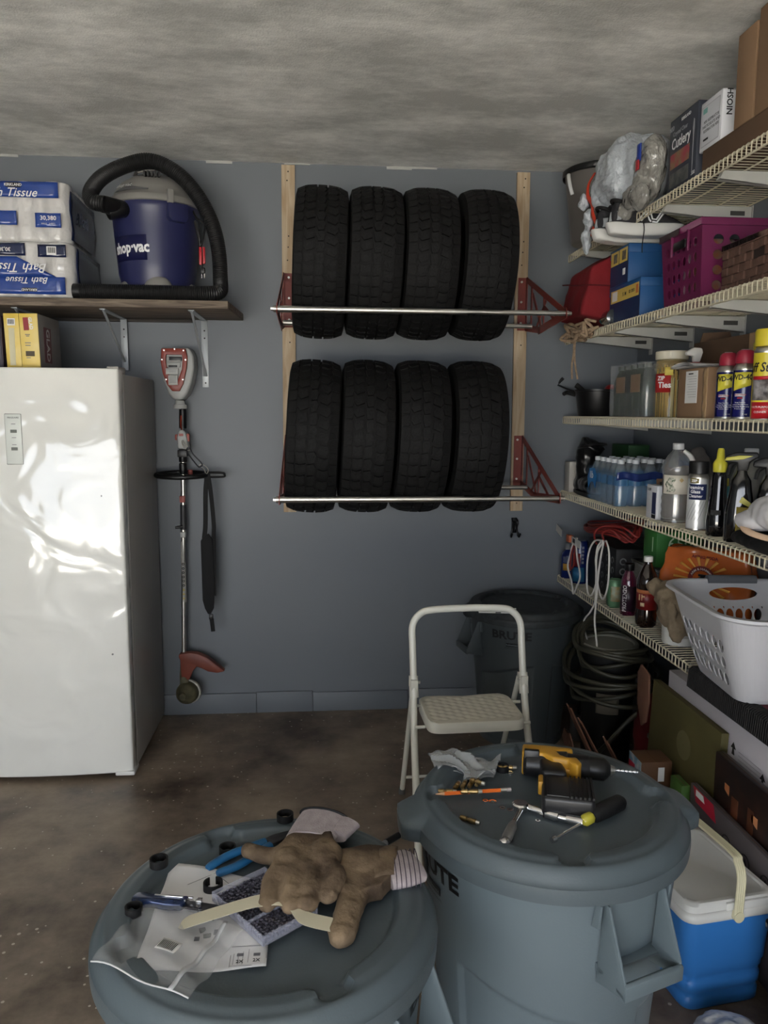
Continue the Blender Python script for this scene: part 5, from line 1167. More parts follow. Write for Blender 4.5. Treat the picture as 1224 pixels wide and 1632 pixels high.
text('ZIP', .022, white_i, lb, (0, 0, .147), bend=(.0585, R(-62), 0), bold=.03); text('Ties', .030, white_i, lb, (0, 0, .122), bend=(.0585, R(-48), 0), bold=.03)
obj('price_sticker', patch(.0584, .158, .188, R(-48), R(-18), 8), M('sticker_yellow', (216,196,96), .6), t, solid=.0006)
# blue spray bottle
t = thing('spray_bottle', 'blue spray bottle with white trigger, between the tie jar and the small carton', 'bottle', (1.345, 2.70, z3), 0)
obj('body', MB().lathe([(.001, 0), (.036, 0), (.040, .006), (.040, .10), (.034, .13), (.018, .165), (.016, .175), (.001, .175)], 24), M('glass_cleaner_blue', (24,84,120), .1, trans=.5, coat=.8), t)
obj('collar', MB().cyl((0, 0, .170), (0, 0, .20), .019, 16), M('tool_red'), t)
obj('trigger_head', MB().prism([(-.038, .225), (-.038, .236), (-.01, .252), (.020, .250), (.024, .235), (.014, .20), (-.01, .20), (-.012, .222)], 'Y', -.009, .009), white_p, t, bevel=.005)
# small carton with paper slip
t = carton('cardboard_box', 'small taped cardboard box with a white packing slip on the middle shelf', 'box', 1.240, 1.40, 2.405, 2.605, z3, .166, card, 'cardboard boxes on the middle shelf')
sl = obj('packing_slip', MB().box(-.0815, -.0803, -.04, .042, .052, .158), paper, t, smooth=False)
obj('print_line', MB().box(-.0821, -.0815, -.010, .022, .147, .151), ink, sl, smooth=False)
for i in range(9): obj('print_line', MB().box(-.0821, -.0815, -.034, .030-.006*(i % 3), .140-.0085*i, .1408-.0085*i), ink_g, sl, smooth=False)
obj('tape', MB().grid(lambda u, v: (-.081-.0015*math.sin(v*20)*math.sin(u*5), -.108+.032*u, .002+.160*v), 4, 16), tape_m, t, solid=.0005)
t = thing('folded_paper', 'folded white papers lying on top of the small taped cardboard box', 'paper', (1.30, 2.52, z3+.168), 0)
for k in range(3): obj('leaf', MB().grid(lambda u, v: (-.085+.12*u, -.07+.17*v-.02*u, .0015+.003*k+(.004+.004*k)*math.sin(math.pi*v)*(1-.4*u)), 8, 14), paper, t, solid=.0004)
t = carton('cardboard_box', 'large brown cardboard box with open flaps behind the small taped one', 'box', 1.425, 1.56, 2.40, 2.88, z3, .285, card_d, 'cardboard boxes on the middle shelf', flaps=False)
t.location.x = 1.4925
for (a_, b_, c_, d_) in ((-.0675, .0675, -.2, -.2),): pass
obj('flap', MB().box(-.068, -.066, -.198, .198, 0, .085, Matrix.Translation((0, 0, .284))), card_d, t, bevel=.0005).rotation_euler = (0, 0, 0)
t.children[-1].scale = (1, 1, .25)
obj('flap', MB().prism([(-.065, .283), (.065, .283), (.05, .325), (-.055, .318)], 'Y', .197, .2), card_d, t)
obj('tape', MB().box(-.0705, -.0685, -.199, -.15, .0, .283), tape_m, t, smooth=False)
# spray cans
def can_thing(name, lab, x, y, z, r, h, bodym, group):
    t = thing(name, lab, 'spray can', (x, y, z), 0, group)
    b = obj('can', MB().lathe([(.001, .002), (r*.9, .0), (r, .003), (r, .006), (r*.985, .008), (r*.985, h-.014), (r, h-.012), (r*.99, h-.008), (r*.86, h), (r*.60, h+.012), (r*.55, h+.014), (.001, h+.014)], 32), steel, t)
    obj('printed_body', MB().lathe([(r*.992, .008), (r*.992, h-.014)], 40), bodym, b)
    return t, b
WB = M('spray_navy', (18,20,84), .25, coat=.5); WY = M('spray_yellow', (200,190,62), .35); WR = M('spray_red', (146,34,54), .4)
def wd(lab, x, y):
    t, b = can_thing('spray_can', lab, x, y, z3, .0325, .158, WB, 'blue and yellow lubricant spray cans'); r = .0326; az = R(-34)
    def shield(u, v):
        a = az+R(-52)+R(92)*u; zt, zb = .138, .098-.020*(1-abs(2*u-.0-.3)) if False else .100-.016*(1-u)
        zz = zb+(zt-zb)*v; return (r*1.004*math.sin(a), -r*1.004*math.cos(a), zz)
    obj('yellow_shield', MB().grid(shield, 16, 3), WY, b, solid=.0003)
    text('WD-40', .0215, ink, b, (0, 0, .123), bend=(r*1.01, az+R(-8), 0), bold=.03, sx=.9)
    obj('red_badge', patch(r*1.004, .068, .076, az-R(40), az+R(12), 8), M('badge_white', (206,200,206), .5), b, solid=.0003); text('SMART STRAW', .005, WR, b, (0, 0, .072), bend=(r*1.012, az-R(12), 0), bold=.03)
    obj('red_badge', patch(r*1.004, .061, .066, az-R(25), az+R(2), 8), WR, b, solid=.0003)
    for i, s in enumerate(('Stops Squeaks', 'Loosens Rusted Parts', 'Frees Sticky Mechanisms', 'Protects Metal')): text(s, .0052, white_i, b, (0, 0, .050-.006*i), bend=(r*1.006, az-R(10), 0))
    text('12 OZ', .005, white_i, b, (0, 0, .015), bend=(r*1.006, az+R(15), 0))
    cp = obj('cap', MB().lathe([(.024, .164), (.0275, .166), (.0275, .180), (.025, .196), (.018, .203), (.001, .204)], 28), WR, t)
    obj('straw_nozzle', MB().box(-.014, .010, -.005, .005, .199, .206), M('nozzle_grey', (150,140,140), .4), cp, bevel=.002)
wd('left blue and yellow lubricant can with red cap, beside the small cardboard box', 1.262, 2.318)
wd('right blue and yellow lubricant can with red cap, beside the tall yellow can', 1.252, 2.205)
YC = M('carpet_can_yellow', (196,180,48), .35); 
t, b = can_thing('spray_can', 'tall yellow and red car upholstery spray can at the right edge of the middle shelf', 1.252, 2.095, z3, .0345, .200, YC, 'yellow spray cans'); r = .0345; az = R(-38)
obj('cap', MB().lathe([(.031, .204), (.034, .206), (.0345, .245), (.031, .252), (.001, .253)], 28), YC, t)
obj('picture', patch(r*1.004, .055, .115, az-R(60), az+R(70), 14), M('car_picture', (46,42,44), .4, rgb2=(150,146,146), vs_=40), b, solid=.0003)
obj('red_band', patch(r*1.004, .004, .050, az-R(60), az+R(70), 14), M('can_red', (168,26,36), .35), b, solid=.0003); obj('red_band', patch(r*1.006, .112, .122, az-R(60), az+R(70), 14), M('can_red'), b, solid=.0003)
text('Tuff Stuff', .036, ink, b, (0, 0, .145), bend=(r*1.01, az-R(22), 0), bold=.02, sx=.8, shear=.2)
text('MULTI PURPOSE', .008, white_i, b, (0, 0, .036), bend=(r*1.01, az-R(10), 0)); text('CLEANER', .008, white_i, b, (0, 0, .022), bend=(r*1.01, az-R(10), 0))
t, b = can_thing('spray_can', 'yellow-topped spray can standing behind the red-capped lubricant cans', 1.365, 2.30, z3, .0325, .185, YC, 'yellow spray cans')
obj('cap', MB().lathe([(.029, .190), (.032, .192), (.0325, .232), (.029, .238), (.001, .239)], 28), M('cap_mustard', (190,172,50), .45), t)
# ---- fourth shelf
t = carton('small_box', 'slim white box at the far end of the fourth shelf, left of the black boot', 'box', 1.225, 1.285, 3.69, 3.765, z4, .150, M('grey_white_carton', (176,172,164), .6), flaps=True)
t = thing('rubber_boot', 'black rubber boot on the fourth shelf behind the water bottle pack', 'boot', (1.30, 3.58, z4), 0)
BT = M('boot_black', (18,18,19), .32, bump=.3, bs=30, coat=.4)
m = MB().ell((-.02, -.06, .05), (.055, .13, .048), 16).ell((-.02, .06, .05), (.048, .06, .05), 14)
m.tube([(-.01, .05, .03), (-.015, .05, .12), (-.01, .045, .20), (.01, .02, .245)], [.05, .048, .056, .062], 18)
blob('boot_upper', m, BT, t, voxel=.007, it=3, disp=.014, ds=.03)
obj('sole', MB().prism([(-.075, -.19), (-.03, -.20), (.03, -.17), (.035, .10), (.0, .125), (-.05, .12), (-.07, .0)], 'Z', 0, .02), black_r, t, bevel=.005)
obj('cuff', MB().tube(cr([(.072, .02, .240), (.02, .08, .235), (-.05, .05, .225), (-.06, -.01, .228), (.0, -.045, .245)], 5, True), .007, 8, closed=True), BT, t)
carton('green_carton', 'dark green carton at the back of the fourth shelf behind the water bottles', 'box', 1.40, 1.50, 3.40, 3.60, z4, .245, M('dark_green_card', (26,62,30), .6, var=.1))
t = thing('plastic_bag', 'bunched grey plastic bag behind the water bottles on the fourth shelf', 'plastic bag', (1.505, 2.955, z4), 0)
m = MB().ell((0, 0, .10), (.07, .13, .10), 16).ell((-.005, -.01, .22), (.03, .045, .04), 12).ell((0, 0, .17), (.05, .09, .07), 14)
blob('bag', m, M('bag_grey', (122,118,114), .5, bump=.6, bs=30), t, voxel=.009, it=2, disp=.02, ds=.03)
# water bottles in blue wrap
t = thing('water_bottle_pack', 'pack of clear water bottles in blue printed wrap on the fourth shelf', 'bottle pack', (1.222, 3.085, z4), 0)
WTR = M('water_plastic', (200,210,216), .06, trans=.8, coat=1, ior=1.3); b0 = None
def wb(r, h): return MB().lathe([(.001, 0), (r*.82, 0), (r, .008), (r*.95, .02), (r, .032), (r*.95, .045), (r, .058), (r*.95, .072), (r, .085), (r, .128), (r*.92, .14), (r*.55, .172), (r*.40, .180), (.001, .180)], 18)
for i in range(4):
    for j in range(5):
        p = (.034+.0645*i, .034+.066*j, 0)
        if b0 is None:
            b0 = obj('bottle', wb(.0315, .2), WTR, t, loc=p); cp0 = obj('cap', MB().lathe([(.001, .179), (.0145, .179), (.0145, .194), (.013, .196), (.001, .196)], 14), M('cap_clear_white', (196,200,204), .4), b0)
            lb0 = obj('bottle_label', MB().lathe([(.0318, .088), (.0318, .126)], 18), M('water_label', (70,110,150), .3), b0)
        else:
            q = b0.copy(); C.objects.link(q); q.location = p; q.parent = t
            for ch in (cp0, lb0): q2 = ch.copy(); C.objects.link(q2); q2.parent = q
WF = film('blue_wrap', (84,134,178), .36, .1); CF = film('wrap_film', (210,214,214), .16, .1)
def wside(fn, mat, nm):
    o = obj(nm, MB().grid(fn, 24, 8), mat, t); tx = bpy.data.textures['wrap']; d = o.modifiers.new('crinkle', 'DISPLACE'); d.texture = tx; d.strength = .006; d.mid_level = 1.0; d.texture_coords = 'GLOBAL'; return o
PW, PD = .264, .336
wf = wside(lambda u, v: (-.003+.001*math.sin(v*6), PD*(1-u), .004+.150*v), WF, 'printed_wrap')
wside(lambda u, v: (PW*u, -.003, .004+.150*v), WF, 'printed_wrap')
obj('logo_patch', MB().prism([(.215, .06), (.20, .115), (.23, .148), (.29, .142), (.315, .10), (.30, .055), (.27, .085), (.24, .085)], 'X', -.0085, -.0075), M('wrap_deep_blue', (24,110,176), .3), wf, smooth=False)
text('1b', .044, white_i, wf, (-.0095, .262, .115), FX, bold=.02, sx=1.1)
obj('deep_band', MB().grid(lambda u, v: (PW*u, -.0075-.002*math.sin(u*40), .112+.032*v+.005*math.sin(u*13)), 30, 3), M('wrap_navy', (34,50,104), .25, coat=.5), wf, solid=.0008)
text('P', .045, M('faint_blue_print', (110,160,205), .4), wf, (.29, -.0105, .08), FY, bold=.01)
# small boxes, jug and cleaners
t = carton('small_box', 'small white barcode box with blue side standing before the water bottles', 'box', 1.228, 1.262, 2.70, 2.79, z4, .125, M('carton_white'))
obj('blue_panel', MB().box(-.0176, -.017, -.038, -.006, .02, .10), M('panel_navy', (34,44,84), .4), t, smooth=False)
for i in range(8): obj('bar', MB().box(-.0180, -.017, -.038+.0042*i, -.036+.0042*i, .004, .018), ink, t, smooth=False)
T_('5109', .016, ink, t, -.0178, .02, .108, rot=FX)
t = thing('open_carton', 'open brown carton with a torn flap between the water bottles and the jug', 'box', (1.33, 2.80, z4), 0)
obj('body', MB().box(-.04, .06, -.05, .05, 0, .14), card, t, bevel=.002); obj('flap', MB().prism([(-.05, .165), (.0, .188), (.03, .150), (.058, .142), (-.038, .14)], 'Y', -.052, -.049), card, t)
text('MUL', .018, ink, t, (-.0405, .0, .125), FX, bold=.03)
t = thing('vinegar_jug', 'large clear plastic jug with cream label and white cap on the fourth shelf', 'jug', (1.278, 2.655, z4), 0)
JG = M('jug_clear', (214,218,220), .06, trans=.86, coat=1, ior=1.25)
prof = [(.001, 0), (.044, 0), (.050, .006), (.0485, .018), (.051, .03), (.0485, .045), (.051, .06), (.0485, .075), (.051, .088), (.0485, .10), (.049, .17), (.052, .185), (.052, .195), (.047, .215), (.034, .240), (.020, .256), (.016, .262), (.016, .268), (.001, .268)]
obj('jug', MB().lathe(prof, 40), JG, t)
obj('cap', MB().lathe([(.001, .262), (.019, .262), (.0195, .264), (.0195, .282), (.018, .284), (.001, .284)], 28), M('cap_grey_white', (186,188,188), .4), t)
obj('handle', MB().tube(cr([(.015, -.012, .255), (.035, -.03, .236), (.045, -.036, .20)], 5), .009, 10), white_p, t)
lb = obj('label', patch(.0515, .105, .172, R(-85), R(35), 18), M('label_cream', (214,208,194), .6), t, solid=.0005)
obj('botanical_print', MB().grid(lambda u, v: (.0523*math.sin(R(-66+32*u+6*math.sin(v*9))), -.0523*math.cos(R(-66+32*u+6*math.sin(v*9))), .112+.052*v), 8, 12), M('leaf_green_print', (70,92,70), .6, rgb2=(214,208,194), vs_=120), lb, solid=.0003)
obj('gold_diamond', MB().lathe([(.001, 0), (.008, 0), (.008, .0006), (.001, .0006)], 4, (.0535*math.sin(R(-8)), -.0535*math.cos(R(-8)), .155), Matrix.Rotation(R(90), 4, 'X')), M('gold_print', (196,170,120), .5), lb, smooth=False)
t, b = can_thing('spray_can', 'silver and white foaming glass cleaner can with black cap on the fourth shelf', 1.262, 2.465, z4, .033, .188, M('can_silver_white', (206,208,208), .3, .3), 'cleaner cans'); r = .033; az = R(-33)
obj('cap', MB().lathe([(.027, .190), (.0315, .192), (.0315, .228), (.030, .232), (.001, .232)], 28), black_p, t)
obj('oval_badge', patch(r*1.004, .160, .176, az-R(42), az+R(10), 10), M('badge_gold', (120,110,60), .4), b, solid=.0003); text('ZEP', .011, white_i, b, (0, 0, .168), bend=(r*1.012, az-R(16), 0), bold=.04)
obj('navy_panel', patch(r*1.004, .105, .157, az-R(48), az+R(60), 12), M('panel_navy'), b, solid=.0003)
for i, s in enumerate(('Foaming', 'Glass', 'Cleaner')): text(s, .0150, white_i, b, (0, 0, .146-.0145*i), bend=(r*1.012, az-R(8), 0), bold=.02)
for i in range(5): obj('silver_streak', MB().grid(lambda u, v: (r*1.004*math.sin(az+R(-60+18*i+50*v)), -r*1.004*math.cos(az+R(-60+18*i+50*v)), .035+.065*v+.003*u), 1, 8), M('streak_grey', (130,134,138), .4), b, solid=.0003)
t = thing('nozzle_bottle', 'slender black bottle with yellow nozzle cap on the fourth shelf', 'bottle', (1.270, 2.345, z4), 0)
obj('body', MB().lathe([(.001, 0), (.030, 0), (.033, .005), (.034, .05), (.028, .10), (.024, .14), (.023, .19), (.019, .208), (.001, .208)], 28), M('gloss_black', (12,12,14), .12, coat=1), t)
obj('nozzle', MB().lathe([(.020, .205), (.0215, .208), (.0215, .232), (.018, .240), (.0125, .248), (.0105, .274), (.008, .280), (.001, .281)], 24), M('nozzle_yellow', (196,188,60), .35), t)
obj('label', patch(.0335, .03, .085, R(-70), R(-10), 8, .0305), M('label_dark_silver', (70,72,74), .3, .4, var=.3, vs_=60), t, solid=.0005)
t = thing('nozzle_bottle', 'turquoise and yellow labelled bottle showing behind the slender black one', 'bottle', (1.345, 2.455, z4), 0)
obj('body', MB().lathe([(.001, 0), (.032, 0), (.034, .005), (.034, .13), (.02, .15), (.001, .15)], 24), M('turquoise_bottle', (60,130,140), .3), t); obj('label', patch(.0345, .05, .11, R(-90), R(40), 10), M('label_lime', (176,180,60), .4), t, solid=.0005); obj('cap', MB().cyl((0, 0, .148), (0, 0, .175), .016, 14), M('nozzle_yellow'), t)
def trigger(lab, x, y, h, bodym, label=None):
    t = thing('spray_bottle', lab, 'bottle', (x, y, z4), R(-28), 'black spray bottles on the fourth shelf')
    m = MB(); st_ = [(.040, .026, 0), (.043, .029, .006), (.042, .029, h*.35), (.034, .026, h*.55), (.028, .022, h*.72), (.016, .016, h*.80), (.014, .014, h*.84)]
    n = 28; m.v = [(a*math.copysign(abs(math.cos(q))**.8, math.cos(q)), b*math.copysign(abs(math.sin(q))**.8, math.sin(q)), z) for a, b, z in st_ for q in [2*math.pi*i/n for i in range(n)]]
    m.f = [(j*n+i, j*n+(i+1) % n, (j+1)*n+(i+1) % n, (j+1)*n+i) for j in range(len(st_)-1) for i in range(n)]+[tuple(range(n-1, -1, -1)), tuple((len(st_)-1)*n+i for i in range(n))]; m.mi = [0]*len(m.f)
    obj('bottle', m, bodym, t)
    hd = obj('trigger_head', MB().prism([(-.050, h*.93), (-.048, h*1.0), (-.02, h*1.045), (.04, h*1.05), (.046, h*1.0), (.02, h*.93), (.016, h*.83), (-.014, h*.83), (-.016, h*.92)], 'Y', -.014, .014), black_p, t, bevel=.005)
    obj('trigger', MB().tube(cr([(-.018, 0, h*.93), (-.034, 0, h*.88), (-.040, 0, h*.78)], 4), .006, 8), black_p, t)
    if label:
        obj('yellow_insert', MB().prism([(-.052, h*.945), (-.046, h*.985), (-.01, h*1.01), (.030, h*1.01), (.0, h*.965)], 'Y', -.0155, .0155), M('insert_yellow', (178,172,60), .4), hd, bevel=.002)
        lb = obj('label', MB().grid(lambda u, v: (-.010+.040*u, -.0305-.0005*math.sin(u*3), .012+.098*v), 6, 6), M('label_mustard', (140,124,44), .5, var=.1, vs_=60), t, solid=.0008)
        obj('label_top', MB().prism([(-.004, .125), (.030, .108), (.030, .122), (.004, .142)], 'Y', -.0315, -.0285), M('insert_yellow'), lb, smooth=False)
        for i in range(8): obj('print_line', MB().box(-.005, .025, -.0318, -.0312, .030+.009*i, .0312+.009*i), M('print_brown', (90,70,20), .5), lb, smooth=False)
    return t
trigger('black trigger spray bottle with yellow insert and mustard label', 1.275, 2.225, .262, M('gloss_black'), True)
trigger('plain black trigger spray bottle right of the yellow-labelled one', 1.345, 2.19, .248, M('gloss_black'))
JW = film('jug_milky', (160,160,155), .7, .3)
for x, y, h, lab in ((1.462, 2.50, .27, 'milky jug with white cap behind the cleaner bottles, left one'), (1.475, 2.345, .262, 'milky jug with white cap behind the cleaner bottles, right one')):
    t = thing('milky_jug', lab, 'jug', (x, y, z4), 0, 'milky jugs at the back of the fourth shelf')
    obj('body', MB().lathe([(.001, 0), (.055, 0), (.060, .006), (.060, h*.62), (.045, h*.78), (.022, h*.88), (.020, h*.93), (.001, h*.93)], 28), JW, t); obj('cap', MB().lathe([(.001, h*.92), (.022, h*.92), (.023, h*.93), (.023, h), (.021, h+.003), (.001, h+.003)], 20), M('cap_grey_white'), t)
t = thing('cloth', 'crumpled black cloth lying under the white cloth on the fourth shelf', 'cloth', (1.325, 2.02, z4), 0)
m = MB().ell((0, 0, .025), (.13, .20, .03), 18).ell((-.07, .10, .028), (.05, .08, .028), 14).ell((.0, -.05, .055), (.09, .10, .035), 14); m.box(-.1, .1, -.15, .12, .003, .03)
blob('folds', m, M('black_fleece', (10,10,11), .95, bump=.3, bs=80), t, voxel=.009, it=4, disp=.02, ds=.06)
t = thing('cloth', 'white cloth with peach edge heaped at the right edge of the fourth shelf', 'cloth', (1.285, 2.02, z4+.055), 0)
m = MB().ell((.0, -.02, .06), (.085, .13, .055), 18).ell((-.05, .06, .03), (.045, .07, .028), 14).ell((.02, -.10, .05), (.09, .10, .06), 14)
b = blob('folds', m, M('white_cloth', (200,199,202), .85), t, voxel=.006, it=3, disp=.018, ds=.05)
PE = M('peach_trim', (222,190,160), .8)
obj('trim', MB().tube(cr([(-.03, .09, .055), (-.05, .085, .03), (-.072, .07, .018), (-.085, .04, .010), (-.088, -.0, .004), (-.080, -.05, .0), (-.07, -.09, .0)], 6), .010, 10, flat=.7), PE, b)

# ---- lowest shelf
t = thing('lotion_bottle', 'blue bottle with yellow label at the far end of the lowest shelf', 'bottle', (1.245, 3.72, z5), 0)
obj('body', MB().lathe([(.001, 0), (.034, 0), (.037, .006), (.037, .11), (.030, .13), (.016, .145), (.001, .145)], 24), M('bottle_navy', (22,36,92), .25, coat=.6), t)
obj('cap', MB().cyl((0, 0, .143), (0, 0, .175), .017, 18), M('cap_smoke', (120,120,122), .4), t)
obj('label', patch(.0375, .04, .075, R(-60), R(15), 8), M('label_amber', (176,132,50), .5), t, solid=.0005); obj('label', patch(.0375, .08, .11, R(-60), R(15), 8), M('label_slate', (84,92,120), .5), t, solid=.0005)
t = thing('blue_can', 'dark blue can behind the red and white cord loop on the lowest shelf', 'can', (1.262, 3.60, z5), 0)
obj('body', MB().lathe([(.001, 0), (.038, 0), (.040, .004), (.040, .20), (.036, .21), (.001, .21)], 28), M('bottle_navy'), t); obj('blue_panel', patch(.0405, .01, .08, R(-70), R(20), 8), M('panel_teal_blue', (34,92,128), .4), t, solid=.0005)
obj('red_panel', patch(.0405, .085, .15, R(-70), R(-15), 8), M('panel_dark_red', (110,24,34), .5), t, solid=.0005)
[obj('pale_print', patch(.0407, .10+.018*k, .112+.018*k, R(-6), R(10), 4), M('grey_white_print', (150,154,160), .5), t, solid=.0005) for k in range(5)]
BKC = M('black_carton', (22,21,22), .5)
t = carton('black_carton', 'black carton printed with rows of pale rings on the lowest shelf', 'box', 1.285, 1.56, 3.20, 3.54, z5, .235, BKC)
RCX = t
for i in range(3):
    for j in range(4):
        a = -.142+.062*i+.004*j; zz = .045+.045*j
        obj('printed_ring', MB().lathe([(.010, 0), (.016, 0), (.016, .0006), (.010, .0006), (.010, 0)], 18, (-.1380, a, zz), Matrix.Rotation(R(90), 4, 'Y'), a0=0, a1=R(300)), M('ring_print', (110,112,112), .5), t, smooth=False)
for i in range(3):
    for j in range(4):
        obj('printed_ring', MB().lathe([(.010, 0), (.016, 0), (.016, .0006), (.010, .0006), (.010, 0)], 18, (-.105+.055*i, -.1706, .045+.045*j), Matrix.Rotation(R(90), 4, 'X'), a0=0, a1=R(300)), M('ring_print'), t, smooth=False)
# red extension cord coil
RC = M('red_cord', (128,40,36), .5, var=.1)
t = thing('extension_cord', 'coiled red extension cord piled on the black ring-printed carton', 'cord', (1.33, 3.42, z5+.239), 0)
rnd = random.Random(21)
for k in range(9):
    L_ = .27+rnd.uniform(-.03, .03); hh = rnd.uniform(.01, .055); pts = []
    for i in range(14):
        a = 2*math.pi*i/14; pts.append((rnd.uniform(-.008, .008)+.085*math.sin(a)+.01*k*.4, L_*math.cos(a)*.85+rnd.uniform(-.008, .008), .012+hh*.35+(.035+hh*.5)*math.sin(math.pi*abs(math.cos(a/2)))*abs(math.sin(a*.5+.4))+.003*k))
    obj('cord_loop', MB().tube(cr(pts, 5, True), .0046, 8, closed=True), RC, t)
obj('wrap_loop', MB().tube(cr([(-.09, -.10, .0), (-.11, -.12, .05), (-.08, -.14, .085), (0, -.16, .08), (.03, -.15, .02)], 5), .0046, 8), RC, t)
obj('wrap_loop', MB().tube(cr([(-.09, -.22, .01), (-.10, -.19, .06), (-.08, -.24, .085), (-.05, -.27, .05)], 5), .0046, 8), RC, t)
for (x, y, dz, rz, w, m_, ln) in ((-.115, .335, -.030, -18, .028, 'grey', .085), (-.120, .205, -.040, 6, .03, 'white', .0),):
    pass
tg = obj('care_tag', MB().box(-.001, .001, -.045, .045, -.018, .018, Matrix.Translation((-.135, .31, .0)) @ Matrix.Rotation(R(12), 4, 'X')), M('tag_white', (186,184,178), .6), t)
tg = obj('care_tag', MB().box(-.001, .001, -.12, -.0, -.018, .018, Matrix.Translation((-.125, .14, -.020)) @ Matrix.Rotation(R(3), 4, 'X')), M('tag_white'), t); obj('orange_plug', MB().box(-.012, .012, .005, .05, -.018, .018, Matrix.Translation((-.125, .14, -.018))), M('plug_orange', (170,86,50), .5), tg, bevel=.004)
obj('tag_print', MB().box(-.0018, -.001, -.05, -.02, -.010, .010, Matrix.Translation((-.125, .14, -.020))), ink, tg, smooth=False)
# white cords over the lip
WC = M('white_cord', (206,204,198), .45)
t = thing('extension_cord', 'long white cord looped over the lip of the lowest shelf, hanging below it', 'cord', (1.19, 3.14, z5), 0)
m = MB().tube(cr([(.01, -.02, .285), (-.0, -.07, .29), (-.005, -.115, .24), (-.005, -.115, .12), (-.002, -.06, .045), (0, .0, .075), (0, .035, .15), (0, .03, .23), (.01, -.015, .285)], 8), .0040, 8); obj('loop', m, WC, t)
m = MB().tube(cr([(.01, .0, .285), (0, .075, .27), (-.005, .13, .20), (-.005, .135, .08), (-.004, .11, .025), (-.004, .06, .04), (-.002, .02, .12), (0, .05, .20), (.01, .02, .285)], 8), .0040, 8); obj('loop', m, WC, t)
m = MB().tube(cr([(.01, .0, .285), (0, .04, .24), (-.004, .025, .12), (-.006, .02, .02), (-.012, .055, -.04), (-.012, .13, -.10), (-.012, .10, -.16), (-.012, .01, -.21), (-.012, -.035, -.215), (-.012, -.04, -.17), (-.012, .0, -.07), (-.010, .0, -.0), (-.004, .0, .14), (0, -.01, .22), (.01, -.01, .285)], 8), .0040, 8); obj('hanging_loop', m, WC, t)
t = thing('extension_cord', 'short white and dark red cord loop by the blue can on the lowest shelf', 'cord', (1.205, 3.46, z5), 0)
obj('loop', MB().tube(cr([(.01, .06, .235), (0, .08, .20), (-.002, .11, .14), (-.004, .13, .08), (-.006, .06, .02), (-.006, .03, -.03), (-.006, -.02, .02), (-.004, -.05, .075), (-.002, .0, .14), (0, .03, .20), (.01, .05, .235)], 8), .0042, 8), WC, t)
obj('loop', MB().tube(cr([(.01, .055, .235), (0, .09, .16), (-.002, .10, .08), (0, .06, .10), (0, .05, .17), (.012, .055, .235)], 8), .0042, 8), RC, t)
# green carton over clear bin
t = thing('clear_bin', 'clear plastic bin under the bright green carton on the lowest shelf', 'bin', (1.455, 3.06, z5), 0)
obj('bin', MB().box(-.10, .10, -.13, .13, 0, .003).box(-.10, -.098, -.13, .13, .003, .195).box(.098, .10, -.13, .13, .003, .195).box(-.098, .098, -.13, -.128, .003, .195).box(-.098, .098, .128, .13, .003, .195), film('bin_film', (176,178,176), .5, .15), t)
obj('rim', MB().box(-.105, .105, -.135, -.128, .188, .197).box(-.105, .105, .128, .135, .188, .197).box(-.105, -.098, -.128, .128, .188, .197).box(.098, .105, -.128, .128, .188, .197), M('rim_clear_grey', (150,152,150), .3), t, bevel=.002)
obj('contents', MB().box(-.09, .09, -.12, .12, .004, .12), M('bin_contents', (70,78,72), .8, rgb2=(120,120,110), vs_=18), t, bevel=.01)
t = carton('green_carton', 'bright green carton numbered 650 stacked on the clear bin', 'box', 1.362, 1.56, 2.975, 3.10, z5+.200, .145, M('bright_green', (50,112,50), .5, var=.06))
text('650', .070, M('pale_green_print', (190,214,180), .5), t, (-.0, -.0628, .095), FY, bold=0); obj('print_line', MB().box(-.03, .07, -.0632, -.0625, .054, .056), M('pale_green_print'), t, smooth=False)
obj('print_line', MB().box(-.0998, -.099, -.03, -.022, .06, .12), M('pale_green_print'), t, smooth=False)
# drinks
t = thing('green_can', 'pale green drink can in front of the black carton on the lowest shelf', 'can', (1.253, 3.12, z5), 0, 'drinks on the lowest shelf')
obj('body', MB().lathe([(.001, .003), (.024, .0), (.031, .010), (.033, .016), (.033, .105), (.028, .118), (.0265, .121), (.025, .119), (.001, .118)], 28), M('can_green', (92,130,98), .35, .2), t)
obj('label', patch(.0335, .03, .095, R(-50), R(20), 8), M('label_sage', (150,160,140), .5, rgb2=(150,120,60), vs_=50), t, solid=.0004)
t = thing('drink_bottle', 'maroon protein drink bottle with dark cap on the lowest shelf', 'bottle', (1.262, 2.995, z5), 0, 'drinks on the lowest shelf')
obj('body', MB().lathe([(.001, 0), (.028, 0), (.0325, .006), (.0325, .055), (.030, .065), (.0325, .075), (.0325, .13), (.028, .155), (.018, .178), (.016, .19), (.001, .19)], 28), M('berry_drink', (92,26,56), .12, trans=.3, coat=1), t)
obj('cap', MB().lathe([(.001, .186), (.019, .186), (.020, .188), (.020, .212), (.018, .214), (.001, .214)], 24), black_p, t)
lb = obj('label', patch(.0330, .020, .125, R(-80), R(40), 12), M('label_berry_black', (40,20,34), .4), t, solid=.0004)
tx_ = text('PROTEIN2O', .024, white_i, lb, (1.0, 0, 0), (0, 0, 0), bold=.03, sx=.85)
for v in tx_.data.vertices:
    x_, y_ = v.co.x, v.co.y; a_ = R(-48)-y_/.0338; v.co = Vector((.0338*math.sin(a_)-1.0, -.0338*math.cos(a_), .073+x_))
t = thing('soda_bottle', 'dark soda bottle with red label and white cap on the lowest shelf', 'bottle', (1.262, 2.82, z5), 0, 'drinks on the lowest shelf')
obj('body', MB().lathe([(.001, .0), (.030, .0), (.040, .012), (.041, .05), (.038, .07), (.038, .15), (.041, .165), (.040, .185), (.030, .215), (.018, .240), (.0145, .25), (.0145, .262), (.001, .262)], 32), M('cola', (26,14,10), .07, coat=1), t)
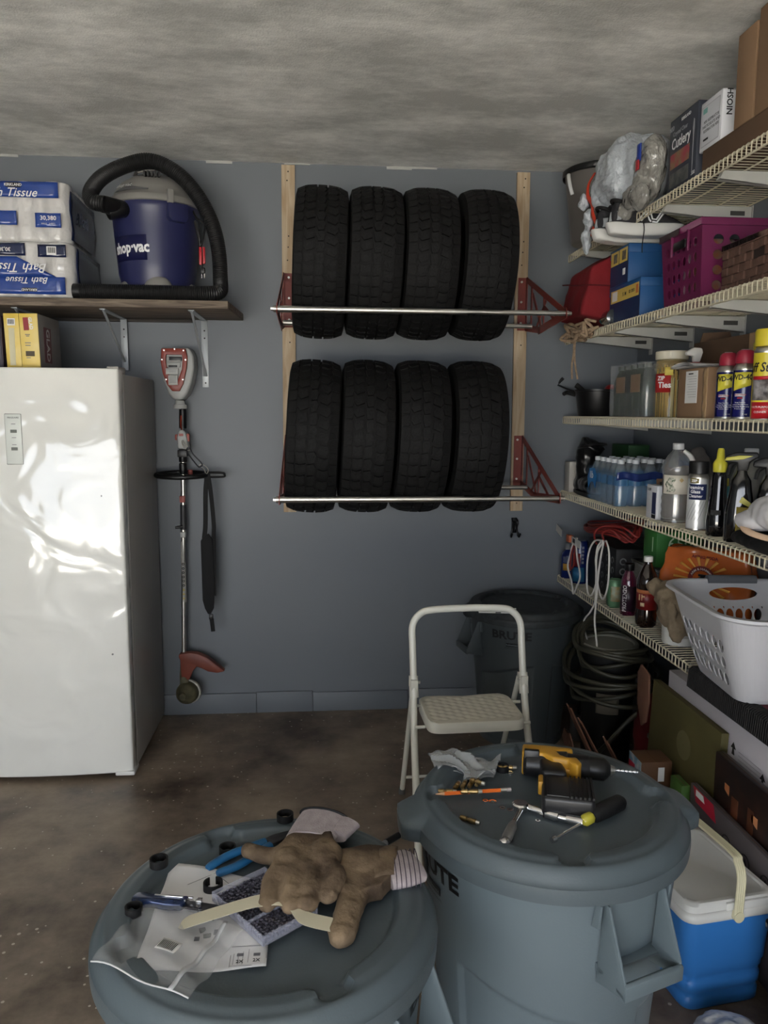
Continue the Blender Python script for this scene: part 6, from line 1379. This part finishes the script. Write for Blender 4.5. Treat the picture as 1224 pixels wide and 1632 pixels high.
obj('cap', MB().lathe([(.001, .257), (.0165, .257), (.017, .259), (.017, .276), (.015, .278), (.001, .278)], 22), M('cap_white_bright', (226,226,222), .4), t)
lb = obj('label', patch(.0385, .072, .150, R(-110), R(70), 20), M('cola_label', (120,26,26), .4, rgb2=(86,20,20), vs_=20), t, solid=.0004); obj('label_band', patch(.0389, .136, .150, R(-110), R(70), 20), M('label_copper', (176,104,64), .4), lb, solid=.0003)
[obj('cream_print', patch(.0391, a_, b_, R(c_), R(d_), 5), M('cream_print', (190,166,130), .5), lb, solid=.0003) for a_, b_, c_, d_ in ((.108, .132, -72, -62), (.108, .132, -54, -48), (.122, .128, -48, -34), (.085, .100, -60, -35))]
# white pail with tan cloth
t = thing('white_pail', 'small white plastic pail half covered by the tan cloth', 'pail', (1.292, 2.605, z5), 0)
m = MB(); prof = [(.001, 0), (.056, 0)]
for i in range(9): prof += [(.058+.0004*i, .008+.011*i), (.0565+.0004*i, .014+.011*i)]
prof += [(.062, .112), (.0645, .114), (.0645, .122), (.061, .122), (.055, .01), (.001, .006)]
obj('pail', m.lathe(prof, 40), M('pail_white', (208,208,202), .4), t); obj('label', patch(.0605, .03, .065, R(-30), R(10), 8), M('label_grey'), t, solid=.0005); obj('lilac_dot', MB().lathe([(.001, 0), (.009, 0), (.009, .0008), (.001, .0008)], 16, (.0616*math.sin(R(-16)), -.0616*math.cos(R(-16)), .05), Matrix.Rotation(R(90), 4, 'X') @ Matrix.Rotation(R(16), 4, 'Y')), M('lilac', (110,90,130), .5), t)
t = thing('cloth', 'tan cloth draped over the white pail on the lowest shelf', 'cloth', (1.285, 2.60, z5), 0)
m = MB().ell((-.005, .01, .155), (.070, .085, .042), 18).ell((-.045, .085, .185), (.035, .05, .035), 14).ell((-.050, -.02, .12), (.022, .065, .060), 14).ell((-.03, -.06, .08), (.034, .018, .065), 14).ell((.02, -.065, .09), (.045, .018, .055), 14).ell((-.03, .02, .18), (.05, .05, .04), 14)
blob('folds', m, M('tan_terry', (124,110,90), .95, bump=.5, bs=180), t, voxel=.0055, it=3, disp=.028, ds=.035)
# orange bag
t = thing('baking_soda_bag', 'orange bag of baking soda with round red emblem behind the laundry basket', 'bag', (1.44, 2.70, z5), 0)
OB = M('orange_bag', (190,98,44), .25, var=.08, coat=.5, bump=.5, bs=25)
m = MB().ell((0, 0, .17), (.09, .17, .17), 22).box(-.03, .03, -.15, .15, .24, .32).box(-.06, .06, -.12, .12, 0.002, .15)
m = MB().prism([(-.02, 0), (-.165, .005), (-.175, .20), (-.150, .325), (.150, .335), (.175, .20), (.165, .005)], 'Y', -.04, .04, Matrix.Rotation(R(-52), 4, 'Z'))
b = blob('bag', m, OB, t, voxel=.009, it=6, disp=.025, ds=.07)
Tn = Matrix.Rotation(R(-52), 4, 'Z')
def front(u, v, d=.049): p = Tn @ Vector((u, -d, v)); return p
for k in range(18):
    a_ = 2*math.pi*k/18; obj('sun_ray', MB().add([front(.045*math.cos(a_-.05), .215+.045*math.sin(a_-.05)), front(.11*math.cos(a_-.06), .215+.085*math.sin(a_-.06)), front(.11*math.cos(a_+.06), .215+.085*math.sin(a_+.06)), front(.045*math.cos(a_+.05), .215+.045*math.sin(a_+.05))], [(0, 1, 2, 3)]), M('ray_yellow', (222,160,70), .4), b, solid=.001)
TT = Tn @ Matrix.Translation((0, -.050, .215)) @ Matrix.Rotation(R(90), 4, 'X')
obj('emblem', MB().lathe([(.001, 0), (.052, 0), (.052, .002), (.001, .002)], 32, T=TT), M('emblem_maroon', (110,36,34), .4), b); obj('emblem_disc', MB().lathe([(.001, .002), (.034, .002), (.034, .0032), (.001, .0032)], 32, T=TT), OB, b)
m = MB(); m.tube([TT @ Vector(p) for p in ((-.028, -.016, .005), (-.008, -.004, .006), (.006, .010, .006))], [.009, .011, .008], 10); m.box(.0, .012, -.012, .020, .004, .008, TT).box(-.010, .024, .014, .022, .004, .009, TT); obj('arm_mark', m, ink, b)
lt = text('ARM & HAMMER', .0115, white_i, b, (0, 0, 0), (0, 0, 0), bold=.03, sx=1.2)
for v in lt.data.vertices:
    x_, y_ = v.co.x, v.co.y; rr = .041+y_; a_ = math.pi/2-x_/.041; v.co = TT @ Vector((rr*math.cos(a_), rr*math.sin(a_), .0028))
lt2 = text('BAKING SODA', .016, M('emblem_maroon'), b, tuple(front(.0, .298, .043)), (R(90), 0, R(-52)), bold=.03)

# laundry basket
LB = M('laundry_white', (190,190,194), .42, var=.02)
t = thing('laundry_basket', 'white plastic laundry basket with oval holes overhanging the lowest shelf', 'laundry basket', (1.345, 2.150, z5+.0055), R(-5))
Hb = .262; bx, by, tx2, ty2 = .145, .165, .225, .255
def bk(th, v, w=0):     # squarish ring, th in 0..1 round, v up
    ax = bx+(tx2-bx)*max(v, 0)**.9-w; ay = by+(ty2-by)*max(v, 0)**.9-w; r = .055+.035*v-w
    segs = [('l', ax, 0, ax, ay-r), ('a', ax-r, ay-r, 0), ('l', ax-r, ay, -(ax-r), ay), ('a', -(ax-r), ay-r, 90), ('l', -ax, ay-r, -ax, -(ay-r)), ('a', -(ax-r), -(ay-r), 180), ('l', -(ax-r), -ay, ax-r, -ay), ('a', ax-r, -(ay-r), 270), ('l', ax, -(ay-r), ax, 0)]
    K = (.075, .10, .15, .10, .15, .10, .15, .10, .075)
    th = th % 1.0; k = 0
    while k < 8 and th > K[k]: th -= K[k]; k += 1
    f = min(1, th/K[k]); q = segs[k]
    if q[0] == 'l': return Vector((q[1]+(q[3]-q[1])*f, q[2]+(q[4]-q[2])*f, Hb*v))
    a = R(q[3]+90*f); return Vector((q[1]+r*math.cos(a), q[2]+r*math.sin(a), Hb*v))
def th_of(a): return a
# side centres sit at th 0, .25, .5, .75; each straight side is .15 long and each corner .10
m = MB()
for c_th in (.5, .0): perf(m, lambda u, v, w, c=c_th: bk(c-.08+.16*u, .10+.62*v, w), 7, 3, hr=.41, th=.0028, n=14, border=.02, ovalv=.92)
for c_th in (.75, .25): perf(m, lambda u, v, w, c=c_th: bk(c-.06+.12*u, .10+.62*v, w), 6, 3, hr=.41, th=.0028, n=14, border=.02, ovalv=.92)
def plain(s0, s1, v0, v1):
    for w in (0, .0028): m.grid(lambda u, v: bk(s0+(s1-s0)*u, v0+(v1-v0)*v, w), max(4, int((s1-s0)*120)), max(2, int((v1-v0)*12)))
for s0, s1 in ((.08, .19), (.31, .42), (.58, .69), (.81, .92)): plain(s0, s1, .10, .72)
plain(0, 1, 0, .10)
m.grid(lambda u, v: bk(u, 0)*(1-v*.98)+Vector((0, 0, .001)), 96, 3)
obj('side_wall', m, LB, t, smooth=False)
m = MB()
for c in (.25, .75): perf(m, lambda u, v, w, c=c: bk(c-.06+.12*u, .72+.28*v, w), 1, 1, hr=.40, th=.0028, n=40, border=.02, ovalv=.72)
plain(-.19, .19, .72, 1.0); plain(.31, .69, .72, 1.0)
obj('upper_wall', m, LB, t, smooth=False)
m = MB(); N = 96; vs = []
for (dv, dw) in ((.96, 0), (.985, -.018), (1.0, -.022), (1.03, -.020), (1.035, -.004), (1.0, .003)):
    for i in range(N): vs.append(bk(i/N, min(dv, 1.0), dw)+Vector((0, 0, (dv-min(dv, 1.0))*Hb)))
m.add(vs, [(j*N+i, j*N+(i+1) % N, ((j+1) % 6)*N+(i+1) % N, ((j+1) % 6)*N+i) for j in range(6) for i in range(N)])
rim = obj('rim', m, LB, t, angle=60)
m = MB().tube([bk(.25+.045*(i/10-.5)*2, 1.0, -.008)+Vector((0, 0, .006)) for i in range(11)], .016, 12); obj('grip_pad', m, M('grip_grey', (96,98,102), .7), rim)
m = MB().tube([bk(.75+.045*(i/10-.5)*2, 1.0, -.008)+Vector((0, 0, .006)) for i in range(11)], .016, 12); obj('grip_pad', m, MATS['grip_grey'], rim)
# mat draped over the lip under the basket
t = thing('rubber_mat', 'black ribbed mat with maroon panel draped over the lip under the laundry basket', 'mat', (0, 0, z5), 0)
m = MB(); m.grid(lambda u, v: [(1.196-.010*u, 2.33-.93*v, -.062+.0*v), (1.196, 2.33-.93*v, -.062), (1.200, 2.33-.93*v, -.002), (1.21, 2.33-.93*v, .0035), (1.24, 2.33-.93*v, .0035)][min(4, int(u*4+.001))], 4, 60)
obj('mat', m, M('mat_black', (24,23,23), .85, bump=.4, bs=120), t, solid=.004)
rb = MB()
for i in range(92): y = 2.325-.01*i; rb.tube([(1.192, y, -.060), (1.196, y, -.002), (1.207, y, .0065), (1.238, y, .0065)], .0016, 5)
o = obj('ribs', rb, M('mat_rib', (34,32,32), .8), t); o['kind'] = 'stuff'
obj('maroon_panel', MB().box(1.24, 1.50, 1.42, 2.30, .0015, .0045), M('mat_maroon', (96,28,44), .85, bump=.3, bs=200), t); obj('pale_motif', MB().lathe([(.018, .0), (.03, 0), (.03, .0012), (.018, .0012)], 20, (1.285, 1.80, .0052)), M('motif_cream', (170,150,136), .8), t); obj('pale_motif', MB().prism([(1.29, 1.62), (1.40, 1.60), (1.40, 1.75), (1.33, 1.74)], 'Z', .0050, .0062), M('motif_cream'), t, smooth=False)

# ------------------------------------------------------------------ under the shelves
def leanbox(name, lab, cat, x0, x1, y0, y1, z0, z1_, mat, group=None):
    t = thing(name, lab, cat, ((x0+x1)/2, (y0+y1)/2, z0), 0, group); a, b, h = (x1-x0)/2, (y1-y0)/2, z1_-z0
    o = obj('body', MB().box(-a, a, -b, b, 0, h), mat, t, bevel=.003); obj('edge_seam', MB().box(-.001, .001, -b-.0004, b+.0004, h-.002, h+.0006), card_d, o, smooth=False); return t, a, b, h
WB2 = M('white_carton_panel', (196,192,198), .55, var=.02)
t, a, b, h = leanbox('large_white_box', 'large white carton standing under the lowest shelf behind the olive carton', 'box', 1.262, 1.565, 1.70, 2.60, .0, .596, WB2)
for (y, z, s) in ((.16, .50, 90), (-.05, .52, 90)):
    pass
for yy, zz in ((.28, .485), (-.0, .50), (-.16, .475)):
    obj('printed_arrow', MB().prism([(yy-.008, zz-.02), (yy+.008, zz-.02), (yy+.004, zz), (yy+.014, zz), (yy, zz+.02), (yy-.014, zz), (yy-.004, zz)], 'X', -a-.0006, -a), ink, t, smooth=False)
for i in range(4): obj('print_line', MB().box(-a-.0006, -a, -.15, -.03, .465+.012*i, .4665+.012*i), M('faint_grey', (150,146,150), .5), t, smooth=False)
OL = M('olive_carton', (86,80,44), .7, var=.12, vs_=5)
t, a, b, h = leanbox('olive_carton', 'flat olive-green carton leaning against the large white carton', 'box', 1.212, 1.238, 2.17, 2.66, .0, .540, OL)
t.rotation_euler = (0, R(2.2), 0)
obj('faint_print', MB().lathe([(.001, 0), (.05, 0), (.05, .0006), (.001, .0006)], 20, (-a-.0006, -.02, .40), Matrix.Rotation(R(90), 4, 'Y')), M('olive_print', (104,98,64), .7), t, smooth=False)
DK = M('photo_carton_dark', (30,20,18), .35, rgb2=(64,36,26), vs_=9, lo=.5, hi=.75)
t, a, b, h = leanbox('photo_carton', 'dark glossy photo carton with orange glowing squares, right of the olive carton', 'box', 1.198, 1.226, 1.70, 2.135, .0, .500, DK)
for (y0, y1, q0, q1, c_) in ((.08, .115, .33, .41, (96,54,36)), (.0, .03, .33, .42, (84,48,32)), (.13, .155, .40, .43, (176,110,70)), (-.02, .01, .38, .41, (206,140,96))): obj('glow_print', MB().prism([(y0, q0), (y1, q0+.01), (y1, q1), (y0, q1)], 'X', -a-.0008, -a), M('print_%d' % c_[0], c_, .35), t, smooth=False)
for k in range(9): y0 = .24-.05*k; obj('streak_print', MB().prism([(y0, .20+.02*(k % 3)), (y0-.12, .30+.02*(k % 3)), (y0-.12, .315+.02*(k % 3)), (y0, .21+.02*(k % 3))], 'X', -a-.0008, -a), M('streak_%d' % (k % 3), ((120,110,112), (70,40,36), (96,90,96))[k % 3], .3), t, smooth=False)
GR = M('grey_carton', (84,78,80), .55, var=.05)
t, a, b, h = leanbox('grey_icon_carton', 'grey carton with round icons and a red corner, between cooler and photo carton', 'box', 1.172, 1.192, 1.70, 2.225, .0, .355, GR)
t.rotation_euler = (0, 0, R(0))
obj('red_corner', MB().prism([(.10, h-.05), (.225, h-.045), (.245, h), (.12, h)], 'X', -a-.0008, -a), M('carton_red', (168,24,52), .45), t, smooth=False); obj('white_corner', MB().prism([(.17, h-.025), (.225, h-.025), (.225, h-.005), (.18, h-.005)], 'X', -a-.0012, -a-.0006), paper, t, smooth=False)
for yy in (.04, -.06, -.16):
    o = obj('icon_ring', MB().lathe([(.020, 0), (.024, 0), (.024, .0008), (.020, .0008), (.020, 0)], 24, (-a-.0008, yy, h-.075), Matrix.Rotation(R(90), 4, 'Y')), ink, t, smooth=False); obj('icon_mark', MB().prism([(yy-.006, h-.085), (yy+.006, h-.085), (yy+.007, h-.075), (yy, h-.062), (yy-.007, h-.075)], 'X', -a-.0008, -a), ink, t, smooth=False)
    obj('print_line', MB().box(-a-.0008, -a, yy-.085, yy-.035, h-.098, h-.093), ink, t, smooth=False)
t, a, b, h = leanbox('patterned_carton', 'narrow blue and brown carton just beyond the drill bin', 'box', 1.085, 1.195, 2.40, 2.50, .0, .340, M('brown_carton', (96,66,44), .6))
obj('blue_print', MB().box(-a-.0008, -a, -b, b, .10, h), M('blue_speckle_print', (90,140,170), .5, rgb2=(190,200,206), vs_=30), t, smooth=False); obj('red_print', MB().box(-a-.0012, -a-.0006, .0, b, h-.08, h-.03), M('carton_red'), t, smooth=False)
obj('slip', MB().box(a*.1, a*.5, -b-.0008, -b, h-.07, h-.02), paper, t, smooth=False)
t, a, b, h = leanbox('green_carton', 'small green carton wedged between the patterned carton and the grey one', 'box', 1.150, 1.180, 2.24, 2.32, .0, .335, M('leaf_green', (62,96,36), .6))
# hose coil on a lidded bucket
t = thing('bucket', 'dark lidded bucket under the lowest shelf carrying the coiled hose', 'bucket', (1.255, 3.16, 0), 0)
obj('body', MB().lathe([(.001, 0), (.100, 0), (.104, .01), (.117, .50), (.120, .50), (.120, .515), (.117, .52)], 40), M('bucket_black', (26,26,26), .45), t)
obj('lid', MB().lathe([(.118, .510), (.123, .512), (.124, .528), (.119, .533), (.107, .531), (.103, .524), (.001, .524)], 40), M('bucket_lid_grey', (128,128,118), .5), t)
obj('label', patch(.1115, .24, .33, R(-45), R(5), 10, .1138), M('label_dirty', (128,122,108), .6), t, solid=.0006)
t = thing('garden_hose', 'dark green garden hose coiled loosely over the lidded bucket', 'hose', (1.262, 3.14, .445), 0)
HG = M('hose_olive', (58,57,46), .4, var=.12); rnd = random.Random(8)
for k in range(10):
    rr = .142+.012*(k % 4)+rnd.uniform(-.008, .008); zb = -.03+.012*k; tl = rnd.uniform(-.05, .05); ph = rnd.uniform(0, 6)
    if k < 4: rr += .035; zb = -.12+.03*k
    obj('hose_loop', MB().tube([((rr*.95)*math.cos(a_), rr*math.sin(a_)*1.0, zb+tl*math.cos(a_+ph)+.09*max(0, math.sin(a_))) for a_ in [2*math.pi*i/48 for i in range(48)]], .0095, 10, closed=True), HG, t)
obj('hose_tail', MB().tube(cr([(.20, .0, -.05), (.10, -.17, -.11), (-.02, -.21, -.20), (-.10, -.20, -.30), (-.14, -.16, -.36)], 6), .0095, 10), HG, t)
# leaning flattened cardboard
for i, (x, y, ln, w_, an, lab) in enumerate(((1.155, 2.86, .38, .05, 24, 'tallest strip of flattened cardboard leaning beyond the drill bin'), (1.185, 2.80, .35, .03, 27, 'second strip of flattened cardboard, right beside the tallest'), (1.235, 2.72, .30, .04, 27, 'third flattened cardboard strip, with a pale torn edge'), (1.07, 2.99, .20, .08, 12, 'short cardboard scrap at the foot of the far bin'))):
    t = thing('cardboard_strip', lab, 'cardboard', (x, y, 0), 0, 'flattened cardboard strips')
    T = Matrix.Rotation(R(-an), 4, 'Y') @ Matrix.Rotation(R(-14), 4, 'X')
    o = obj('sheet', MB().prism([(-w_, .02), (w_, .02), (w_*.9, ln*.8), (w_*.1, ln), (-w_*.3, ln*.93), (-w_*.9, ln*.97)], 'X', -.003, .003, T), M('old_cardboard', (120,84,66), .85, var=.12), t, bevel=.001)
    obj('torn_edge', MB().tube([T @ Vector((0, w_, .03)), T @ Vector((0, w_*.9, ln*.8)), T @ Vector((0, w_*.1, ln))], .0025, 6), M('torn_paper', (160,136,120), .9), o)
t = thing('small_jar', 'squat dark bottle with black pump standing beside the far bin', 'bottle', (1.215, 3.36, 0), 0)
obj('body', MB().lathe([(.001, 0), (.045, 0), (.05, .01), (.05, .10), (.045, .115), (.018, .12), (.001, .12)], 24), M('dark_grey_jar', (64,64,64), .5), t)
obj('pump', MB().lathe([(.012, .118), (.02, .12), (.02, .15), (.008, .155), (.014, .19), (.008, .21), (.008, .26), (.001, .262)], 16), M('gloss_black'), t)
t = thing('red_bag', 'dark red bag in the shade behind the hose bucket', 'bag', (1.40, 2.90, .0), 0)
blob('bag', MB().ell((0, 0, .20), (.12, .14, .20), 18).box(-.09, .09, -.1, .1, .002, .12), M('dark_red_cloth', (90,16,22), .8), t, voxel=.012, it=5, disp=.03, ds=.07)
t = thing('tan_flap', 'rounded tan cardboard flap hanging beside the large white carton', 'cardboard', (1.235, 2.70, .32), 0)
obj('flap', MB().prism([(0, .22), (.07, .24), (.10, .20), (.09, .08), (.05, .0), (.01, .03), (-.01, .12)], 'X', -.004, .004), M('old_cardboard'), t, bevel=.002)
t = thing('storage_tote', 'black storage tote in the dark under the shelves behind the hose', 'tote', (1.40, 2.62, 0), 0)
obj('tote', MB().box(-.14, .15, -.11, .10, 0, .28), black_p, t, bevel=.01); obj('lid', MB().box(-.15, .16, -.12, .11, .28, .30), black_p, t, bevel=.004)

# cooler
t = thing('cooler', 'blue cooler with white lid and cream carry handle on the floor', 'cooler', (.905, 1.690, 0), R(8))
CBL = M('cooler_blue', (52,116,186), .38, var=.02); CW = M('cooler_white', (206,206,202), .35); CH = M('cooler_handle_cream', (206,200,168), .4)
W_, D_ = .262, .335
def rr(x0, x1, y0, y1, r, n=6):
    return [(cx+r*math.cos(R(a0+90*i/n)), cy+r*math.sin(R(a0+90*i/n))) for cx, cy, a0 in ((x1-r, y1-r, 0), (x0+r, y1-r, 90), (x0+r, y0+r, 180), (x1-r, y0+r, 270)) for i in range(n+1)]
def loft(m, rings):
    n = len(rings[0][0]); k0 = len(m.v)
    m.add([(x, y, z) for ring_, z in rings for x, y in ring_], [(j*n+i, j*n+(i+1) % n, (j+1)*n+(i+1) % n, (j+1)*n+i) for j in range(len(rings)-1) for i in range(n)]+[tuple(range(n-1, -1, -1)), tuple((len(rings)-1)*n+i for i in range(n))]); return m
rings = [(rr(.022, W_-.022, .022, D_-.022, .03), 0)]
for z, ins in ((.006, .017), (.03, .016), (.034, .019), (.050, .018), (.054, .015), (.075, .014), (.079, .017), (.098, .016), (.102, .013), (.12, .012), (.124, .009), (.262, .002)): rings.append((rr(ins, W_-ins, ins, D_-ins, .035), z))
bd = obj('body', loft(MB(), rings), CBL, t, angle=50)
lidb = obj('lid_base', loft(MB(), [(rr(-.004, W_+.004, -.004, D_+.004, .035), .258), (rr(-.007, W_+.007, -.007, D_+.007, .035), .262), (rr(-.007, W_+.007, -.007, D_+.007, .035), .278), (rr(-.002, W_+.002, -.002, D_+.002, .033), .284)]), CW, t, angle=50)
obj('lid_top', loft(MB(), [(rr(.0, W_, .0, D_, .03), .283), (rr(.002, W_-.002, .002, D_-.002, .03), .300), (rr(.008, W_-.008, .008, D_-.008, .03), .306), (rr(.018, W_-.018, .018, D_-.018, .028), .306), (rr(.022, W_-.022, .022, D_-.022, .026), .302)]), CW, lidb, angle=40)
obj('pivot_block', MB().box(W_*.40, W_+.004, -.003, .012, .262, .302), CW, lidb, bevel=.004); obj('pivot_block', MB().box(W_*.40, W_+.004, D_-.012, D_+.003, .262, .302), CW, lidb, bevel=.004)
# folding bail handle, laid over to the side
for k in range(4):
    o_ = (k-1.5)*.0058
    hp = [(W_*.50+o_, -.014, .272), (W_*.50+o_, -.016, .32), (W_*.52+o_, -.010, .375), (W_*.54+o_, .012, .402), (W_*.56+o_, .05, .412), (W_*.56+o_, D_-.05, .412), (W_*.54+o_, D_-.012, .402), (W_*.52+o_, D_+.010, .375), (W_*.50+o_, D_+.016, .32), (W_*.50+o_, D_+.014, .272)]
    if k == 0: hd = obj('carry_handle', MB().tube(cr(hp, 6), .0042, 8), CH, t)
    else: obj('handle_rib', MB().tube(cr(hp, 6), .0042, 8), CH, hd)
obj('handle_pivot', MB().cyl((W_*.50, -.020, .272), (W_*.50, -.004, .272), .014, 18), CH, hd); obj('handle_pivot', MB().cyl((W_*.50, D_+.004, .272), (W_*.50, D_+.020, .272), .014, 18), CH, hd)
tt = text('Igloo', .042, M('cooler_relief', (96,150,205), .4), bd, (.0035, .085, .165), (R(90), 0, R(-90)), th=.004, shear=.2, bold=.02)
# black bin corner and white bag at the lower right
t = thing('black_bin', 'black plastic bin corner at the lower right edge beside the cooler', 'bin', (1.165, 1.545, 0), 0)
obj('body', loft(MB(), [(rr(-.09, .09, -.12, .07, .02), 0), (rr(-.10, .10, -.13, .08, .02), .30)]), black_p, t, angle=50); obj('rim', loft(MB(), [(rr(-.106, .106, -.136, .086, .02), .295), (rr(-.106, .106, -.136, .086, .02), .312)]), black_p, t, bevel=.002)
t = thing('plastic_bag', 'white crumpled plastic bag on the floor at the lower right corner', 'plastic bag', (.955, 1.515, 0), 0)
m = MB().ell((-.01, 0, .06), (.10, .11, .060), 18).ell((.05, -.03, .06), (.055, .08, .065), 14).box(-.08, .07, -.09, .08, .002, .05)
blob('bag', m, M('floor_bag', (200,200,200), .25, bump=1, bs=12, bd=.03, coat=.4), t, voxel=.008, it=2, disp=.03, ds=.05)
